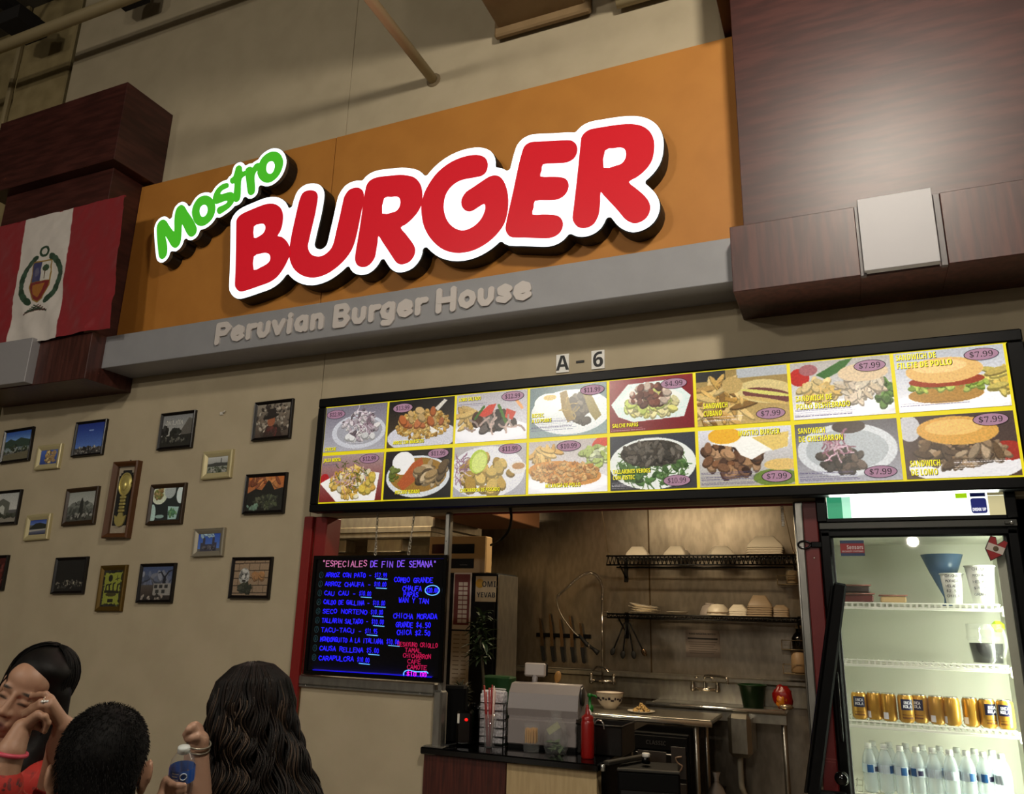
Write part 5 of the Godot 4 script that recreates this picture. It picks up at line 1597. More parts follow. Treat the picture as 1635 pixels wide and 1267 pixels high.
func faucets(chrome: Material) -> void:
	var t := thing("wall_faucet", "chrome two-handle wall faucet with a bent swing spout", "faucet", Vector3(-1.20, 1.03, -2.85))
	for s in [-1, 1]:
		put(t, "valve", lathe([Vector2(0, -0.03), Vector2(0.018, -0.028), Vector2(0.022, 0.0), Vector2(0.016, 0.02), Vector2(0.012, 0.05), Vector2(0.018, 0.055), Vector2(0.016, 0.075), Vector2(0, 0.08)], 14), chrome, Vector3(s * 0.10, 0, 0.03))
		put(t, "inlet", tube([Vector3(s * 0.10, 0, -0.03), Vector3(s * 0.10, 0, 0.03)], 0.016, 10), chrome)
		put(t, "lever", tube([Vector3(s * 0.10, 0.07, 0.03), Vector3(s * 0.10 - 0.05 * s, 0.085, 0.06)], [0.008, 0.006], 8), chrome)
	put(t, "body", tube([Vector3(-0.10, -0.01, 0.03), Vector3(0.10, -0.01, 0.03)], 0.014, 10), chrome)
	put(t, "spout", tube(smooth_path([Vector3(0.0, -0.01, 0.03), Vector3(0.0, 0.07, 0.04), Vector3(0.02, 0.10, 0.06), Vector3(0.12, 0.105, 0.14), Vector3(0.19, 0.10, 0.18), Vector3(0.205, 0.08, 0.19), Vector3(0.207, 0.05, 0.19)]), 0.011, 10), chrome)
	t = thing("spray_faucet", "tall chrome pre-rinse spray faucet with an arched spring hose", "faucet", Vector3(-2.06, 1.02, -2.775))
	put(t, "riser", tube([Vector3(0, 0, 0), Vector3(0, 0.74, 0)], 0.009, 10), chrome)
	var arc := smooth_path([Vector3(0, 0.70, 0), Vector3(0.005, 0.80, 0.0), Vector3(-0.03, 0.89, 0.02), Vector3(-0.09, 0.925, 0.05), Vector3(-0.18, 0.89, 0.08), Vector3(-0.28, 0.80, 0.11), Vector3(-0.37, 0.72, 0.12), Vector3(-0.375, 0.65, 0.12), Vector3(-0.33, 0.55, 0.12), Vector3(-0.24, 0.44, 0.12), Vector3(-0.17, 0.38, 0.12)], 10)
	put(t, "hose", tube(arc, 0.006, 8), m("hose_grey", Color(0.5, 0.47, 0.42), 0.35, 0.8))
	var coil := []
	var fine := smooth_path(arc.slice(0, 62), 7)
	for i in fine.size():
		var a := i * 1.05
		var d: Vector3 = (fine[min(i + 1, fine.size() - 1)] - fine[max(i - 1, 0)]).normalized()
		var nx := d.cross(Vector3.BACK).normalized()
		coil.append(fine[i] + (nx * cos(a) + d.cross(nx) * sin(a)) * 0.013)
	put(t, "spring", tube(coil, 0.0026, 5), chrome)
	put(t, "spray_grip", tube([Vector3(-0.17, 0.39, 0.12), Vector3(-0.10, 0.32, 0.12), Vector3(-0.05, 0.29, 0.12)], [0.014, 0.018, 0.013], 10), m("black_rubber"))
	put(t, "spray_head", tube([Vector3(-0.05, 0.29, 0.12), Vector3(0.0, 0.255, 0.12)], [0.013, 0.024], 12), m("black_rubber"))
	put(t, "trigger", tube([Vector3(-0.085, 0.34, 0.13), Vector3(-0.07, 0.29, 0.15)], 0.006, 6), chrome)
	put(t, "hook", tube(smooth_path([Vector3(0, 0.56, 0), Vector3(0.05, 0.56, 0.02), Vector3(0.06, 0.59, 0.03), Vector3(0.03, 0.60, 0.03)]), 0.005, 6), chrome)
	for s in [-1, 1]:
		put(t, "valve", lathe([Vector2(0, -0.03), Vector2(0.018, -0.02), Vector2(0.02, 0.01), Vector2(0.013, 0.03), Vector2(0.016, 0.06), Vector2(0, 0.07)], 14), chrome, Vector3(s * 0.10, 0.02, 0.0))
	put(t, "body", tube([Vector3(-0.10, 0.02, 0), Vector3(0.10, 0.02, 0)], 0.014, 10), chrome)
	put(t, "upper_spout", tube(smooth_path([Vector3(-0.08, 0.10, 0.0), Vector3(-0.03, 0.14, 0.05), Vector3(0.05, 0.13, 0.08), Vector3(0.08, 0.10, 0.09)]), 0.009, 8), chrome)

func kitchen_shelves() -> void:
	var wire := m("black_wire", Color(0.02, 0.02, 0.019), 0.35, 0.3)
	var ceramic := m("white_ceramic", Color(0.88, 0.84, 0.76), 0.35)
	var brownish := m("beige_ceramic", Color(0.60, 0.52, 0.42), 0.45)
	for lv in [[2.085, "upper black wire wall shelf with white bowls", "upper"], [1.605, "lower black wire wall shelf crowded with dishes", "lower"]]:
		var t := thing("wire_shelf", lv[1], "shelf", Vector3(-1.17, lv[0], -2.89), 0.0, "wire wall shelves")
		var hang: float = 0.075 if lv[2] == "upper" else 0.03
		for z in [0.02, 0.34]:
			for y in [0.0, -hang]:
				put(t, "rail", tube([Vector3(-0.78, y - 0.006, z), Vector3(0.78, y - 0.006, z)], 0.0075, 6), wire)
		var zig := begin()
		var nz := 90
		for i in nz:
			var xa := -0.78 + 1.56 * i / nz
			tube_into(zig, [Vector3(xa, -0.006 if i % 2 else -hang - 0.006, 0.34), Vector3(xa + 1.56 / nz, -hang - 0.006 if i % 2 else -0.006, 0.34)], 0.0042, 5)
		zig.generate_normals()
		put(t, "truss_wire", zig.commit(), wire)
		var cross := begin()
		for i in 60:
			tube_into(cross, [Vector3(-0.77 + i * 0.0261, -0.003, 0.01), Vector3(-0.77 + i * 0.0261, -0.003, 0.345)], 0.0022, 4)
		cross.generate_normals()
		put(t, "deck_wire", cross.commit(), wire)
		for x in [-0.70, 0.74]:
			bx(t, "wall_bracket", wire, Vector3(x, -0.10, 0.0), Vector3(0.035, 0.22, 0.016), 0.003)
			put(t, "brace", tube([Vector3(x, -0.17, 0.01), Vector3(x, -0.01, 0.32)], 0.008, 6), wire)
	for x in [-1.93, -0.42]:
		var w := thing("support_wire", "thin wire from the ceiling to the %s end of the upper shelf" % ("left" if x < -1 else "right"), "wire", Vector3(x, 2.09, -2.55))
		put(w, "strand", tube([Vector3(0, 0, 0), Vector3(-0.11, 0.72, 0.0)], 0.003, 5), m("pale_wire", Color(0.55, 0.48, 0.36), 0.4, 0.5))
		put(w, "clip", cyl(0.008, 0.02, 8), m("pale_wire"), Vector3(0, -0.005, 0))
	# upturned square bowls
	var bowl := thing("square_bowl", "upturned white square bowl, first from the left on the upper shelf", "bowl", Vector3(-1.70, 2.087, -2.66), 0.12, "white square bowls")
	square_bowl(bowl, 0.185, 0.075, ceramic)
	copy_of(bowl, "upturned white square bowl, second from the left on the upper shelf", Vector3(-1.36, 2.087, -2.66), -0.1)
	copy_of(bowl, "upturned white square bowl, third from the left on the upper shelf", Vector3(-1.0, 2.087, -2.66), 0.35)
	bowl_stack("large white stack on the upper shelf", Vector3(-0.64, 2.087, -2.66), 0.27, 4, 0.09, ceramic)
	bowl_stack("small white square stack on the lower shelf", Vector3(-0.88, 1.607, -2.66), 0.14, 3, 0.05, ceramic)
	bowl_stack("tall beige square stack on the lower shelf", Vector3(-0.71, 1.607, -2.66), 0.185, 5, 0.09, brownish)
	bowl_stack("low beige stack on the lower shelf", Vector3(-0.555, 1.607, -2.66), 0.125, 4, 0.035, brownish)
	var plate := lathe([Vector2(0, 0.0), Vector2(0.08, 0.0), Vector2(0.125, 0.016), Vector2(0.128, 0.019), Vector2(0.08, 0.006), Vector2(0, 0.006)], 24)
	var k := 0
	for q in [[-1.66, 0.0, 0.0], [-1.65, 0.017, 3.0], [-1.67, 0.034, 6.0], [-1.66, 0.052, 9.0]]:
		var tl: String = ["lowest", "second from below", "third from below", "topmost"][k]
		var pl := one("dinner_plate", "white plate on the lower shelf, %s of the leaning pile" % tl, "plate", plate, ceramic, Vector3(q[0], 1.607 + q[1], -2.68), Vector3(2, 0, -q[2]), "plates on the lower shelf")
		k += 1
	one("dinner_plate", "single white plate lying left of centre on the lower shelf", "plate", plate, ceramic, Vector3(-1.375, 1.607, -2.66), Vector3(0, 0, 0), "plates on the lower shelf").scale = Vector3(0.7, 1.2, 0.7)
	var rb := thing("round_bowl", "upturned round white bowl tilted on another, middle of the lower shelf", "bowl", Vector3(-1.11, 1.607, -2.68))
	put(rb, "shell", lathe([Vector2(0.085, 0.0), Vector2(0.082, 0.02), Vector2(0.06, 0.07), Vector2(0.03, 0.085), Vector2(0, 0.086)], 22), m("grey_ceramic", Color(0.62, 0.58, 0.55), 0.4))
	put(rb, "foot_ring", lathe([Vector2(0.034, 0.084), Vector2(0.036, 0.095), Vector2(0.03, 0.096), Vector2(0.028, 0.086)], 20), m("grey_ceramic"))
	rb = thing("round_bowl", "upturned cream fluted bowl right of the tilted bowl on the lower shelf", "bowl", Vector3(-1.035, 1.607, -2.60))
	put(rb, "shell", lathe([Vector2(0.088, 0.0), Vector2(0.086, 0.02), Vector2(0.078, 0.055), Vector2(0.05, 0.085), Vector2(0, 0.09)], 10), ceramic)
	put(rb, "band", lathe([Vector2(0.0885, 0.018), Vector2(0.09, 0.022), Vector2(0.088, 0.026)], 20), brownish)
	# notice, knives, ladles and the things at the right end
	var t := thing("wall_notice", "printed paper notice taped on the steel wall under the lower shelf", "notice", Vector3(-1.218, 1.375, -2.898))
	bx(t, "sheet", m("paper_grey", Color(0.50, 0.45, 0.41), 0.7), Vector3.ZERO, Vector3(0.285, 0.222, 0.002), 0.0)
	write(t, "heading", "HAND WASHING NOTICE", m("print_dark", Color(0.12, 0.10, 0.09), 0.7), Vector3(0, 0.078, 0.002), 0.014, 0.22)
	bx(t, "rule", m("print_dark"), Vector3(0, 0.04, 0.0015), Vector3(0.25, 0.014, 0.001), 0.0)
	for i in 6:
		bx(t, "print_line", m("print_grey", Color(0.33, 0.29, 0.26), 0.7), Vector3(-0.005 * (i % 3), 0.012 - i * 0.018, 0.0015), Vector3(0.24 - 0.02 * (i % 3), 0.005, 0.001), 0.0)
	var strip := one("knife_strip", "black magnetic strip that holds the kitchen knives", "rack", box(Vector3(0.52, 0.035, 0.016), 0.003), m("matte_black"), Vector3(-2.46, 1.40, -2.885))
	var words := ["first", "second", "third", "fourth", "fifth"]
	for i in 5:
		var kx := -2.66 + i * 0.095
		var kn := thing("kitchen_knife", "kitchen knife on the wall strip, %s from the left" % words[i], "knife", Vector3(kx, 1.18, -2.872), 0.0, "knives on the magnetic strip")
		var ln: float = [0.36, 0.40, 0.36, 0.39, 0.33][i]
		kn.rotation_degrees.z = 3.0 - i * 0.3
		put(kn, "blade", prism(PackedVector2Array([Vector2(-0.004, 0.12), Vector2(0.028, 0.12), Vector2(0.022, ln * 0.7), Vector2(0.004, ln), Vector2(-0.012, ln + 0.012), Vector2(-0.008, ln * 0.7)]), -0.001, 0.001), m("knife_steel", Color(0.42, 0.34, 0.26), 0.22, 0.9))
		put(kn, "handle", prism(PackedVector2Array([Vector2(-0.008, 0.125), Vector2(0.026, 0.125), Vector2(0.027, 0.06), Vector2(0.036, 0.0), Vector2(0.024, -0.012), Vector2(0.006, 0.0), Vector2(0.0, 0.06)]), -0.008, 0.008), m("black_rubber"))
	words = ["first", "second", "third", "fourth"]
	for i in 4:
		var ld := thing("hanging_ladle", "dark utensil hanging under the left end of the lower shelf, %s from the left" % words[i], "utensil", Vector3(-1.86 + i * 0.02, 1.53, -2.78 + i * 0.02), 0.0, "utensils hanging under the lower shelf")
		ld.rotation_degrees.z = -24 + i * 17
		put(ld, "handle", tube([Vector3(0, 0.0, 0), Vector3(0, -0.24, 0)], 0.007, 6), m("black_rubber"))
		put(ld, "head", ball(Vector3(0.022, 0.035, 0.010), 10, 7), m("black_rubber") if i != 3 else m("knife_steel"), Vector3(0, -0.265, 0))
	var shelf_m := m("pale_wire")
	for q in [[1.86, "wire basket with a clear jar hanging high at the right end of the steel wall"], [1.36, "small wire rack with dark bottles at the right end of the steel wall"], [1.18, "wire rack with a tan box low at the right end of the steel wall"]]:
		t = thing("wire_basket", q[1], "basket", Vector3(-0.48, q[0], -2.80))
		for y in [0.0, 0.07]:
			put(t, "rail", tube([Vector3(-0.09, y, 0.08), Vector3(0.10, y, 0.08)], 0.003, 5), shelf_m)
		for x in [-0.09, 0.10]:
			put(t, "side_wire", tube([Vector3(x, 0.07, -0.07), Vector3(x, 0.07, 0.08), Vector3(x, 0.0, 0.08), Vector3(x, 0.0, -0.07)], 0.003, 5), shelf_m)
		bx(t, "base", shelf_m, Vector3(0.005, 0, 0), Vector3(0.19, 0.004, 0.15), 0.001)
	t = thing("clear_jar", "clear jar of pale powder in the high wire basket", "jar", Vector3(-0.46, 1.865, -2.79))
	put(t, "glass", lathe([Vector2(0, 0), Vector2(0.045, 0.002), Vector2(0.05, 0.02), Vector2(0.05, 0.15), Vector2(0.036, 0.17)], 18), glass("jar_glass", Color(0.9, 0.88, 0.8), 0.12))
	put(t, "powder", cyl(0.044, 0.10, 16), m("pale_powder", Color(0.62, 0.52, 0.36), 0.8), Vector3(0, 0.006, 0))
	put(t, "lid", cyl(0.04, 0.022, 16), m("white_plastic"), Vector3(0, 0.168, 0))
	t = thing("dark_bottle", "short dark bottle in the middle wire rack at the right end", "bottle", Vector3(-0.44, 1.366, -2.79))
	put(t, "body", lathe([Vector2(0, 0), Vector2(0.055, 0.0), Vector2(0.058, 0.08), Vector2(0.04, 0.11), Vector2(0.02, 0.13), Vector2(0.02, 0.16), Vector2(0, 0.162)], 16), m("gloss_black"))
	put(t, "cap", cyl(0.022, 0.022, 12), m("beige_ceramic"), Vector3(0, 0.155, 0))
	t = thing("tan_canister", "tan plastic canister in the low wire rack at the right end", "canister", Vector3(-0.45, 1.186, -2.79))
	put(t, "body", cyl(0.065, 0.16, 18, 0.06, 0.01), m("tan_plastic", Color(0.58, 0.47, 0.34), 0.5))
	put(t, "handle", tube(smooth_path([Vector3(-0.06, 0.15, 0), Vector3(-0.05, 0.24, 0.0), Vector3(0.05, 0.24, 0.0), Vector3(0.06, 0.15, 0)]), 0.003, 6), shelf_m)
	# on the steel work tops
	t = thing("patterned_bowl", "white bowl with a dark flower band on the steel table", "bowl", Vector3(-1.80, 0.897, -2.10))
	put(t, "shell", lathe([Vector2(0, 0.0), Vector2(0.05, 0.0), Vector2(0.054, 0.012), Vector2(0.09, 0.055), Vector2(0.106, 0.115), Vector2(0.109, 0.12), Vector2(0.10, 0.115), Vector2(0.08, 0.05), Vector2(0, 0.02)], 28), m("bowl_white", Color(0.80, 0.76, 0.70), 0.25))
	var deco := begin()
	for i in 26:
		var a := TAU * i / 26
		var yy := 0.075 + 0.008 * sin(i * 2.3)
		box_into(deco, Vector3(sin(a) * 0.0975, yy, cos(a) * 0.0975), Vector3(0.012 + 0.006 * (i % 3), 0.012 + 0.006 * (i % 2), 0.002), 0.0, Basis(Vector3.UP, a) * Basis(Vector3.RIGHT, 0.24))
	put(t, "flower_band", deco.commit(), m("bowl_blue", Color(0.14, 0.10, 0.16), 0.4))
	put(t, "rim_line", tube(range(33).map(func(i): return Vector3(cos(TAU * i / 32) * 0.108, 0.12, sin(TAU * i / 32) * 0.108)), 0.002, 5), m("bowl_rim", Color(0.30, 0.12, 0.08), 0.4))
	t = thing("rice_plate", "small white plate heaped with chopped food on the steel table", "plate", Vector3(-1.53, 0.897, -2.0))
	put(t, "dish", lathe([Vector2(0, 0), Vector2(0.06, 0.0), Vector2(0.10, 0.014), Vector2(0.102, 0.017), Vector2(0.06, 0.006), Vector2(0, 0.006)], 24), ceramic)
	var heap := begin()
	for i in 70:
		var a := rng.randf() * TAU
		var q := sqrt(rng.randf()) * 0.06
		box_into(heap, Vector3(cos(a) * q, 0.012 + (0.06 - q) * 0.85 * rng.randf_range(0.7, 1.0), sin(a) * q), Vector3(0.022, 0.012, 0.014), 0.003, Basis.from_euler(Vector3(rng.randf() * 3, rng.randf() * 3, rng.randf() * 3)))
	put(t, "chopped_food", heap.commit(), m("food_tan", Color(0.70, 0.58, 0.36), 0.6)).set_meta("kind", "stuff")
	t = thing("green_bucket", "dark green plastic tub on the sink drainboard", "tub", Vector3(-0.80, 0.918, -2.62))
	put(t, "tub", lathe([Vector2(0, 0.0), Vector2(0.075, 0.0), Vector2(0.10, 0.16), Vector2(0.108, 0.165), Vector2(0.108, 0.175), Vector2(0.096, 0.172), Vector2(0.072, 0.01), Vector2(0, 0.01)], 28), m("tub_green", Color(0.02, 0.17, 0.05), 0.35))
	put(t, "rim", tube(range(29).map(func(i): return Vector3(cos(TAU * i / 28) * 0.108, 0.172, sin(TAU * i / 28) * 0.108)), 0.005, 6), m("tub_green"))
	t = thing("snack_bag", "red and yellow snack bag crumpled beside the green tub", "bag", Vector3(-0.575, 0.93, -2.60))
	put(t, "pouch", crumple(Vector3(0.07, 0.085, 0.04), 5), m("bag_red", Color(0.50, 0.05, 0.04), 0.3), Vector3(0, 0.085, 0))
	put(t, "yellow_print", crumple(Vector3(0.045, 0.05, 0.042), 6), m("bag_yellow", Color(0.70, 0.42, 0.06), 0.3), Vector3(-0.012, 0.06, 0.006))
	put(t, "foil_end", crumple(Vector3(0.05, 0.022, 0.03), 8), m("foil", Color(0.75, 0.7, 0.6), 0.2, 0.9), Vector3(0.02, 0.02, 0.02))

func crumple(r: Vector3, sd: int) -> ArrayMesh:
	var n := FastNoiseLite.new()
	n.seed = sd
	n.frequency = 1.2
	var rows := []
	for i in 13:
		var row := []
		for j in 20:
			var d := Vector3(cos(TAU * j / 20) * sin(PI * (i + 0.01) / 12.02), -cos(PI * i / 12.0), -sin(TAU * j / 20) * sin(PI * (i + 0.01) / 12.02))
			row.append(d * r * (1.0 + 0.35 * n.get_noise_3dv(d * 1.4)))
		rows.append(row)
	rows.reverse()
	var st := begin()
	grid_into(st, rows, true)
	st.generate_normals()
	return st.commit()

func frustum_rows(w: float, tw: float, y0: float, y1: float, r: float) -> Array:
	var rows := []
	for q in [[w, y0], [w * 0.99, y0 + (y1 - y0) * 0.1], [tw, y1 - 0.003], [tw * 0.94, y1], [0.001, y1]]:
		var row := []
		for p in round_rect(q[0], q[0], min(r, q[0] * 0.4), 2):
			row.append(Vector3(p.x, q[1], -p.y))
		rows.append(row)
	rows.reverse()
	return rows

func square_bowl(t: Node3D, w: float, h: float, mat: Material) -> void:
	var st := begin()
	grid_into(st, frustum_rows(w, w * 0.55, 0.012, h, 0.015), true)
	st.generate_normals()
	put(t, "shell", st.commit(), mat)
	var st2 := begin()
	grid_into(st2, frustum_rows(w * 1.05, w * 1.02, 0.0, 0.013, 0.018), true)
	st2.generate_normals()
	put(t, "rim", st2.commit(), mat)

func bowl_stack(what: String, at: Vector3, w: float, n: int, h: float, mat: Material) -> void:
	var lv := ["lowest", "second from below", "third from below", "fourth from below", "fifth from below"]
	for i in n:
		var t := thing("square_bowl", "%s bowl in the %s" % [lv[i] if i < n - 1 else "topmost", what], "bowl", at + Vector3(0, i * 0.017, 0), 0.02 * i, "stacked square bowls")
		square_bowl(t, w, h + 0.004, mat)


# ---------- things on the counter ----------
func counter_things() -> void:
	var black := m("black_rubber")
	var top := 0.875
	# napkin rack, straws
	var t := thing("napkin_rack", "black wire rack packed with white paper bags on the counter", "rack", Vector3(-1.935, top, -0.24), 0.12)
	var wire := begin()
	for y in [0.01, 0.045, 0.09, 0.135, 0.18, 0.22]:
		tube_into(wire, [Vector3(-0.072, y, 0.04), Vector3(0.072, y, 0.04)], 0.0022, 5)
		tube_into(wire, [Vector3(0.072, y, 0.04), Vector3(0.072, y, -0.05)], 0.0022, 5)
	for x in [-0.072, 0.0, 0.072]:
		tube_into(wire, [Vector3(x, 0, 0.04), Vector3(x, 0.22, 0.04)], 0.0024, 5)
	wire.generate_normals()
	put(t, "wire_grid", wire.commit(), m("black_wire", Color(0.02, 0.02, 0.02), 0.35))
	var bags := mottled("bag_paper", Color(0.84, 0.82, 0.83), 0.25, 16.0, 0.7, 0.0, 15)
	for i in 6:
		bx(t, "paper_bag", bags, Vector3(-0.002 + 0.003 * (i % 2), 0.135 + 0.008 * ((i * 5) % 3), 0.03 - i * 0.013), Vector3(0.135, 0.262, 0.010), 0.003)
	t = thing("straw_cup", "clear cup of red and white drinking straws in front of the paper bags", "cup", Vector3(-1.905, top, -0.13))
	put(t, "glass", lathe([Vector2(0, 0), Vector2(0.028, 0.0), Vector2(0.036, 0.17), Vector2(0.034, 0.17), Vector2(0.026, 0.005)], 18), glass("clear_glass", Color.WHITE, 0.06))
	for i in 14:
		var a := i * 2.4
		var lean := Vector3(cos(a) * 0.026, 0.0, sin(a) * 0.022)
		put(t, "straw", tube([lean * 0.5 + Vector3(0, 0.006, 0), lean * 1.25 + Vector3(-0.008, 0.30 + 0.02 * sin(a * 3.0), 0)], 0.0035, 6), m("straw_red", Color(0.55, 0.10, 0.10), 0.4) if i % 4 else m("straw_white", Color(0.78, 0.70, 0.66), 0.4))
	# cash register
	t = thing("cash_register", "grey cash register seen from behind with a raised customer display", "register", Vector3(-1.655, top, -0.40), 0.10)
	var grey := m("register_grey", Color(0.50, 0.47, 0.46), 0.45)
	var side := PackedVector2Array([Vector2(-0.19, 0.16), Vector2(0.16, 0.16), Vector2(0.17, 0.20), Vector2(0.15, 0.28), Vector2(0.10, 0.325), Vector2(0.04, 0.33), Vector2(-0.04, 0.29), Vector2(-0.19, 0.22)])
	put(t, "housing", prism(side, -0.20, 0.20), grey, Vector3.ZERO, Vector3(0, -90, 0))
	put(t, "curved_cover", tube(smooth_path([Vector3(-0.17, 0.295, 0.055), Vector3(0.0, 0.30, 0.06), Vector3(0.17, 0.295, 0.055)]), [0.03, 0.034, 0.034, 0.034, 0.034, 0.034, 0.034, 0.034, 0.034, 0.034, 0.034, 0.034, 0.03], 14), m("register_light", Color(0.62, 0.58, 0.55), 0.3))
	bx(t, "drawer", grey, Vector3(0, 0.082, 0.0), Vector3(0.39, 0.13, 0.36), 0.006)
	bx(t, "drawer_rail", grey, Vector3(0, 0.153, 0.0), Vector3(0.38, 0.016, 0.34), 0.0)
	bx(t, "foot_strip", m("matte_black"), Vector3(0, 0.008, 0.0), Vector3(0.38, 0.016, 0.35), 0.0)
	put(t, "cover_end", cyl(0.05, 0.012, 20), m("register_dark", Color(0.16, 0.15, 0.14), 0.4), Vector3(0.20, 0.27, 0.075), Vector3(0, 0, -90))
	var pole := put(t, "display_pole", tube([Vector3(-0.09, 0.28, 0.02), Vector3(-0.09, 0.38, 0.0)], 0.016, 12), grey)
	bx(pole, "display_head", m("register_light"), Vector3(-0.09, 0.395, 0.0), Vector3(0.125, 0.075, 0.03), 0.008, Vector3(-8, 0, 0))
	bx(pole, "display_back", m("matte_black"), Vector3(-0.085, 0.395, -0.024), Vector3(0.125, 0.07, 0.02), 0.006, Vector3(-8, 0, 0))
	# green tub and wooden spoon behind the register
	t = thing("green_box", "green plastic box behind the straws and the register", "box", Vector3(-2.03, top, -0.52))
	bx(t, "box", m("box_green", Color(0.03, 0.20, 0.05), 0.4), Vector3(0, 0.17, 0), Vector3(0.19, 0.34, 0.10), 0.01)
	bx(t, "white_lid", m("white_plastic"), Vector3(0.02, 0.27, 0.055), Vector3(0.10, 0.008, 0.02), 0.002)
	t = thing("wooden_spoon", "wooden spoon standing behind the register display", "spoon", Vector3(-1.755, top, -0.56))
	t.rotation_degrees.z = -14
	put(t, "handle", tube([Vector3(0, 0, 0), Vector3(0, 0.34, 0)], 0.006, 8), m("spoon_wood", Color(0.62, 0.45, 0.22), 0.55))
	put(t, "bowl", ball(Vector3(0.022, 0.034, 0.009), 14, 9), m("spoon_wood"), Vector3(0, 0.36, 0))
	# plant in a dark vase, small fern, telephone
	t = thing("potted_plant", "tall bare-stemmed leafy plant standing on the counter before the refrigerator notices", "plant", Vector3(-2.10, top, -0.40))
	put(t, "vase", lathe([Vector2(0, 0), Vector2(0.05, 0.0), Vector2(0.056, 0.02), Vector2(0.05, 0.16), Vector2(0.054, 0.19), Vector2(0.046, 0.19), Vector2(0.042, 0.04)], 20), m("gloss_black"))
	var stem := smooth_path([Vector3(0.01, 0.05, 0), Vector3(0.025, 0.25, 0), Vector3(0.005, 0.45, 0.0), Vector3(-0.02, 0.62, 0.0)])
	put(t, "stem", tube(stem, 0.009, 8), m("stem_green", Color(0.19, 0.16, 0.07), 0.6))
	var leaf_m := m("leaf_green", Color(0.12, 0.19, 0.075), 0.5)
	leaf_m.backlight_enabled = true
	leaf_m.backlight = Color(0.03, 0.05, 0.01)
	var lf := leaf_mesh(0.115, 0.030)
	for i in 90:
		var y := rng.randf_range(0.42, 0.70)
		var a := rng.randf() * TAU
		var o := put(t, "leaf", lf, leaf_m, Vector3(-0.02 * (y - 0.3) + cos(a) * 0.01, y, sin(a) * 0.01))
		o.basis = Basis(Vector3.UP, a) * Basis(Vector3.BACK, rng.randf_range(-0.5, 0.75)) * Basis.from_scale(Vector3.ONE * rng.randf_range(0.6, 1.1))
	t = thing("small_fern", "small feathery green plant at the foot of the tall plant", "plant", Vector3(-2.19, top, -0.33))
	put(t, "pot", lathe([Vector2(0, 0), Vector2(0.04, 0.0), Vector2(0.055, 0.20), Vector2(0.048, 0.20), Vector2(0.036, 0.02)], 18), m("gloss_black"))
	var fern := m("fern_green", Color(0.17, 0.17, 0.075), 0.6)
	var ff := leaf_mesh(0.075, 0.012)
	for i in 90:
		var a := rng.randf() * TAU
		var o := put(t, "frond", ff, fern, Vector3(0, 0.21 + rng.randf() * 0.045, 0))
		o.basis = Basis(Vector3.UP, a) * Basis(Vector3.BACK, rng.randf_range(-0.1, 1.3)) * Basis.from_scale(Vector3.ONE * rng.randf_range(0.7, 1.2))
	t = thing("desk_phone", "black card machine with a red light at the left end of the counter", "machine", Vector3(-2.06, top, -0.14), 0.3)
	bx(t, "body", m("gloss_black"), Vector3(0, 0.09, 0), Vector3(0.085, 0.18, 0.10), 0.012)
	bx(t, "back_unit", m("matte_black"), Vector3(-0.08, 0.15, -0.08), Vector3(0.14, 0.30, 0.10), 0.012)
	put(t, "red_light", ball(Vector3(0.010, 0.008, 0.006), 10, 7), glow("red_light", Color(0.9, 0.08, 0.06), 1.2), Vector3(0.012, 0.135, 0.051))
	bx(t, "white_slip", m("white_plastic"), Vector3(-0.032, 0.14, 0.051), Vector3(0.012, 0.05, 0.003), 0.001)
	put(t, "cord", tube(smooth_path([Vector3(-0.04, 0.01, 0.04), Vector3(-0.09, 0.008, 0.09), Vector3(-0.14, 0.012, 0.06), Vector3(-0.13, 0.02, 0.0)]), 0.004, 6), black)
	# jars and bottles
	var cg := glass("jar_clear", Color(0.95, 0.97, 0.95), 0.05)
	t = thing("toothpick_jar", "small square glass jar of toothpicks beside the tip jar", "jar", Vector3(-1.655, top, -0.12))
	put(t, "glass", lathe([Vector2(0, 0.0), Vector2(0.042, 0.002), Vector2(0.046, 0.02), Vector2(0.046, 0.115), Vector2(0.042, 0.13), Vector2(0.044, 0.14)], 8), cg)
	var pk := begin()
	for i in 90:
		var a := rng.randf() * TAU
		var q := sqrt(rng.randf()) * 0.034
		box_into(pk, Vector3(cos(a) * q, 0.075 + rng.randf() * 0.012, sin(a) * q), Vector3(0.0028, 0.066, 0.0028))
	put(t, "toothpicks", pk.commit(), m("pick_wood", Color(0.74, 0.58, 0.36), 0.6)).set_meta("kind", "stuff")
	t = thing("tip_jar", "round glass jar holding folded banknotes, with a narrow neck", "jar", Vector3(-1.53, top, -0.16))
	put(t, "glass", lathe([Vector2(0, 0), Vector2(0.055, 0.0), Vector2(0.066, 0.03), Vector2(0.066, 0.09), Vector2(0.05, 0.145), Vector2(0.028, 0.175), Vector2(0.028, 0.20), Vector2(0.034, 0.205)], 24), cg)
	var note := m("banknote_green", Color(0.36, 0.42, 0.30), 0.7)
	var pale := m("banknote_pale", Color(0.58, 0.58, 0.46), 0.7)
	for i in 9:
		var b := begin()
		box_into(b, Vector3.ZERO, Vector3(0.075, 0.034, 0.003), 0.0)
		var bn := put(t, "banknote", b.commit(), pale if i == 0 else note, Vector3(rng.randf_range(-0.018, 0.018), 0.022 + (0.10 if i == 0 else rng.randf() * 0.035), rng.randf_range(-0.015, 0.02)))
		bn.basis = Basis(Vector3.BACK, 0.6) if i == 0 else Basis.from_euler(Vector3(rng.randf() * 2.0, rng.randf() * 3.0, rng.randf() * 2.0))
	t = thing("ketchup_bottle", "red plastic squeeze bottle at the front of the counter", "bottle", Vector3(-1.335, top, -0.10))
	var kr := m("ketchup_red", Color(0.52, 0.06, 0.045), 0.35)
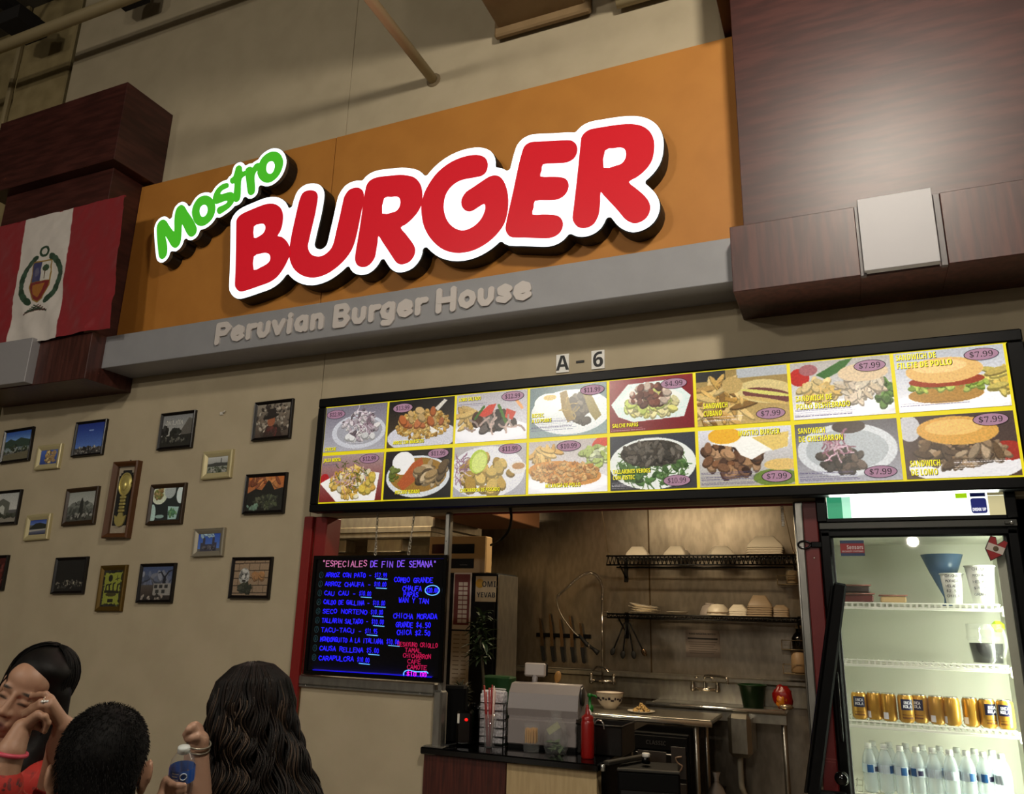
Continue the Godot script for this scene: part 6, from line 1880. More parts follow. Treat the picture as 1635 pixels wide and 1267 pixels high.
	put(t, "bottle", lathe([Vector2(0, 0), Vector2(0.031, 0.0), Vector2(0.034, 0.006), Vector2(0.034, 0.165), Vector2(0.03, 0.18), Vector2(0.028, 0.182)], 22), kr)
	put(t, "collar", lathe([Vector2(0.03, 0.178), Vector2(0.031, 0.198), Vector2(0.024, 0.204), Vector2(0.012, 0.214), Vector2(0.008, 0.245), Vector2(0.004, 0.258), Vector2(0, 0.258)], 18), kr)
	put(t, "tip_cap", tube(smooth_path([Vector3(0.004, 0.235, 0.0), Vector3(0.014, 0.228, 0), Vector3(0.02, 0.208, 0)]), 0.004, 6), m("white_plastic"))
	t = thing("pump_bottle", "clear pump bottle of sanitizer with a green pump head", "bottle", Vector3(-1.405, top, -0.36))
	put(t, "bottle", lathe([Vector2(0, 0), Vector2(0.028, 0.0), Vector2(0.03, 0.02), Vector2(0.03, 0.16), Vector2(0.018, 0.19), Vector2(0.016, 0.20)], 18), cg)
	var pg := m("pump_green", Color(0.08, 0.40, 0.12), 0.4)
	put(t, "pump_collar", lathe([Vector2(0, 0.192), Vector2(0.020, 0.194), Vector2(0.021, 0.222), Vector2(0.008, 0.232), Vector2(0.007, 0.268), Vector2(0.014, 0.272), Vector2(0.014, 0.286), Vector2(0, 0.289)], 16), pg)
	put(t, "pump_spout", tube([Vector3(0, 0.279, 0), Vector3(0.036, 0.278, 0.01), Vector3(0.044, 0.270, 0.012)], 0.0055, 8), pg)
	put(t, "dip_tube", tube([Vector3(0, 0.02, 0), Vector3(0, 0.2, 0)], 0.0025, 6), m("white_plastic"))
	t = thing("steam_pan", "dark rectangular pan with a sheet of film at the right end of the counter", "pan", Vector3(-1.305, top, -0.34), 0.0)
	var pan := m("pan_dark", Color(0.075, 0.062, 0.05), 0.35, 0.4)
	for s in [-1, 1]:
		bx(t, "long_side", pan, Vector3(0, 0.075, s * 0.13), Vector3(0.24, 0.14, 0.006), 0.002)
		bx(t, "short_side", pan, Vector3(s * 0.12, 0.075, 0), Vector3(0.006, 0.14, 0.26), 0.002)
	bx(t, "base", pan, Vector3(0, 0.006, 0), Vector3(0.24, 0.008, 0.26), 0.002)
	put(t, "rim", tube([Vector3(-0.125, 0.147, 0.135), Vector3(0.125, 0.147, 0.135), Vector3(0.125, 0.147, -0.135), Vector3(-0.125, 0.147, -0.135), Vector3(-0.125, 0.147, 0.135)], 0.006, 6), pan)
	put(t, "tong_loop", tube(smooth_path([Vector3(-0.03, 0.14, 0.13), Vector3(-0.01, 0.17, 0.14), Vector3(0.02, 0.165, 0.14), Vector3(0.03, 0.13, 0.14)]), 0.004, 6), m("bright_steel", Color(0.8, 0.8, 0.78), 0.2, 0.9))
	t = thing("small_jar", "small dark jar with a white lid on the black cabinet", "jar", Vector3(-1.04, 0.871, -0.14))
	put(t, "body", cyl(0.022, 0.03, 14), m("gloss_black"))
	put(t, "lid", cyl(0.02, 0.018, 14), m("white_plastic"), Vector3(0, 0.03, 0))

func leaf_mesh(l: float, w: float) -> ArrayMesh:
	var rows := []
	for i in 7:
		var u := i / 6.0
		var hw: float = w * sin(PI * clampf(u * 0.9 + 0.08, 0.0, 1.0)) * 0.5
		var y := 0.25 * l * u - 0.45 * l * u * u
		rows.append([Vector3(u * l, y + hw * 0.3, -hw), Vector3(u * l, y, 0), Vector3(u * l, y + hw * 0.3, hw)])
	var st := begin()
	grid_into(st, rows)
	st.generate_normals()
	return st.commit()


# ---------- the drinks fridge ----------
func drinks_fridge() -> void:
	var black := m("fridge_black", Color(0.008, 0.008, 0.009), 0.3)
	black.metallic_specular = 0.3
	var grey := m("fridge_trim", Color(0.22, 0.22, 0.20), 0.35, 0.2)
	var liner := m("fridge_liner", Color(0.78, 0.78, 0.73), 0.4)
	var white := m("shelf_white", Color(0.86, 0.86, 0.82), 0.4)
	var t := thing("drinks_fridge", "tall black glass-door drinks fridge with a lit header", "fridge", Vector3(0.275, 0.0, 0.0))
	# cabinet: back, sides, floor, head
	bx(t, "liner_back", liner, Vector3(0, 1.05, -0.60), Vector3(0.80, 1.96, 0.02), 0.0)
	for s in [-1, 1]:
		bx(t, "liner_side", liner, Vector3(s * 0.388, 1.05, -0.33), Vector3(0.02, 1.96, 0.54), 0.0)
		bx(t, "outer_side", black, Vector3(s * 0.404, 1.09, -0.33), Vector3(0.008, 2.18, 0.60), 0.002)
	bx(t, "liner_top", liner, Vector3(0, 1.99, -0.33), Vector3(0.80, 0.02, 0.54), 0.0)
	bx(t, "base", black, Vector3(0, 0.06, -0.31), Vector3(0.80, 0.12, 0.58), 0.004)
	bx(t, "crown", black, Vector3(0, 2.069, -0.315), Vector3(0.80, 0.132, 0.60), 0.004)
	bx(t, "crown_front", black, Vector3(0, 2.187, 0.012), Vector3(0.815, 0.04, 0.022), 0.004)
	for s in [-1, 1]:
		bx(t, "header_cheek", black, Vector3(s * 0.392, 2.11, 0.012), Vector3(0.045, 0.14, 0.022), 0.004)
	bx(t, "header_sill", black, Vector3(0, 2.047, 0.0), Vector3(0.815, 0.022, 0.035), 0.004)
	bx(t, "trim_bar", grey, Vector3(0, 2.02, 0.0), Vector3(0.815, 0.032, 0.03), 0.003)
	# lit header: translucent sheet with a printed green end and a cream end
	var hd := bx(t, "header_panel", glow("header_white", Color(0.97, 1.0, 0.95), 1.5), Vector3(0.004, 2.110, 0.010), Vector3(0.739, 0.114, 0.012), 0.002)
	bx(hd, "green_print", glow("header_green", Color(0.22, 0.62, 0.45), 0.75), Vector3(-0.335, 0, 0.0065), Vector3(0.067, 0.11, 0.001), 0.0)
	bx(hd, "mint_print", glow("header_mint", Color(0.66, 0.90, 0.78), 1.0), Vector3(-0.283, 0, 0.0065), Vector3(0.038, 0.11, 0.001), 0.0)
	bx(hd, "cream_print", glow("header_cream", Color(0.78, 0.74, 0.56), 0.85), Vector3(0.336, -0.012, 0.0065), Vector3(0.066, 0.086, 0.001), 0.0)
	bx(hd, "cream_print", glow("header_tan", Color(0.55, 0.51, 0.37), 0.7), Vector3(0.336, 0.044, 0.0065), Vector3(0.066, 0.022, 0.001), 0.0)
	var lb := put(hd, "blue_logo", prism(round_rect(0.062, 0.068, 0.010), -0.0005, 0.0005), glow("logo_blue", Color(0.02, 0.09, 0.42), 0.7), Vector3(0.265, -0.012, 0.0072))
	write(lb, "lettering", "DRINK UP", glow("logo_white", Color.WHITE, 1.0), Vector3(0, -0.017, 0.001), 0.014, 0.052)
	bx(hd, "blue_print", glow("logo_navy", Color(0.015, 0.05, 0.25), 0.6), Vector3(0.265, 0.042, 0.0068), Vector3(0.060, 0.026, 0.001), 0.0)
	bx(hd, "lime_print", glow("logo_lime", Color(0.60, 0.78, 0.04), 1.0), Vector3(0.20, 0.038, 0.0068), Vector3(0.046, 0.028, 0.001), 0.0)
	area(t, Vector3(0, 2.114, 0.03), Vector2(0.7, 0.10), 0.5, Color(0.95, 1.0, 0.93), Vector3(0, 180, 0))
	# door
	var door := Node3D.new()
	door.name = "door"
	t.add_child(door)
	for s in [-1, 1]:
		bx(door, "door_stile", black, Vector3(s * 0.384 - 0.0, 1.07, 0.0), Vector3(0.05, 1.87, 0.045), 0.008)
		bx(door, "gasket", m("gasket_grey", Color(0.05, 0.05, 0.05), 0.5), Vector3(s * 0.355, 1.07, -0.01), Vector3(0.012, 1.80, 0.03), 0.002)
	bx(door, "door_rail", black, Vector3(0, 1.983, 0.0), Vector3(0.815, 0.036, 0.045), 0.008)
	bx(door, "door_rail", black, Vector3(0, 0.16, 0.0), Vector3(0.815, 0.06, 0.045), 0.008)
	put(door, "pane", quad(0.72, 1.80), glass("fridge_glass", Color(0.9, 0.96, 0.93), 0.01), Vector3(0, 1.07, 0.006))
	put(door, "handle", tube(smooth_path([Vector3(-0.385, 1.36, 0.02), Vector3(-0.383, 1.35, 0.045), Vector3(-0.383, 1.30, 0.05), Vector3(-0.383, 1.13, 0.05), Vector3(-0.383, 1.08, 0.045), Vector3(-0.385, 1.07, 0.02)]), 0.008, 10), m("handle_gloss", Color(0.10, 0.10, 0.10), 0.12, 0.5))
	put(door, "hinge_bolt", ball(Vector3(0.01, 0.01, 0.008), 10, 6), m("bright_steel"), Vector3(0.385, 2.02, 0.02))
	bx(door, "hinge_cap", grey, Vector3(0.368, 2.02, 0.018), Vector3(0.02, 0.014, 0.01), 0.003)
	# lamps inside: an upright tube behind the right front corner and one in the head
	var tube_l := bx(t, "light_tube", glow("fridge_lamp", Color(0.97, 1.0, 0.92), 5.0), Vector3(0.362, 1.1, -0.05), Vector3(0.014, 1.6, 0.02), 0.004)
	area(t, Vector3(0.35, 1.1, -0.07), Vector2(0.03, 1.6), FLAMP, Color(0.96, 1.0, 0.90), Vector3(0, 60, 0))
	bx(t, "light_cover", m("liner_cover", Color(0.6, 0.6, 0.54), 0.4), Vector3(0.34, 1.1, -0.032), Vector3(0.05, 1.66, 0.006), 0.001)
	for q in [[0.10, 1.82], [0.10, 1.30], [0.10, 0.95]]:
		pass
	# shelves: white wire with a raised front lip
	var sh := ["top", "second", "third", "lowest"]
	for i in 4:
		var y: float = [1.662, 1.404, 1.138, 0.835][i]
		var s := thing("fridge_shelf", "white wire shelf in the drinks fridge, %s of the four" % sh[i], "shelf", Vector3(0.257, y, -0.10), 0.0, "wire shelves of the drinks fridge")
		bx(s, "front_lip", white, Vector3(0, -0.016, 0.0), Vector3(0.665, 0.012, 0.008), 0.002)
		bx(s, "top_lip", white, Vector3(0, 0.008, 0.0), Vector3(0.665, 0.006, 0.008), 0.002)
		var pins := begin()
		for k in 27:
			box_into(pins, Vector3(-0.325 + k * 0.025, -0.003, 0.0), Vector3(0.009, 0.024, 0.005), 0.0)
		put(s, "lip_pins", pins.commit(), white)
		var wires := begin()
		for k in 27:
			tube_into(wires, [Vector3(-0.325 + k * 0.025, -0.006, 0), Vector3(-0.325 + k * 0.025, -0.006, -0.46)], 0.003, 5)
		for z in [-0.15, -0.30, -0.45]:
			tube_into(wires, [Vector3(-0.335, -0.012, z), Vector3(0.335, -0.012, z)], 0.003, 5)
		wires.generate_normals()
		put(s, "deck_wire", wires.commit(), white)
		for e in [-1, 1]:
			bx(s, "shelf_clip", white, Vector3(e * 0.352, -0.02, -0.03), Vector3(0.028, 0.045, 0.05), 0.006)
	# sticker and ornament on the glass
	t = thing("window_sticker", "small red and blue sticker inside the upper left corner of the fridge glass", "sticker", Vector3(0.005, 1.915, 0.012))
	bx(t, "red_field", m("sticker_red", Color(0.50, 0.10, 0.11), 0.5), Vector3.ZERO, Vector3(0.104, 0.045, 0.001), 0.0)
	for s in [-1, 1]:
		bx(t, "blue_band", m("sticker_blue", Color(0.12, 0.20, 0.32), 0.5), Vector3(0, s * 0.029, 0), Vector3(0.104, 0.014, 0.001), 0.0)
	write(t, "lettering", "Sensors", m("sticker_white", Color(0.75, 0.70, 0.70), 0.5), Vector3(0.012, 0.004, 0.001), 0.018, 0.07)
	write(t, "lettering", "SECURITY SYSTEMS", m("sticker_white"), Vector3(0, -0.015, 0.001), 0.007, 0.092)
	t = thing("heart_ornament", "red and white folded ribbon ornament stuck on the upper right of the fridge glass", "ornament", Vector3(0.583, 1.905, 0.012))
	t.rotation_degrees.z = -24
	var ornament_red := m("ornament_red", Color(0.52, 0.035, 0.05), 0.45)
	put(t, "edge", prism(PackedVector2Array([Vector2(-0.034, 0.050), Vector2(-0.012, 0.052), Vector2(0.002, 0.024), Vector2(0.020, 0.052), Vector2(0.038, 0.050), Vector2(0.036, -0.012), Vector2(0.0, -0.056), Vector2(-0.036, -0.012)]), 0.0, 0.003), m("ornament_edge", Color(0.08, 0.02, 0.02), 0.5))
	put(t, "ribbon", prism(PackedVector2Array([Vector2(-0.031, 0.047), Vector2(-0.013, 0.049), Vector2(0.002, 0.020), Vector2(0.021, 0.049), Vector2(0.035, 0.047), Vector2(0.033, -0.011), Vector2(0.0, -0.051), Vector2(-0.033, -0.011)]), 0.003, 0.005), ornament_red)
	bx(t, "white_band", m("ornament_white", Color(0.72, 0.68, 0.64), 0.5), Vector3(0.001, 0.003, 0.0055), Vector3(0.066, 0.032, 0.002), 0.0)
	put(t, "crest", ball(Vector3(0.011, 0.012, 0.001), 12, 6), m("crest_brown", Color(0.32, 0.26, 0.16), 0.6), Vector3(0.002, 0.003, 0.0065))
	put(t, "suction_cup", cyl(0.012, 0.004, 14), glass("clear_glass", Color.WHITE), Vector3(0.02, 0.03, -0.002), Vector3(90, 0, 0))
	fridge_stock()

const FLAMP := 1.45

func fridge_stock() -> void:
	# trays of red jelly
	var clear := glass("tray_clear", Color(0.95, 0.9, 0.85), 0.04)
	var tr := thing("food_tray", "clear tray of dark red dessert, lower of the two on the top fridge shelf", "tray", Vector3(0.01, 1.672, -0.22), 0.0, "dessert trays in the fridge")
	food_tray(tr, Vector3(0.15, 0.042, 0.12), m("jelly_red", Color(0.36, 0.05, 0.045), 0.25), clear)
	tr = thing("food_tray", "clear tray of brown dessert stacked on the red one in the fridge", "tray", Vector3(0.005, 1.718, -0.22), 0.0, "dessert trays in the fridge")
	food_tray(tr, Vector3(0.135, 0.036, 0.11), m("jelly_brown", Color(0.15, 0.055, 0.03), 0.3), clear)
	tr = thing("food_tray", "clear tray of pale cream dessert beside the red ones in the fridge", "tray", Vector3(0.165, 1.672, -0.22), 0.0, "dessert trays in the fridge")
	food_tray(tr, Vector3(0.12, 0.036, 0.11), m("cream_dessert", Color(0.78, 0.66, 0.46), 0.4), clear)
	# paper cups with prices
	for q in [["white paper cup with pencilled prices, left and shorter of the two cups", 0.418, 0.068, 0.135, "$2.50"], ["tall white paper cup with pencilled prices, right beside the fridge wall", 0.535, 0.086, 0.170, "$4.50"]]:
		var c := thing("paper_cup", q[0], "cup", Vector3(q[1], 1.672, -0.16), 0.0, "paper cups on the top fridge shelf")
		var r: float = q[2] * 0.72
		var h: float = q[3]
		put(c, "cup", lathe([Vector2(0, 0.004), Vector2(r * 0.66, 0.0), Vector2(r * 0.98, h), Vector2(r * 0.94, h), Vector2(r * 0.62, 0.01), Vector2(0, 0.01)], 28), m("cup_white", Color(0.86, 0.86, 0.84), 0.5))
		put(c, "rolled_rim", tube(range(29).map(func(i): return Vector3(cos(TAU * i / 28) * r, h, sin(TAU * i / 28) * r)), 0.003, 6), m("cup_white"))
		var pen := m("pencil_grey", Color(0.28, 0.28, 0.30), 0.7)
		var lines := ["CHICHA", "MORADA", "HELADA", q[4], "GRANDE" if h > 0.15 else "CHICA"]
		for i in 5:
			var yy: float = h * (0.88 - i * 0.165)
			var rr: float = lerpf(r * 0.66, r * 0.98, yy / h)
			put(c, "writing", hand_text(lines[i], r * 1.1, 0.011, 0.0016), pen, Vector3(-r * 0.5 - 0.006, yy, rr * 0.90), Vector3(5, -8, 0))
	var fn := thing("blue_funnel", "blue translucent plastic cone leaning behind the shorter paper cup", "funnel", Vector3(0.40, 1.70, -0.30))
	put(fn, "cone", lathe([Vector2(0.008, 0.0), Vector2(0.06, 0.12), Vector2(0.092, 0.205), Vector2(0.088, 0.205), Vector2(0.056, 0.12), Vector2(0.004, 0.002)], 24), m("funnel_blue", Color(0.31, 0.41, 0.54), 0.3))
	put(fn, "base_foot", lathe([Vector2(0.008, 0.02), Vector2(0.012, -0.02), Vector2(0.03, -0.034), Vector2(0, -0.034)], 16), m("funnel_blue"))
	# pitcher of purple drink
	var pt := thing("glass_pitcher", "glass pitcher half full of dark purple drink on the second fridge shelf", "pitcher", Vector3(0.53, 1.412, -0.22))
	put(pt, "glass", lathe([Vector2(0, 0.0), Vector2(0.06, 0.0), Vector2(0.066, 0.02), Vector2(0.076, 0.15), Vector2(0.074, 0.175), Vector2(0.071, 0.175), Vector2(0.072, 0.15)], 26), cg_pitcher())
	put(pt, "drink", lathe([Vector2(0, 0.004), Vector2(0.058, 0.006), Vector2(0.068, 0.09), Vector2(0, 0.09)], 24, false, true), m("purple_drink", Color(0.035, 0.012, 0.025), 0.35))
	put(pt, "handle", tube(smooth_path([Vector3(0.045, 0.15, 0.055), Vector3(0.06, 0.15, 0.085), Vector3(0.065, 0.09, 0.095), Vector3(0.055, 0.04, 0.075), Vector3(0.045, 0.035, 0.055)]), 0.008, 8), cg_pitcher())
	put(pt, "ribs", lathe([Vector2(0.0765, 0.10), Vector2(0.079, 0.11), Vector2(0.0775, 0.12)], 14), cg_pitcher())
	bx(pt, "lime_lid", m("lime_plastic", Color(0.62, 0.72, 0.16), 0.4), Vector3(0.06, 0.165, -0.03), Vector3(0.05, 0.05, 0.05), 0.02)
	# golden cans
	var gold := m("can_gold", Color(0.74, 0.55, 0.19), 0.30, 0.45)
	var alu := m("can_alu", Color(0.78, 0.76, 0.70), 0.25, 0.9)
	var can := thing("soda_can", "golden soda can showing its blue label, first from the left in the fridge row", "can", Vector3(-0.026, 1.148, -0.145), 0.0, "golden soda cans")
	put(can, "body", lathe([Vector2(0.024, 0.002), Vector2(0.033, 0.012), Vector2(0.033, 0.108), Vector2(0.028, 0.118)], 24), gold)
	put(can, "end", lathe([Vector2(0, 0.004), Vector2(0.024, 0.002), Vector2(0.025, 0.003)], 20), alu)
	put(can, "lid", lathe([Vector2(0.028, 0.118), Vector2(0.0285, 0.1215), Vector2(0.026, 0.1215), Vector2(0.025, 0.118), Vector2(0, 0.118)], 20), alu)
	put(can, "label_front", band_around(0.0334, 0.056, 0.102, -0.8, 0.8), m("can_blue", Color(0.05, 0.07, 0.24), 0.4))
	for q in [["INCA", 0.082], ["KOLA", 0.066]]:
		put(can, "lettering", hand_text(q[0], 0.034, 0.011, 0.0024), m("can_white", Color(0.85, 0.85, 0.88), 0.5), Vector3(-0.0155, q[1], 0.0338))
	put(can, "fine_print", band_around(0.0333, 0.020, 0.026, -0.7, 0.7), m("can_brown", Color(0.45, 0.25, 0.05), 0.5))
	put(can, "fine_print", band_around(0.0333, 0.034, 0.037, -0.7, 0.7), m("can_brown"))
	put(can, "white_panel", band_around(0.0333, 0.012, 0.04, 2.4, 3.1), m("can_white"))
	var order := ["second", "third", "fourth", "fifth", "sixth", "seventh", "eighth", "ninth", "tenth"]
	var turns := [2.6, 3.0, 0.15, -0.5, 2.9, 2.4, 2.7, 0.35, -0.2]
	var xs := [0.039, 0.099, 0.168, 0.228, 0.293, 0.352, 0.428, 0.492, 0.558]
	for i in 9:
		var lit: bool = abs(turns[i]) < 1.0
		copy_of(can, "golden soda can %s, %s from the left in the fridge row" % ["showing its blue label" if lit else "showing its printed back", order[i]], Vector3(xs[i], 1.148, -0.145 + 0.012 * ((i * 7) % 3 - 1)), turns[i])
	# water bottles
	var wb := water_bottle("clear water bottle in the fridge, first from the left in the front row")
	wb.position = Vector3(-0.005, 0.845, -0.15)
	order = ["second", "third", "fourth", "fifth", "sixth", "seventh", "eighth", "ninth"]
	for i in 8:
		copy_of(wb, "clear water bottle in the fridge, %s from the left in the front row" % order[i], Vector3(0.060 + i * 0.0655, 0.845, -0.15 + 0.008 * ((i * 5) % 3 - 1)), [0.9, 0.2, -0.7, 2.8, 1.9, 0.4, -0.3, 2.2][i])
	for i in 8:
		copy_of(wb, "clear water bottle in the fridge, %s from the left in the back row" % (["first"] + order)[i], Vector3(0.015 + i * 0.069, 0.845, -0.235), [0.5, -0.6, 1.4, 2.2, 0.1, 3.0, -0.4, 0.8][i])

func cg_pitcher() -> StandardMaterial3D:
	return glass("pitcher_glass", Color(0.95, 0.97, 0.97), 0.025)

func food_tray(t: Node3D, s: Vector3, food: Material, clear: Material) -> void:
	bx(t, "dessert", food, Vector3(0, s.y * 0.45, 0), Vector3(s.x * 0.92, s.y * 0.8, s.z * 0.92), 0.006)
	bx(t, "tray_box", clear, Vector3(0, s.y / 2, 0), s, 0.006)
	put(t, "rim", tube([Vector3(-s.x / 2, s.y, s.z / 2), Vector3(s.x / 2, s.y, s.z / 2), Vector3(s.x / 2, s.y, -s.z / 2), Vector3(-s.x / 2, s.y, -s.z / 2), Vector3(-s.x / 2, s.y, s.z / 2)], 0.003, 6), m("tray_rim", Color(0.62, 0.42, 0.38), 0.25))

func band_around(r: float, y0: float, y1: float, a0: float, a1: float) -> ArrayMesh:
	# a label bent round an upright cylinder; angle zero faces the room
	var rows := []
	for y in [y0, y1]:
		var row := []
		for i in 13:
			var a := lerpf(a0, a1, i / 12.0)
			row.append(Vector3(sin(a) * r, y, cos(a) * r))
		rows.append(row)
	rows.reverse()
	var st := begin()
	grid_into(st, rows)
	st.generate_normals()
	return st.commit()

func water_bottle(label: String, group := "water bottles on the lowest fridge shelf") -> Node3D:
	var t := thing("water_bottle", label, "bottle", Vector3.ZERO, 0.0, group)
	put(t, "bottle", lathe([Vector2(0, 0.004), Vector2(0.026, 0.0), Vector2(0.031, 0.01), Vector2(0.0305, 0.03), Vector2(0.032, 0.045), Vector2(0.0305, 0.06), Vector2(0.032, 0.075), Vector2(0.032, 0.125), Vector2(0.030, 0.14), Vector2(0.022, 0.165), Vector2(0.0125, 0.182), Vector2(0.0115, 0.19)], 20), glass("bottle_plastic", Color(0.84, 0.90, 0.92), 0.34))
	put(t, "label_band", band_around(0.0328, 0.082, 0.118, -PI, PI), m("label_white", Color(0.74, 0.80, 0.84), 0.45))
	put(t, "label_blue", band_around(0.0331, 0.084, 0.116, -0.35, 0.45), m("label_blue", Color(0.06, 0.30, 0.52), 0.45))
	put(t, "label_mark", band_around(0.0333, 0.088, 0.108, 0.65, 1.35), m("label_navy", Color(0.06, 0.05, 0.25), 0.45))
	put(t, "cap", lathe([Vector2(0, 0.203), Vector2(0.0135, 0.203), Vector2(0.0145, 0.2), Vector2(0.0145, 0.187), Vector2(0.0135, 0.185)], 16), m("cap_white", Color(0.84, 0.86, 0.84), 0.4))
	put(t, "neck_ring", lathe([Vector2(0.012, 0.180), Vector2(0.0165, 0.1815), Vector2(0.0165, 0.1835), Vector2(0.012, 0.185)], 16), m("cap_white"))
	return t


# ---------- people ----------
func nets(st: SurfaceTool, bones: Array, cell: float, k: float, xf := Transform3D.IDENTITY, base := Color.WHITE, spots := []) -> void:
	# blends tapered capsules [a, b, ra, rb] and ellipsoids [centre, radii] into one skin, meshed as surface nets
	var lo := Vector3.INF
	var hi := -Vector3.INF
	for b in bones:
		if b.size() == 4:
			var r: float = max(b[2], b[3])
			lo = lo.min(b[0] - Vector3.ONE * r).min(b[1] - Vector3.ONE * r)
			hi = hi.max(b[0] + Vector3.ONE * r).max(b[1] + Vector3.ONE * r)
		else:
			lo = lo.min(b[0] - b[1])
			hi = hi.max(b[0] + b[1])
	var pad := k * 0.5 + cell * 3.0
	lo -= Vector3.ONE * pad
	hi += Vector3.ONE * pad
	var nx := int((hi.x - lo.x) / cell) + 2
	var ny := int((hi.y - lo.y) / cell) + 2
	var nz := int((hi.z - lo.z) / cell) + 2
	var val := PackedFloat32Array()
	val.resize(nx * ny * nz)
	val.fill(1.0)
	for b in bones:
		var cap: bool = b.size() == 4
		var m0: Vector3
		var m1: Vector3
		var va: Vector3 = b[0]
		var vb: Vector3 = b[1]
		if cap:
			var r: float = max(b[2], b[3]) + pad
			m0 = va.min(vb) - Vector3.ONE * r
			m1 = va.max(vb) + Vector3.ONE * r
		else:
			m0 = va - vb - Vector3.ONE * pad
			m1 = va + vb + Vector3.ONE * pad
		var i0 := ((m0 - lo) / cell).floor()
		var i1 := ((m1 - lo) / cell).ceil()
		var ab := vb - va
		var inv: float = 1.0 / max(ab.length_squared(), 1e-9)
		var ra: float = b[2] if cap else 0.0
		var rb: float = b[3] if cap else 0.0
		var q := Vector3.ONE / vb if not cap else Vector3.ONE
		for z in range(max(0, int(i0.z)), min(nz, int(i1.z) + 1)):
			for y in range(max(0, int(i0.y)), min(ny, int(i1.y) + 1)):
				var row := (z * ny + y) * nx
				for x in range(max(0, int(i0.x)), min(nx, int(i1.x) + 1)):
					var p := lo + Vector3(x, y, z) * cell - va
					var d: float
					if cap:
						var t := clampf(p.dot(ab) * inv, 0.0, 1.0)
						d = (p - ab * t).length() - lerpf(ra, rb, t)
					else:
						var pr := p * q
						var k0 := pr.length()
						d = k0 * (k0 - 1.0) / max((pr * q).length(), 1e-6)
					var o := val[row + x]
					var h: float = max(k - absf(o - d), 0.0)
					val[row + x] = minf(o, d) - h * h * 0.25 / k
	var at := PackedInt32Array()
	at.resize(nx * ny * nz)
	at.fill(-1)
	var pos := PackedVector3Array()
	var offs := [0, 1, nx, nx + 1, nx * ny, nx * ny + 1, nx * ny + nx, nx * ny + nx + 1]
	var cor := [Vector3(0, 0, 0), Vector3(1, 0, 0), Vector3(0, 1, 0), Vector3(1, 1, 0), Vector3(0, 0, 1), Vector3(1, 0, 1), Vector3(0, 1, 1), Vector3(1, 1, 1)]
	var edges := [[0, 1], [2, 3], [4, 5], [6, 7], [0, 2], [1, 3], [4, 6], [5, 7], [0, 4], [1, 5], [2, 6], [3, 7]]
	for z in nz - 1:
		for y in ny - 1:
			for x in nx - 1:
				var i := (z * ny + y) * nx + x
				var v0 := val[i]
				if v0 > cell * 3.0 or v0 < -cell * 3.0:
					continue
				var neg := 0
				for o in offs:
					if val[i + o] < 0.0:
						neg += 1
				if neg == 0 or neg == 8:
					continue
				var sum := Vector3.ZERO
				var n := 0
				for e in edges:
					var a := val[i + offs[e[0]]]
					var b := val[i + offs[e[1]]]
					if (a < 0.0) != (b < 0.0):
						sum += cor[e[0]].lerp(cor[e[1]], a / (a - b))
						n += 1
				at[i] = pos.size()
				pos.append(lo + (Vector3(x, y, z) + sum / n) * cell)
	var nor := PackedVector3Array()
	nor.resize(pos.size())
	var tri := PackedInt32Array()
	var sx := [1, nx, nx * ny]
	for z in range(1, nz - 1):
		for y in range(1, ny - 1):
			for x in range(1, nx - 1):
				var i := (z * ny + y) * nx + x
				if at[i] < 0 and at[i - 1] < 0 and at[i - nx] < 0 and at[i - nx * ny] < 0:
					continue
				for a in 3:
					var s0 := val[i] < 0.0
					if s0 == (val[i + sx[a]] < 0.0):
						continue
					var u: int = sx[(a + 1) % 3]
					var v: int = sx[(a + 2) % 3]
					var q := [at[i - u - v], at[i - v], at[i], at[i - u]]
					if q[0] < 0 or q[1] < 0 or q[2] < 0 or q[3] < 0:
						continue
					if not s0:
						q.reverse()
					for e in [0, 2, 1, 0, 3, 2]:
						tri.append(q[e])
	for i in range(0, tri.size(), 3):
		var f := (pos[tri[i + 2]] - pos[tri[i]]).cross(pos[tri[i + 1]] - pos[tri[i]])
		for e in 3:
			nor[tri[i + e]] += f
	for i in tri.size():
		var p := pos[tri[i]]
		var c := base
		for s in spots:
			var w: float = ((p - s[0]) / s[1]).length()
			if w < 1.0:
				c = c.lerp(s[2], clampf((1.0 - w) * 2.5, 0.0, 1.0))
		st.set_color(c)
		st.set_normal((xf.basis * nor[tri[i]]).normalized())
		st.add_vertex(xf * p)

func body_pts(k: String) -> Array:
	var a: Array = BODY[k]
	var out := []
	for i in range(0, a.size(), 3):
		out.append(Vector3(a[i], a[i + 1], a[i + 2]))
	return out

func hand_bones(key: String, wrist: Vector3, sc := 1.0) -> Array:
	# palm fan from the wrist to each knuckle, then three bones to a finger
	var out := []
	for f in ["index", "middle", "ring", "little", "thumb"]:
		var p := body_pts(key + "_" + f)
		var r: float = {"index": 0.0085, "middle": 0.0088, "ring": 0.0083, "little": 0.0072, "thumb": 0.0098}[f] * sc
		out.append([wrist, p[0], 0.019 * sc, 0.0125 * sc])
		for i in 3:
			out.append([p[i], p[i + 1], r * (1.12 - i * 0.1), r * (1.02 - i * 0.1)])
	return out

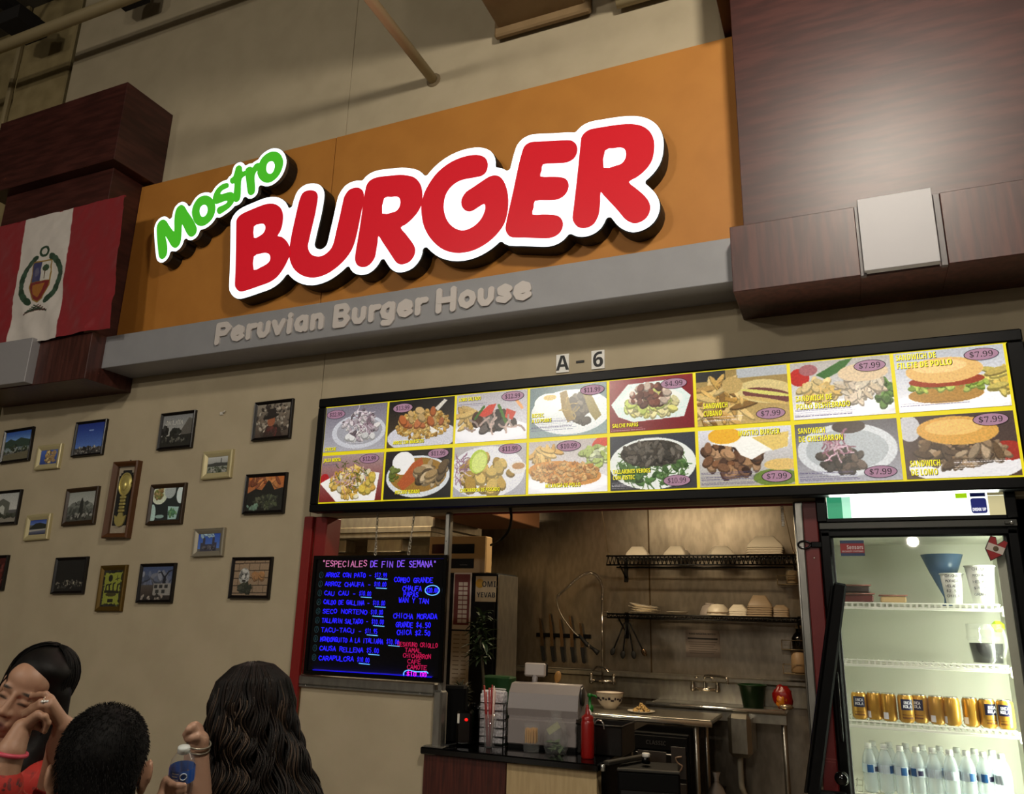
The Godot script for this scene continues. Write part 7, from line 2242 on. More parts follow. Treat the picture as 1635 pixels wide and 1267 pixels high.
func head_bones() -> Array:
	var b := [
		[Vector3(0, 0.038, -0.028), Vector3(0.072, 0.083, 0.094)], [Vector3(0, -0.045, 0.018), Vector3(0.056, 0.074, 0.062)], [Vector3(0, -0.100, 0.048), Vector3(0.024, 0.018, 0.020)],
		[Vector3(0, 0.045, 0.035), Vector3(0.058, 0.045, 0.040)], [Vector3(-0.038, 0.019, 0.064), Vector3(0.038, 0.019, 0.064), 0.009, 0.009],
		[Vector3(0, 0.008, 0.074), Vector3(0, -0.036, 0.096), 0.007, 0.0115], [Vector3(-0.019, -0.070, 0.073), Vector3(0.019, -0.070, 0.073), 0.0062, 0.0062], [Vector3(-0.015, -0.081, 0.071), Vector3(0.015, -0.081, 0.071), 0.0075, 0.0075],
		[Vector3(0, -0.08, -0.03), Vector3(0, -0.21, -0.055), 0.050, 0.056],
	]
	for s in [-1.0, 1.0]:
		b.append([Vector3(s * 0.037, -0.032, 0.042), Vector3(0.026, 0.024, 0.026)])
		b.append([Vector3(s * 0.011, -0.041, 0.084), Vector3(0.0095, 0.008, 0.010)])
		b.append([Vector3(s * 0.031, -0.003, 0.060), Vector3(0.016, 0.010, 0.011)])
		b.append([Vector3(s * 0.080, -0.012, -0.018), Vector3(0.011, 0.031, 0.018)])
		b.append([Vector3(s * 0.090, 0.004, -0.028), Vector3(0.007, 0.022, 0.013)])
	return b

func face_spots(skin: Color) -> Array:
	var dark := Color(0.02, 0.013, 0.010)
	var out := [[Vector3(0, -0.076, 0.080), Vector3(0.026, 0.011, 0.018), Color(0.19, 0.065, 0.05)], [Vector3(0, -0.0755, 0.082), Vector3(0.022, 0.0028, 0.02), Color(0.05, 0.02, 0.015)]]
	for s in [-1.0, 1.0]:
		out.append([Vector3(s * 0.031, -0.009, 0.070), Vector3(0.019, 0.0045, 0.016), dark])
		out.append([Vector3(s * 0.034, 0.021, 0.068), Vector3(0.023, 0.0055, 0.02), dark])
		out.append([Vector3(s * 0.011, -0.0465, 0.092), Vector3(0.006, 0.004, 0.01), dark])
	return out

func facing(dir: Vector3, up: Vector3) -> Basis:
	var z := dir.normalized()
	var x := up.cross(z).normalized()
	return Basis(x, z.cross(x), z)

func skin_mat() -> StandardMaterial3D:
	var s := m("skin", Color.WHITE, 0.5)
	s.vertex_color_use_as_albedo = true
	return s

func chain(bones: Array, pts: Array, radii: Array) -> void:
	for i in pts.size() - 1:
		bones.append([pts[i], pts[i + 1], radii[i], radii[i + 1]])

func people() -> void:
	woman()
	boy()
	girl()

func hair_mat(key: String, c: Color, rough := 0.58) -> StandardMaterial3D:
	var s := m(key, c, rough)
	s.metallic_specular = 0.3
	return s

func woman() -> void:
	var to_cam := Vector3(0.80, 0.06, 0.59).normalized()
	var left := Vector3(-0.919, -0.024, 0.393)
	var hc: Vector3 = body_pts("woman_head")[0]
	var dir := (to_cam * 0.86 + left * 0.40 + Vector3(0, -0.09, 0)).normalized()
	var bs := facing(dir, (Vector3.UP * 0.93 - left * 0.36).normalized())
	var xf := Transform3D(bs, hc)
	var root := thing("person", "person in a red printed top leaning a cheek on both hands, far left", "person", Vector3(hc.x, 0.0, hc.z))
	var sk := Color(0.34, 0.185, 0.115)
	var st := begin()
	nets(st, head_bones(), 0.004, 0.012, xf, sk, face_spots(sk))
	var arm := []
	chain(arm, body_pts("wa_arm"), [0.024, 0.033, 0.045])
	nets(st, arm + hand_bones("wa", body_pts("wa_arm")[0], 0.9), 0.0035, 0.0045, Transform3D.IDENTITY, sk)
	arm = []
	chain(arm, body_pts("wb_arm"), [0.023, 0.032, 0.042, 0.045])
	nets(st, arm + hand_bones("wb", body_pts("wb_arm")[0], 0.9), 0.0035, 0.0045, Transform3D.IDENTITY, sk)
	var tor := body_pts("w_torso")
	var sh := body_pts("w_shoulders")
	var neck := xf * Vector3(0, -0.19, -0.05)
	nets(st, [[neck, tor[0], 0.056, 0.08], [tor[0], tor[1], 0.10, 0.12], [sh[0], sh[1], 0.05, 0.05], [tor[1], tor[1] + Vector3(0.25, -0.05, 0.25), 0.085, 0.06], [tor[1] + Vector3(0.25, -0.05, 0.25), tor[1] + Vector3(0.25, -0.5, 0.25), 0.06, 0.045]], 0.014, 0.04, Transform3D.IDENTITY, sk)
	put(root, "body", st.commit(), skin_mat(), -root.position)
	# red top with a dark scribbled print
	var cloth := m("red_top", Color.WHITE, 0.75)
	var p := Pic.new(256, 256, Color(0.60, 0.10, 0.05))
	p.bits(120, 128, 128, 180, 180, [Color(0.28, 0.06, 0.05), Color(0.20, 0.07, 0.06)], 2, 5, 1.6)
	p.strands(70, 128, 128, 180, 180, [Color(0.22, 0.06, 0.05), Color(0.70, 0.40, 0.32)], 24, 2)
	cloth.albedo_texture = ImageTexture.create_from_image(p.img)
	cloth.uv1_triplanar = true
	cloth.uv1_scale = Vector3.ONE * 4.0
	st = begin()
	var eb: Vector3 = body_pts("wb_arm")[2]
	var ea: Vector3 = body_pts("wa_arm")[2]
	nets(st, [[tor[0] + Vector3(0, 0.0, 0), tor[1], 0.125, 0.15], [sh[0], sh[1], 0.068, 0.068], [sh[0], eb + Vector3(0, -0.02, 0), 0.068, 0.056], [sh[1], ea + Vector3(0, -0.03, 0), 0.068, 0.056], [tor[1], tor[1] + Vector3(0.2, -0.04, 0.2), 0.12, 0.1]], 0.012, 0.04)
	put(root, "blouse", st.commit(), cloth, -root.position)
	# dark hair: cap, long side mass, loose strands
	var hair := hair_mat("woman_hair", Color(0.040, 0.028, 0.022))
	st = begin()
	nets(st, [[Vector3(0, 0.046, -0.042), Vector3(0.084, 0.090, 0.100)], [Vector3(0.02, 0.085, -0.01), Vector3(0.060, 0.034, 0.060)], [Vector3(0.070, 0.02, -0.03), Vector3(0.088, -0.09, -0.05), 0.036, 0.046], [Vector3(0.088, -0.09, -0.05), Vector3(0.076, -0.19, 0.02), 0.046, 0.048], [Vector3(0.076, -0.19, 0.02), Vector3(0.035, -0.29, 0.075), 0.048, 0.035], [Vector3(-0.066, 0.03, -0.03), Vector3(-0.080, -0.12, -0.06), 0.026, 0.034], [Vector3(0, 0.0, -0.09), Vector3(0.02, -0.22, -0.10), 0.07, 0.06]], 0.006, 0.02, xf)
	var hb := put(root, "hair", st.commit(), hair, -root.position)
	st = begin()
	for i in 260:
		# from the parting over the crown, down behind the ear to the shoulder
		var sd := 1.0 if i % 3 else -1.0
		var b := rng.randf_range(-0.35, 1.2)
		var pts := []
		for j in 16:
			var u := j / 15.0
			var e: float = lerpf(1.45, -0.1, min(u * 2.0, 1.0))
			var dn: float = max(u - 0.5, 0.0) * 2.0
			var fl := 1.03 + 0.02 * sin(i * 3.1)
			pts.append(xf * Vector3(sd * (cos(e) * cos(b) * 0.085 * fl + dn * 0.012 + 0.006 * sin(dn * 7.0 + i)), 0.048 + sin(e) * 0.093 * fl - dn * rng.randf_range(0.245, 0.255), -0.042 - cos(e) * sin(b) * 0.100 * fl + dn * 0.02 + 0.004 * cos(dn * 8.0 + i * 1.3)))
		tube_into(st, pts, 0.0016, 4)
	st.generate_normals()
	put(hb, "loose_strands", st.commit(), hair, Vector3.ZERO)
	var rb := body_pts("wb_arm")
	var ax: Vector3 = (rb[2] - rb[1]).normalized()
	var c0: Vector3 = rb[1].lerp(rb[2], 0.06)
	var n0: Vector3 = ax.cross(Vector3.UP).normalized()
	var ring := range(25).map(func(i): return c0 + (n0 * cos(TAU * i / 24) + ax.cross(n0) * sin(TAU * i / 24)) * 0.037)
	one("wrist_band", "pink rubber bracelet on the near forearm of the person in red", "bracelet", tube(ring, 0.0055, 8), m("pink_rubber", Color(0.72, 0.25, 0.32), 0.45))
	var rf := body_pts("wa_middle")
	var gx: Vector3 = (rf[1] - rf[0]).normalized()
	var gc: Vector3 = rf[0].lerp(rf[1], 0.62)
	var gn := gx.cross(Vector3.UP).normalized()
	var gr := thing("finger_ring", "silver finger ring with small bright stones on the raised hand", "ring", gc)
	put(gr, "band", tube(range(17).map(func(i): return (gn * cos(TAU * i / 16) + gx.cross(gn) * sin(TAU * i / 16)) * 0.0105), 0.0018, 6), m("chrome"))
	for i in 3:
		put(gr, "stone", ball(Vector3(0.0032, 0.0032, 0.0032), 8, 6), m("stone_white", Color(0.9, 0.9, 0.88), 0.05), Vector3(0.80, 0.2, 0.55).normalized() * 0.0115 + gx * (i - 1) * 0.006)

func boy() -> void:
	var hc: Vector3 = body_pts("boy_head")[0]
	var to_cam := Vector3(0.745, 0.0, 0.667).normalized()
	var bs := facing(-to_cam + Vector3(0, -0.10, 0), Vector3.UP)
	var xf := Transform3D(bs, hc)
	var root := thing("person", "person with short black hair seen from behind, in front of the beige wall", "person", Vector3(hc.x, 0.0, hc.z))
	var sk := Color(0.36, 0.19, 0.115)
	var st := begin()
	nets(st, head_bones(), 0.0045, 0.012, xf, sk, face_spots(sk))
	var nk := xf * Vector3(0, -0.20, -0.05)
	var side := Vector3.UP.cross(to_cam).normalized()
	var hip := nk + Vector3(0, -0.46, 0) - to_cam * 0.02
	nets(st, [[nk, nk + Vector3(0, -0.12, 0), 0.05, 0.08], [nk + Vector3(0, -0.12, 0), hip, 0.095, 0.10], [nk + side * 0.14 + Vector3(0, -0.08, 0), nk - side * 0.14 + Vector3(0, -0.08, 0), 0.045, 0.045], [hip, hip - to_cam * 0.34, 0.08, 0.05], [hip - to_cam * 0.34, hip - to_cam * 0.34 + Vector3(0, -0.36, 0), 0.05, 0.04]], 0.014, 0.04, Transform3D.IDENTITY, sk)
	put(root, "body", st.commit(), skin_mat(), -root.position)
	st = begin()
	nets(st, [[nk + Vector3(0, -0.10, 0), hip, 0.12, 0.125], [nk + side * 0.15 + Vector3(0, -0.09, 0), nk - side * 0.15 + Vector3(0, -0.09, 0), 0.06, 0.06], [nk + side * 0.16 + Vector3(0, -0.09, 0), nk + side * 0.20 + Vector3(0, -0.32, 0), 0.058, 0.05], [nk - side * 0.16 + Vector3(0, -0.09, 0), nk - side * 0.20 + Vector3(0, -0.32, 0), 0.058, 0.05]], 0.013, 0.04)
	put(root, "shirt", st.commit(), m("dark_shirt", Color(0.03, 0.03, 0.035), 0.8), -root.position)
	var hair := hair_mat("boy_hair", Color(0.030, 0.024, 0.020), 0.72)
	st = begin()
	nets(st, [[Vector3(0, 0.042, -0.030), Vector3(0.082, 0.091, 0.101)], [Vector3(0, -0.03, -0.055), Vector3(0.068, 0.075, 0.060)], [Vector3(0, -0.09, -0.055), Vector3(0.052, 0.04, 0.045)]], 0.005, 0.02, xf)
	var hb := put(root, "hair", st.commit(), hair, -root.position)
	st = begin()
	for i in 5200:
		var d := Vector3(rng.randf_range(-1, 1), rng.randf_range(-0.55, 1), rng.randf_range(-1, 0.6)).normalized()
		var r := Vector3(0.080, 0.089, 0.099)
		if d.y < -0.1 and d.z > -0.1:
			continue
		var p0: Vector3 = Vector3(0, 0.042 + min(d.y, 0.0) * 0.06, -0.030 + min(d.y, 0.0) * 0.02) + d * r
		var sw := Vector3(0.25 * sin(i * 0.7), -0.75, -0.45) - d * d.dot(Vector3(0, -0.75, -0.45))
		var p1 := p0 + (d * 0.55 + sw * 0.8).normalized() * rng.randf_range(0.006, 0.011)
		tube_into(st, [xf * p0, xf * p0.lerp(p1, 0.5) + xf.basis * d * 0.0008, xf * p1], [0.0007, 0.0006, 0.0003], 3)
	st.generate_normals()
	var fuzz := put(hb, "short_strands", st.commit(), hair)
	fuzz.set_meta("kind", "stuff")

func girl() -> void:
	var hc: Vector3 = body_pts("girl_head")[0]
	var left := Vector3(-0.919, -0.024, 0.393)
	var away := Vector3(-0.65, 0.0, -0.76)
	var dir := (left * 0.93 + away * 0.34 + Vector3(0, -0.06, 0)).normalized()
	var xf := Transform3D(facing(dir, Vector3.UP), hc)
	var root := thing("person", "person with long wavy dark hair turned away, holding a water bottle", "person", Vector3(hc.x, 0.0, hc.z))
	var sk := Color(0.40, 0.235, 0.155)
	var st := begin()
	nets(st, head_bones(), 0.0045, 0.012, xf, sk, face_spots(sk))
	var arm := []
	chain(arm, body_pts("gh_arm"), [0.021, 0.026, 0.038])
	nets(st, arm + hand_bones("gh", body_pts("gh_wrist")[0], 0.85), 0.0035, 0.0045, Transform3D.IDENTITY, sk)
	arm = []
	chain(arm, body_pts("gb_arm"), [0.024, 0.036])
	nets(st, arm + hand_bones("gb", body_pts("gb_arm")[0], 0.9), 0.0035, 0.0045, Transform3D.IDENTITY, sk)
	var nk := xf * Vector3(0, -0.20, -0.05)
	var right := -left
	var hip := nk + Vector3(0, -0.50, 0)
	nets(st, [[nk, nk + Vector3(0, -0.14, 0), 0.05, 0.085], [nk + Vector3(0, -0.14, 0), hip, 0.10, 0.12], [nk + left * 0.10 + Vector3(0, -0.09, 0), nk + right * 0.12 + Vector3(0, -0.09, 0), 0.05, 0.05], [hip, hip + dir * 0.38, 0.085, 0.055], [hip + dir * 0.38, hip + dir * 0.38 + Vector3(0, -0.42, 0), 0.055, 0.042]], 0.014, 0.04, Transform3D.IDENTITY, sk)
	put(root, "body", st.commit(), skin_mat(), -root.position)
	st = begin()
	nets(st, [[nk + Vector3(0, -0.11, 0), hip, 0.13, 0.14], [nk + left * 0.09 + Vector3(0, -0.10, 0), nk + right * 0.13 + Vector3(0, -0.10, 0), 0.072, 0.072], [nk + left * 0.10 + Vector3(0.03, -0.11, 0.05), body_pts("gb_arm")[1] + Vector3(0.02, -0.03, 0), 0.068, 0.055], [nk + left * 0.10 + Vector3(0, -0.11, 0), body_pts("gh_arm")[2] + Vector3(0, -0.02, 0), 0.066, 0.052]], 0.013, 0.04)
	put(root, "dark_top", st.commit(), m("charcoal_top", Color(0.055, 0.055, 0.06), 0.8), -root.position)
	# hair: a dark core and hundreds of wavy locks, some of them lighter
	var core := hair_mat("girl_hair", Color(0.050, 0.033, 0.024), 0.6)
	var middle := hair_mat("girl_hair_brown", Color(0.095, 0.060, 0.040), 0.55)
	var lighter := hair_mat("girl_hair_light", Color(0.25, 0.195, 0.15), 0.5)
	var prof := [[0.128, 0.010], [0.118, 0.046], [0.085, 0.080], [0.035, 0.093], [-0.03, 0.100], [-0.10, 0.114], [-0.17, 0.134], [-0.25, 0.152], [-0.36, 0.162]]
	st = begin()
	nets(st, [[Vector3(0, 0.040, -0.030), Vector3(0.078, 0.084, 0.090)],  [Vector3(0.045, 0.0, -0.045), Vector3(0.05, -0.32, -0.07), 0.050, 0.078], [Vector3(-0.045, 0.0, -0.045), Vector3(-0.05, -0.32, -0.07), 0.045, 0.078], [Vector3(0.0, -0.05, -0.07), Vector3(0.0, -0.34, -0.11), 0.05, 0.08], [Vector3(-0.070, 0.02, 0.0), Vector3(-0.09, -0.22, 0.02), 0.022, 0.035], [Vector3(0.070, 0.02, 0.0), Vector3(0.09, -0.22, 0.02), 0.022, 0.035]], 0.007, 0.02, xf)
	var hb := put(root, "hair", st.commit(), core, -root.position)
	for layer in 3:
		st = begin()
		for i in [620, 260, 110][layer]:
			var a := rng.randf_range(0.44, TAU - 0.55)
			var clump := int(a * 3.2)
			var wv: float = 0.0055 + 0.004 * absf(sin(clump * 2.3)) + rng.randf() * 0.0015
			var ph: float = clump * 1.9 + rng.randf_range(-0.5, 0.5)
			var fq: float = 62.0 + 14.0 * sin(clump * 1.3)
			var pull: float = rng.randf_range(0.97, 1.07) + 0.02 * layer
			var start: float = rng.randf_range(0.0, 0.30) if layer < 2 else rng.randf_range(0.25, 0.45)
			var stop := rng.randf_range(0.78, 1.0)
			var pts := []
			var rad := []
			for j in 40:
				var u: float = lerpf(start, stop, j / 39.0) * (prof.size() - 1)
				var i0 := int(min(u, prof.size() - 2))
				var f: float = u - i0
				var y: float = lerpf(prof[i0][0], prof[i0 + 1][0], f)
				var r: float = lerpf(prof[i0][1], prof[i0 + 1][1], f) * pull
				var amp: float = wv * clampf((0.10 - y) * 7.0, 0.05, 1.0)
				var az: float = a + sin(y * fq + ph) * amp / max(r, 0.04)
				var squeeze: float = lerpf(1.06, 1.0, clampf(cos(az) + 0.5, 0.0, 1.0))
				pts.append(xf * (Vector3(sin(az) * r, y, cos(az) * r * squeeze - 0.030 - max(-y, 0.0) * 0.12) + Vector3(sin(az), 0, cos(az)) * cos(y * fq + ph) * amp * 0.7))
				rad.append(([0.0036, 0.0030, 0.0020][layer]) * (1.0 - 0.65 * j / 39.0))
			tube_into(st, pts, rad, 4)
		st.generate_normals()
		var lk := put(hb, ["wavy_locks", "brown_locks", "lighter_locks"][layer], st.commit(), [core, middle, lighter][layer])
		lk.set_meta("kind", "stuff")
	var w0: Vector3 = body_pts("gh_arm")[0].lerp(body_pts("gh_arm")[1], 0.25)
	var ax: Vector3 = (body_pts("gh_arm")[1] - body_pts("gh_arm")[0]).normalized()
	var n0: Vector3 = ax.cross(Vector3.BACK).normalized()
	var br := thing("bracelet", "thin pale bracelet on the raised wrist of the person with wavy hair", "bracelet", w0)
	for k in 2:
		put(br, "bangle", tube(range(25).map(func(i): return ax * (0.012 * k) + (n0 * cos(TAU * i / 24) + ax.cross(n0) * sin(TAU * i / 24)) * 0.0262), 0.0022, 6), m("silver_frame", Color(0.50, 0.47, 0.40), 0.35, 0.7))
	# the bottle in her hand
	var ends := body_pts("g_bottle")
	var bt := thing("held_bottle", "small clear water bottle with a blue label held by the person with wavy hair", "bottle", ends[1])
	var up: Vector3 = (ends[0] - ends[1]).normalized()
	bt.basis = Basis(Quaternion(Vector3.UP, up)) * Basis(Vector3.UP, 0.9)
	var h: float = (ends[0] - ends[1]).length()
	put(bt, "bottle", lathe([Vector2(0, 0.002), Vector2(0.022, 0.0), Vector2(0.027, 0.008), Vector2(0.0275, h * 0.30), Vector2(0.0275, h * 0.60), Vector2(0.024, h * 0.74), Vector2(0.015, h * 0.87), Vector2(0.011, h * 0.92), Vector2(0.011, h * 0.97)], 22), glass("held_plastic", Color(0.86, 0.92, 0.94), 0.05))
	put(bt, "label_band", band_around(0.0279, h * 0.30, h * 0.58, -PI, PI), m("label_bright_blue", Color(0.12, 0.36, 0.74), 0.4))
	put(bt, "label_ring", tube(range(17).map(func(i): return Vector3(cos(TAU * i / 16) * 0.007, h * 0.47 + sin(TAU * i / 16) * 0.007, 0.0285)), 0.0014, 5), m("label_white", Color(0.74, 0.80, 0.84), 0.45))
	for i in 4:
		put(bt, "label_print", band_around(0.0282, h * (0.34 + i * 0.06), h * (0.36 + i * 0.06), -0.9, -0.45 + 0.1 * (i % 2)), m("label_white"))
	put(bt, "cap", lathe([Vector2(0, h), Vector2(0.0125, h), Vector2(0.0135, h - 0.003), Vector2(0.0135, h - 0.013), Vector2(0.012, h - 0.014)], 16), m("cap_white", Color(0.84, 0.86, 0.84), 0.4))


# ---------- measured outlines, in metres ----------
const RED_LETTERS := {
	"B": [[-3.861, 4.223, -3.863, 4.256, -3.846, 4.282, -3.811, 4.3, -3.728, 4.317, -3.637, 4.332, -3.572, 4.331, -3.52, 4.314, -3.474, 4.279, -3.448, 4.233, -3.439, 4.183, -3.441, 4.128, -3.454, 4.086, -3.471, 4.06, -3.435, 4.047, -3.396, 4.017, -3.367, 3.98, -3.341, 3.929, -3.337, 3.897, -3.353, 3.869, -3.372, 3.826, -3.401, 3.781, -3.44, 3.741, -3.498, 3.715, -3.568, 3.703, -3.656, 3.689, -3.728, 3.682, -3.762, 3.693, -3.789, 3.72, -3.801, 3.75, -3.813, 3.866, -3.834, 4.03], [-3.694, 4.173, -3.653, 4.184, -3.616, 4.181, -3.592, 4.16, -3.588, 4.131, -3.601, 4.105, -3.635, 4.087, -3.681, 4.084], [-3.661, 3.935, -3.611, 3.948, -3.566, 3.948, -3.53, 3.934, -3.513, 3.908, -3.515, 3.877, -3.54, 3.857, -3.587, 3.842, -3.647, 3.833]],
	"U": [[-3.309, 4.318, -3.295, 4.352, -3.262, 4.367, -3.217, 4.362, -3.18, 4.344, -3.16, 4.312, -3.157, 4.271, -3.165, 4.17, -3.183, 4.056, -3.196, 3.966, -3.199, 3.935, -3.185, 3.895, -3.156, 3.863, -3.116, 3.845, -3.074, 3.841, -3.034, 3.857, -3.003, 3.886, -2.987, 3.929, -2.977, 3.995, -2.959, 4.107, -2.942, 4.228, -2.933, 4.261, -2.907, 4.295, -2.871, 4.305, -2.829, 4.3, -2.795, 4.275, -2.778, 4.237, -2.777, 4.179, -2.787, 4.112, -2.801, 4.001, -2.817, 3.906, -2.839, 3.843, -2.879, 3.79, -2.931, 3.747, -2.994, 3.712, -3.058, 3.694, -3.124, 3.692, -3.194, 3.71, -3.258, 3.747, -3.307, 3.796, -3.341, 3.859, -3.352, 3.915, -3.354, 3.962, -3.348, 4.055, -3.332, 4.179, -3.318, 4.28]],
	"R1": [[-2.769, 4.279, -2.763, 4.306, -2.744, 4.331, -2.711, 4.344, -2.668, 4.346, -2.584, 4.337, -2.508, 4.326, -2.45, 4.309, -2.399, 4.285, -2.36, 4.244, -2.337, 4.196, -2.327, 4.14, -2.329, 4.086, -2.34, 4.049, -2.365, 4.012, -2.403, 3.977, -2.441, 3.953, -2.474, 3.938, -2.437, 3.891, -2.393, 3.834, -2.367, 3.795, -2.355, 3.76, -2.362, 3.72, -2.391, 3.687, -2.429, 3.677, -2.461, 3.68, -2.491, 3.7, -2.522, 3.743, -2.558, 3.795, -2.604, 3.86, -2.638, 3.909, -2.641, 3.867, -2.647, 3.802, -2.653, 3.761, -2.675, 3.727, -2.706, 3.707, -2.743, 3.706, -2.778, 3.722, -2.799, 3.751, -2.807, 3.787, -2.803, 3.856, -2.79, 3.987, -2.781, 4.129, -2.775, 4.224], [-2.617, 4.177, -2.563, 4.176, -2.521, 4.17, -2.497, 4.151, -2.489, 4.118, -2.495, 4.088, -2.514, 4.066, -2.546, 4.06, -2.623, 4.068]],
	"G": [[-2.331, 4.04, -2.329, 4.093, -2.315, 4.153, -2.286, 4.209, -2.246, 4.263, -2.193, 4.306, -2.125, 4.338, -2.048, 4.353, -1.979, 4.351, -1.933, 4.339, -1.895, 4.315, -1.875, 4.281, -1.871, 4.242, -1.883, 4.206, -1.909, 4.189, -1.942, 4.187, -1.995, 4.189, -2.048, 4.189, -2.094, 4.176, -2.134, 4.146, -2.159, 4.105, -2.168, 4.053, -2.165, 3.999, -2.147, 3.943, -2.118, 3.896, -2.078, 3.859, -2.036, 3.838, -1.995, 3.836, -1.951, 3.85, -1.915, 3.877, -1.891, 3.912, -1.877, 3.957, -1.884, 3.987, -1.905, 3.985, -1.948, 3.964, -1.981, 3.956, -2.012, 3.968, -2.036, 3.996, -2.046, 4.032, -2.039, 4.065, -2.014, 4.098, -1.97, 4.119, -1.911, 4.148, -1.86, 4.171, -1.819, 4.172, -1.786, 4.155, -1.759, 4.119, -1.74, 4.07, -1.728, 4.016, -1.724, 3.949, -1.731, 3.885, -1.747, 3.83, -1.778, 3.785, -1.823, 3.743, -1.88, 3.71, -1.944, 3.689, -2.01, 3.684, -2.077, 3.694, -2.147, 3.724, -2.202, 3.767, -2.252, 3.824, -2.286, 3.879, -2.313, 3.945]],
	"E": [[-1.639, 4.304, -1.624, 4.333, -1.597, 4.347, -1.558, 4.346, -1.45, 4.324, -1.359, 4.308, -1.322, 4.295, -1.296, 4.267, -1.287, 4.233, -1.292, 4.198, -1.31, 4.171, -1.34, 4.158, -1.373, 4.157, -1.441, 4.169, -1.504, 4.177, -1.512, 4.136, -1.519, 4.098, -1.455, 4.082, -1.395, 4.067, -1.358, 4.047, -1.341, 4.012, -1.344, 3.974, -1.364, 3.943, -1.394, 3.926, -1.431, 3.923, -1.49, 3.934, -1.551, 3.942, -1.559, 3.9, -1.566, 3.855, -1.504, 3.843, -1.437, 3.828, -1.4, 3.811, -1.378, 3.78, -1.374, 3.745, -1.388, 3.71, -1.417, 3.689, -1.457, 3.682, -1.517, 3.692, -1.614, 3.713, -1.691, 3.728, -1.722, 3.752, -1.737, 3.786, -1.736, 3.825, -1.719, 3.916, -1.691, 4.055, -1.664, 4.203]],
	"R2": [[-1.266, 4.28, -1.259, 4.31, -1.237, 4.333, -1.204, 4.344, -1.153, 4.342, -1.081, 4.337, -1.017, 4.33, -0.961, 4.318, -0.912, 4.298, -0.872, 4.266, -0.845, 4.225, -0.831, 4.175, -0.832, 4.114, -0.842, 4.063, -0.864, 4.023, -0.898, 3.989, -0.94, 3.964, -0.981, 3.946, -0.948, 3.905, -0.908, 3.86, -0.875, 3.812, -0.862, 3.769, -0.867, 3.734, -0.884, 3.704, -0.915, 3.685, -0.952, 3.681, -0.985, 3.698, -1.012, 3.725, -1.045, 3.776, -1.086, 3.833, -1.128, 3.89, -1.147, 3.916, -1.149, 3.857, -1.156, 3.79, -1.164, 3.762, -1.185, 3.725, -1.217, 3.708, -1.252, 3.707, -1.284, 3.721, -1.307, 3.752, -1.316, 3.787, -1.309, 3.851, -1.292, 4.009, -1.277, 4.163], [-1.118, 4.181, -1.068, 4.184, -1.026, 4.179, -1.002, 4.162, -0.994, 4.129, -1.001, 4.096, -1.021, 4.073, -1.056, 4.067, -1.128, 4.07]],
}
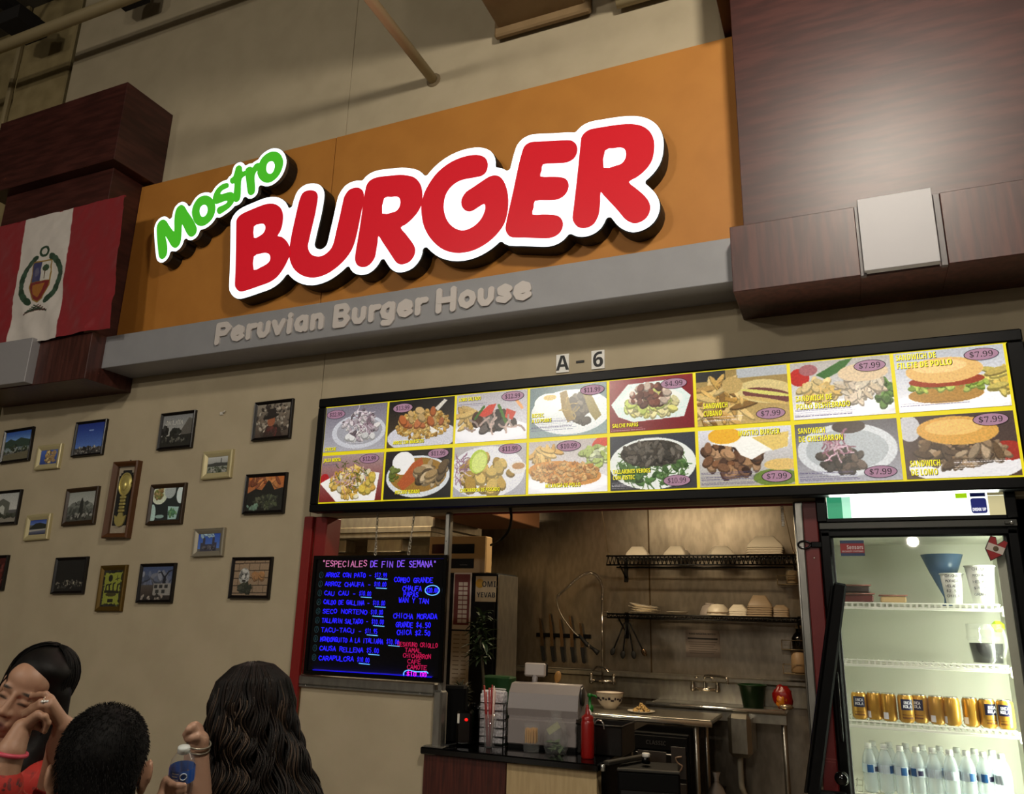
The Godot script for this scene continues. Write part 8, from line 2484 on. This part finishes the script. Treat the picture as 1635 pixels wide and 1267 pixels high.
const GREEN_LETTERS := {
	"M": [[-4.649, 4.321, -4.652, 4.364, -4.632, 4.394, -4.597, 4.401, -4.562, 4.381, -4.529, 4.341, -4.49, 4.298, -4.463, 4.278, -4.478, 4.357, -4.484, 4.426, -4.473, 4.475, -4.435, 4.493, -4.396, 4.472, -4.363, 4.428, -4.306, 4.362, -4.267, 4.309, -4.239, 4.262, -4.238, 4.224, -4.258, 4.203, -4.287, 4.2, -4.315, 4.218, -4.347, 4.257, -4.394, 4.324, -4.387, 4.256, -4.381, 4.197, -4.388, 4.157, -4.419, 4.133, -4.457, 4.148, -4.489, 4.182, -4.548, 4.256, -4.52, 4.188, -4.505, 4.135, -4.506, 4.086, -4.536, 4.062, -4.57, 4.076, -4.591, 4.117, -4.624, 4.223]],
	"o": [[-4.313, 4.409, -4.309, 4.459, -4.282, 4.505, -4.241, 4.526, -4.185, 4.52, -4.14, 4.494, -4.104, 4.452, -4.085, 4.406, -4.083, 4.356, -4.102, 4.31, -4.14, 4.28, -4.187, 4.269, -4.233, 4.284, -4.27, 4.316, -4.299, 4.365], [-4.237, 4.403, -4.234, 4.432, -4.212, 4.447, -4.184, 4.441, -4.161, 4.413, -4.157, 4.375, -4.174, 4.349, -4.2, 4.347, -4.223, 4.367]],
	"s": [[-4.002, 4.587, -3.984, 4.569, -3.986, 4.546, -4.014, 4.54, -4.043, 4.53, -4.055, 4.509, -4.035, 4.501, -3.989, 4.505, -3.948, 4.5, -3.923, 4.481, -3.908, 4.445, -3.916, 4.404, -3.949, 4.371, -3.993, 4.35, -4.033, 4.336, -4.059, 4.355, -4.066, 4.384, -4.047, 4.4, -4.01, 4.406, -3.981, 4.417, -3.976, 4.432, -3.999, 4.437, -4.044, 4.431, -4.079, 4.428, -4.104, 4.442, -4.122, 4.48, -4.117, 4.521, -4.094, 4.56, -4.05, 4.585]],
	"t": [[-3.941, 4.678, -3.934, 4.706, -3.905, 4.712, -3.879, 4.691, -3.871, 4.654, -3.848, 4.652, -3.827, 4.652, -3.82, 4.627, -3.839, 4.609, -3.866, 4.592, -3.865, 4.535, -3.856, 4.467, -3.86, 4.419, -3.888, 4.405, -3.919, 4.423, -3.927, 4.449, -3.925, 4.498, -3.93, 4.566, -3.953, 4.567, -3.975, 4.589, -3.976, 4.616, -3.951, 4.629]],
	"r": [[-3.842, 4.647, -3.83, 4.674, -3.797, 4.677, -3.777, 4.664, -3.759, 4.686, -3.727, 4.692, -3.706, 4.675, -3.707, 4.644, -3.734, 4.623, -3.746, 4.593, -3.739, 4.542, -3.728, 4.49, -3.727, 4.449, -3.753, 4.434, -3.783, 4.448, -3.8, 4.489, -3.819, 4.559]],
	"o2": [[-3.726, 4.621, -3.719, 4.687, -3.693, 4.731, -3.65, 4.754, -3.605, 4.758, -3.556, 4.739, -3.52, 4.703, -3.497, 4.653, -3.498, 4.604, -3.518, 4.551, -3.559, 4.515, -3.607, 4.503, -3.655, 4.519, -3.694, 4.552, -3.718, 4.591], [-3.647, 4.633, -3.643, 4.665, -3.622, 4.679, -3.593, 4.673, -3.571, 4.641, -3.571, 4.604, -3.588, 4.576, -3.617, 4.579, -3.639, 4.602]],
}
const PICTURES := {
	"lake": [-6.077, 2.783, 0.342, 0.276, 4.568],
	"gold_statue": [-5.677, 2.666, 0.272, 0.195, 2.034],
	"skyline": [-5.259, 2.788, 0.329, 0.276, 2.003],
	"trees": [-4.378, 2.788, 0.326, 0.275, 1.569],
	"hat": [-3.519, 2.8, 0.323, 0.273, 1.268],
	"square": [-3.955, 2.517, 0.261, 0.196, 2.769],
	"knife": [-4.801, 2.305, 0.31, 0.554, -0.747],
	"fountain": [-5.227, 2.27, 0.336, 0.279, 3.574],
	"plates": [-4.375, 2.26, 0.329, 0.285, 1.161],
	"peak": [-3.516, 2.302, 0.338, 0.267, 0.645],
	"arch": [-6.111, 2.283, 0.406, 0.271, 2.754],
	"beach": [-5.653, 2.124, 0.265, 0.194, 4.839],
	"church": [-3.944, 1.99, 0.261, 0.187, 2.741],
	"night": [-5.216, 1.769, 0.326, 0.261, 3.121],
	"llama": [-4.778, 1.684, 0.25, 0.314, 2.996],
	"condor": [-4.364, 1.722, 0.319, 0.263, 2.414],
	"lion": [-3.557, 1.761, 0.324, 0.262, 0.894],
	"rededge": [-6.097, 1.783, 0.367, 0.264, 2.908],
}
const BODY := {
	"woman_head": [-2.278, 1.317, 2.358],
	"wa_wrist": [-1.902, 1.276, 2.522],
	"wa_arm": [-1.902, 1.276, 2.522, -1.932, 1.223, 2.496, -1.991, 1.111, 2.442],
	"wa_index": [-1.915, 1.342, 2.564, -1.924, 1.353, 2.571, -1.955, 1.35, 2.567, -1.992, 1.343, 2.558],
	"wa_middle": [-1.9, 1.337, 2.573, -1.917, 1.336, 2.586, -1.959, 1.32, 2.577, -1.996, 1.303, 2.571],
	"wa_ring": [-1.896, 1.329, 2.575, -1.913, 1.328, 2.587, -1.947, 1.315, 2.582, -1.984, 1.299, 2.576],
	"wa_little": [-1.902, 1.317, 2.568, -1.914, 1.316, 2.579, -1.94, 1.309, 2.576, -1.967, 1.301, 2.575],
	"wa_thumb": [-1.922, 1.297, 2.526, -1.959, 1.282, 2.514, -1.993, 1.276, 2.505, -2.014, 1.274, 2.502],
	"wb_arm": [-1.951, 1.274, 2.599, -1.951, 1.224, 2.618, -1.964, 1.158, 2.626, -1.981, 1.116, 2.621],
	"wb_index": [-1.908, 1.308, 2.596, -1.891, 1.304, 2.588, -1.89, 1.288, 2.577, -1.904, 1.266, 2.571],
	"wb_middle": [-1.926, 1.302, 2.58, -1.912, 1.297, 2.572, -1.908, 1.282, 2.566, -1.922, 1.265, 2.561],
	"wb_ring": [-1.948, 1.296, 2.565, -1.935, 1.29, 2.557, -1.934, 1.276, 2.552, -1.942, 1.265, 2.553],
	"wb_little": [-1.967, 1.29, 2.554, -1.957, 1.282, 2.547, -1.956, 1.272, 2.544, -1.962, 1.264, 2.544],
	"wb_thumb": [-1.947, 1.287, 2.59, -1.939, 1.282, 2.579, -1.936, 1.276, 2.571, -1.936, 1.271, 2.563],
	"w_torso": [-2.293, 0.995, 2.29, -2.317, 0.73, 2.219],
	"w_shoulders": [-2.418, 1.054, 2.43, -2.1, 1.075, 2.252],
	"w_elbowb": [-1.981, 1.116, 2.621],
	"boy_head": [-1.443, 1.245, 2.788],
	"girl_head": [-1.459, 1.314, 2.374],
	"gh_wrist": [-1.425, 1.277, 2.541],
	"gh_arm": [-1.425, 1.28, 2.542, -1.434, 1.252, 2.537, -1.431, 1.144, 2.525],
	"gh_index": [-1.428, 1.312, 2.564, -1.43, 1.307, 2.574, -1.442, 1.295, 2.57, -1.453, 1.283, 2.555],
	"gh_middle": [-1.436, 1.311, 2.55, -1.443, 1.307, 2.558, -1.452, 1.293, 2.557, -1.458, 1.279, 2.544],
	"gh_ring": [-1.444, 1.307, 2.536, -1.455, 1.301, 2.538, -1.463, 1.288, 2.538, -1.467, 1.275, 2.53],
	"gh_little": [-1.453, 1.302, 2.521, -1.462, 1.295, 2.523, -1.47, 1.284, 2.523, -1.47, 1.272, 2.519],
	"gh_thumb": [-1.417, 1.29, 2.558, -1.423, 1.288, 2.566, -1.434, 1.287, 2.565, -1.443, 1.283, 2.562],
	"g_bottle": [-1.411, 1.276, 2.602, -1.427, 1.175, 2.579],
	"gb_arm": [-1.427, 1.167, 2.621, -1.432, 1.108, 2.628],
	"gb_index": [-1.436, 1.205, 2.614, -1.407, 1.203, 2.629, -1.391, 1.202, 2.628, -1.382, 1.202, 2.618],
	"gb_middle": [-1.44, 1.196, 2.613, -1.41, 1.193, 2.627, -1.392, 1.191, 2.625, -1.383, 1.192, 2.615],
	"gb_ring": [-1.442, 1.186, 2.611, -1.41, 1.184, 2.625, -1.393, 1.181, 2.622, -1.385, 1.181, 2.613],
	"gb_little": [-1.444, 1.176, 2.609, -1.417, 1.173, 2.619, -1.399, 1.17, 2.616, -1.393, 1.17, 2.607],
	"gb_thumb": [-1.462, 1.187, 2.586, -1.464, 1.196, 2.572, -1.459, 1.204, 2.565, -1.452, 1.208, 2.56],
}
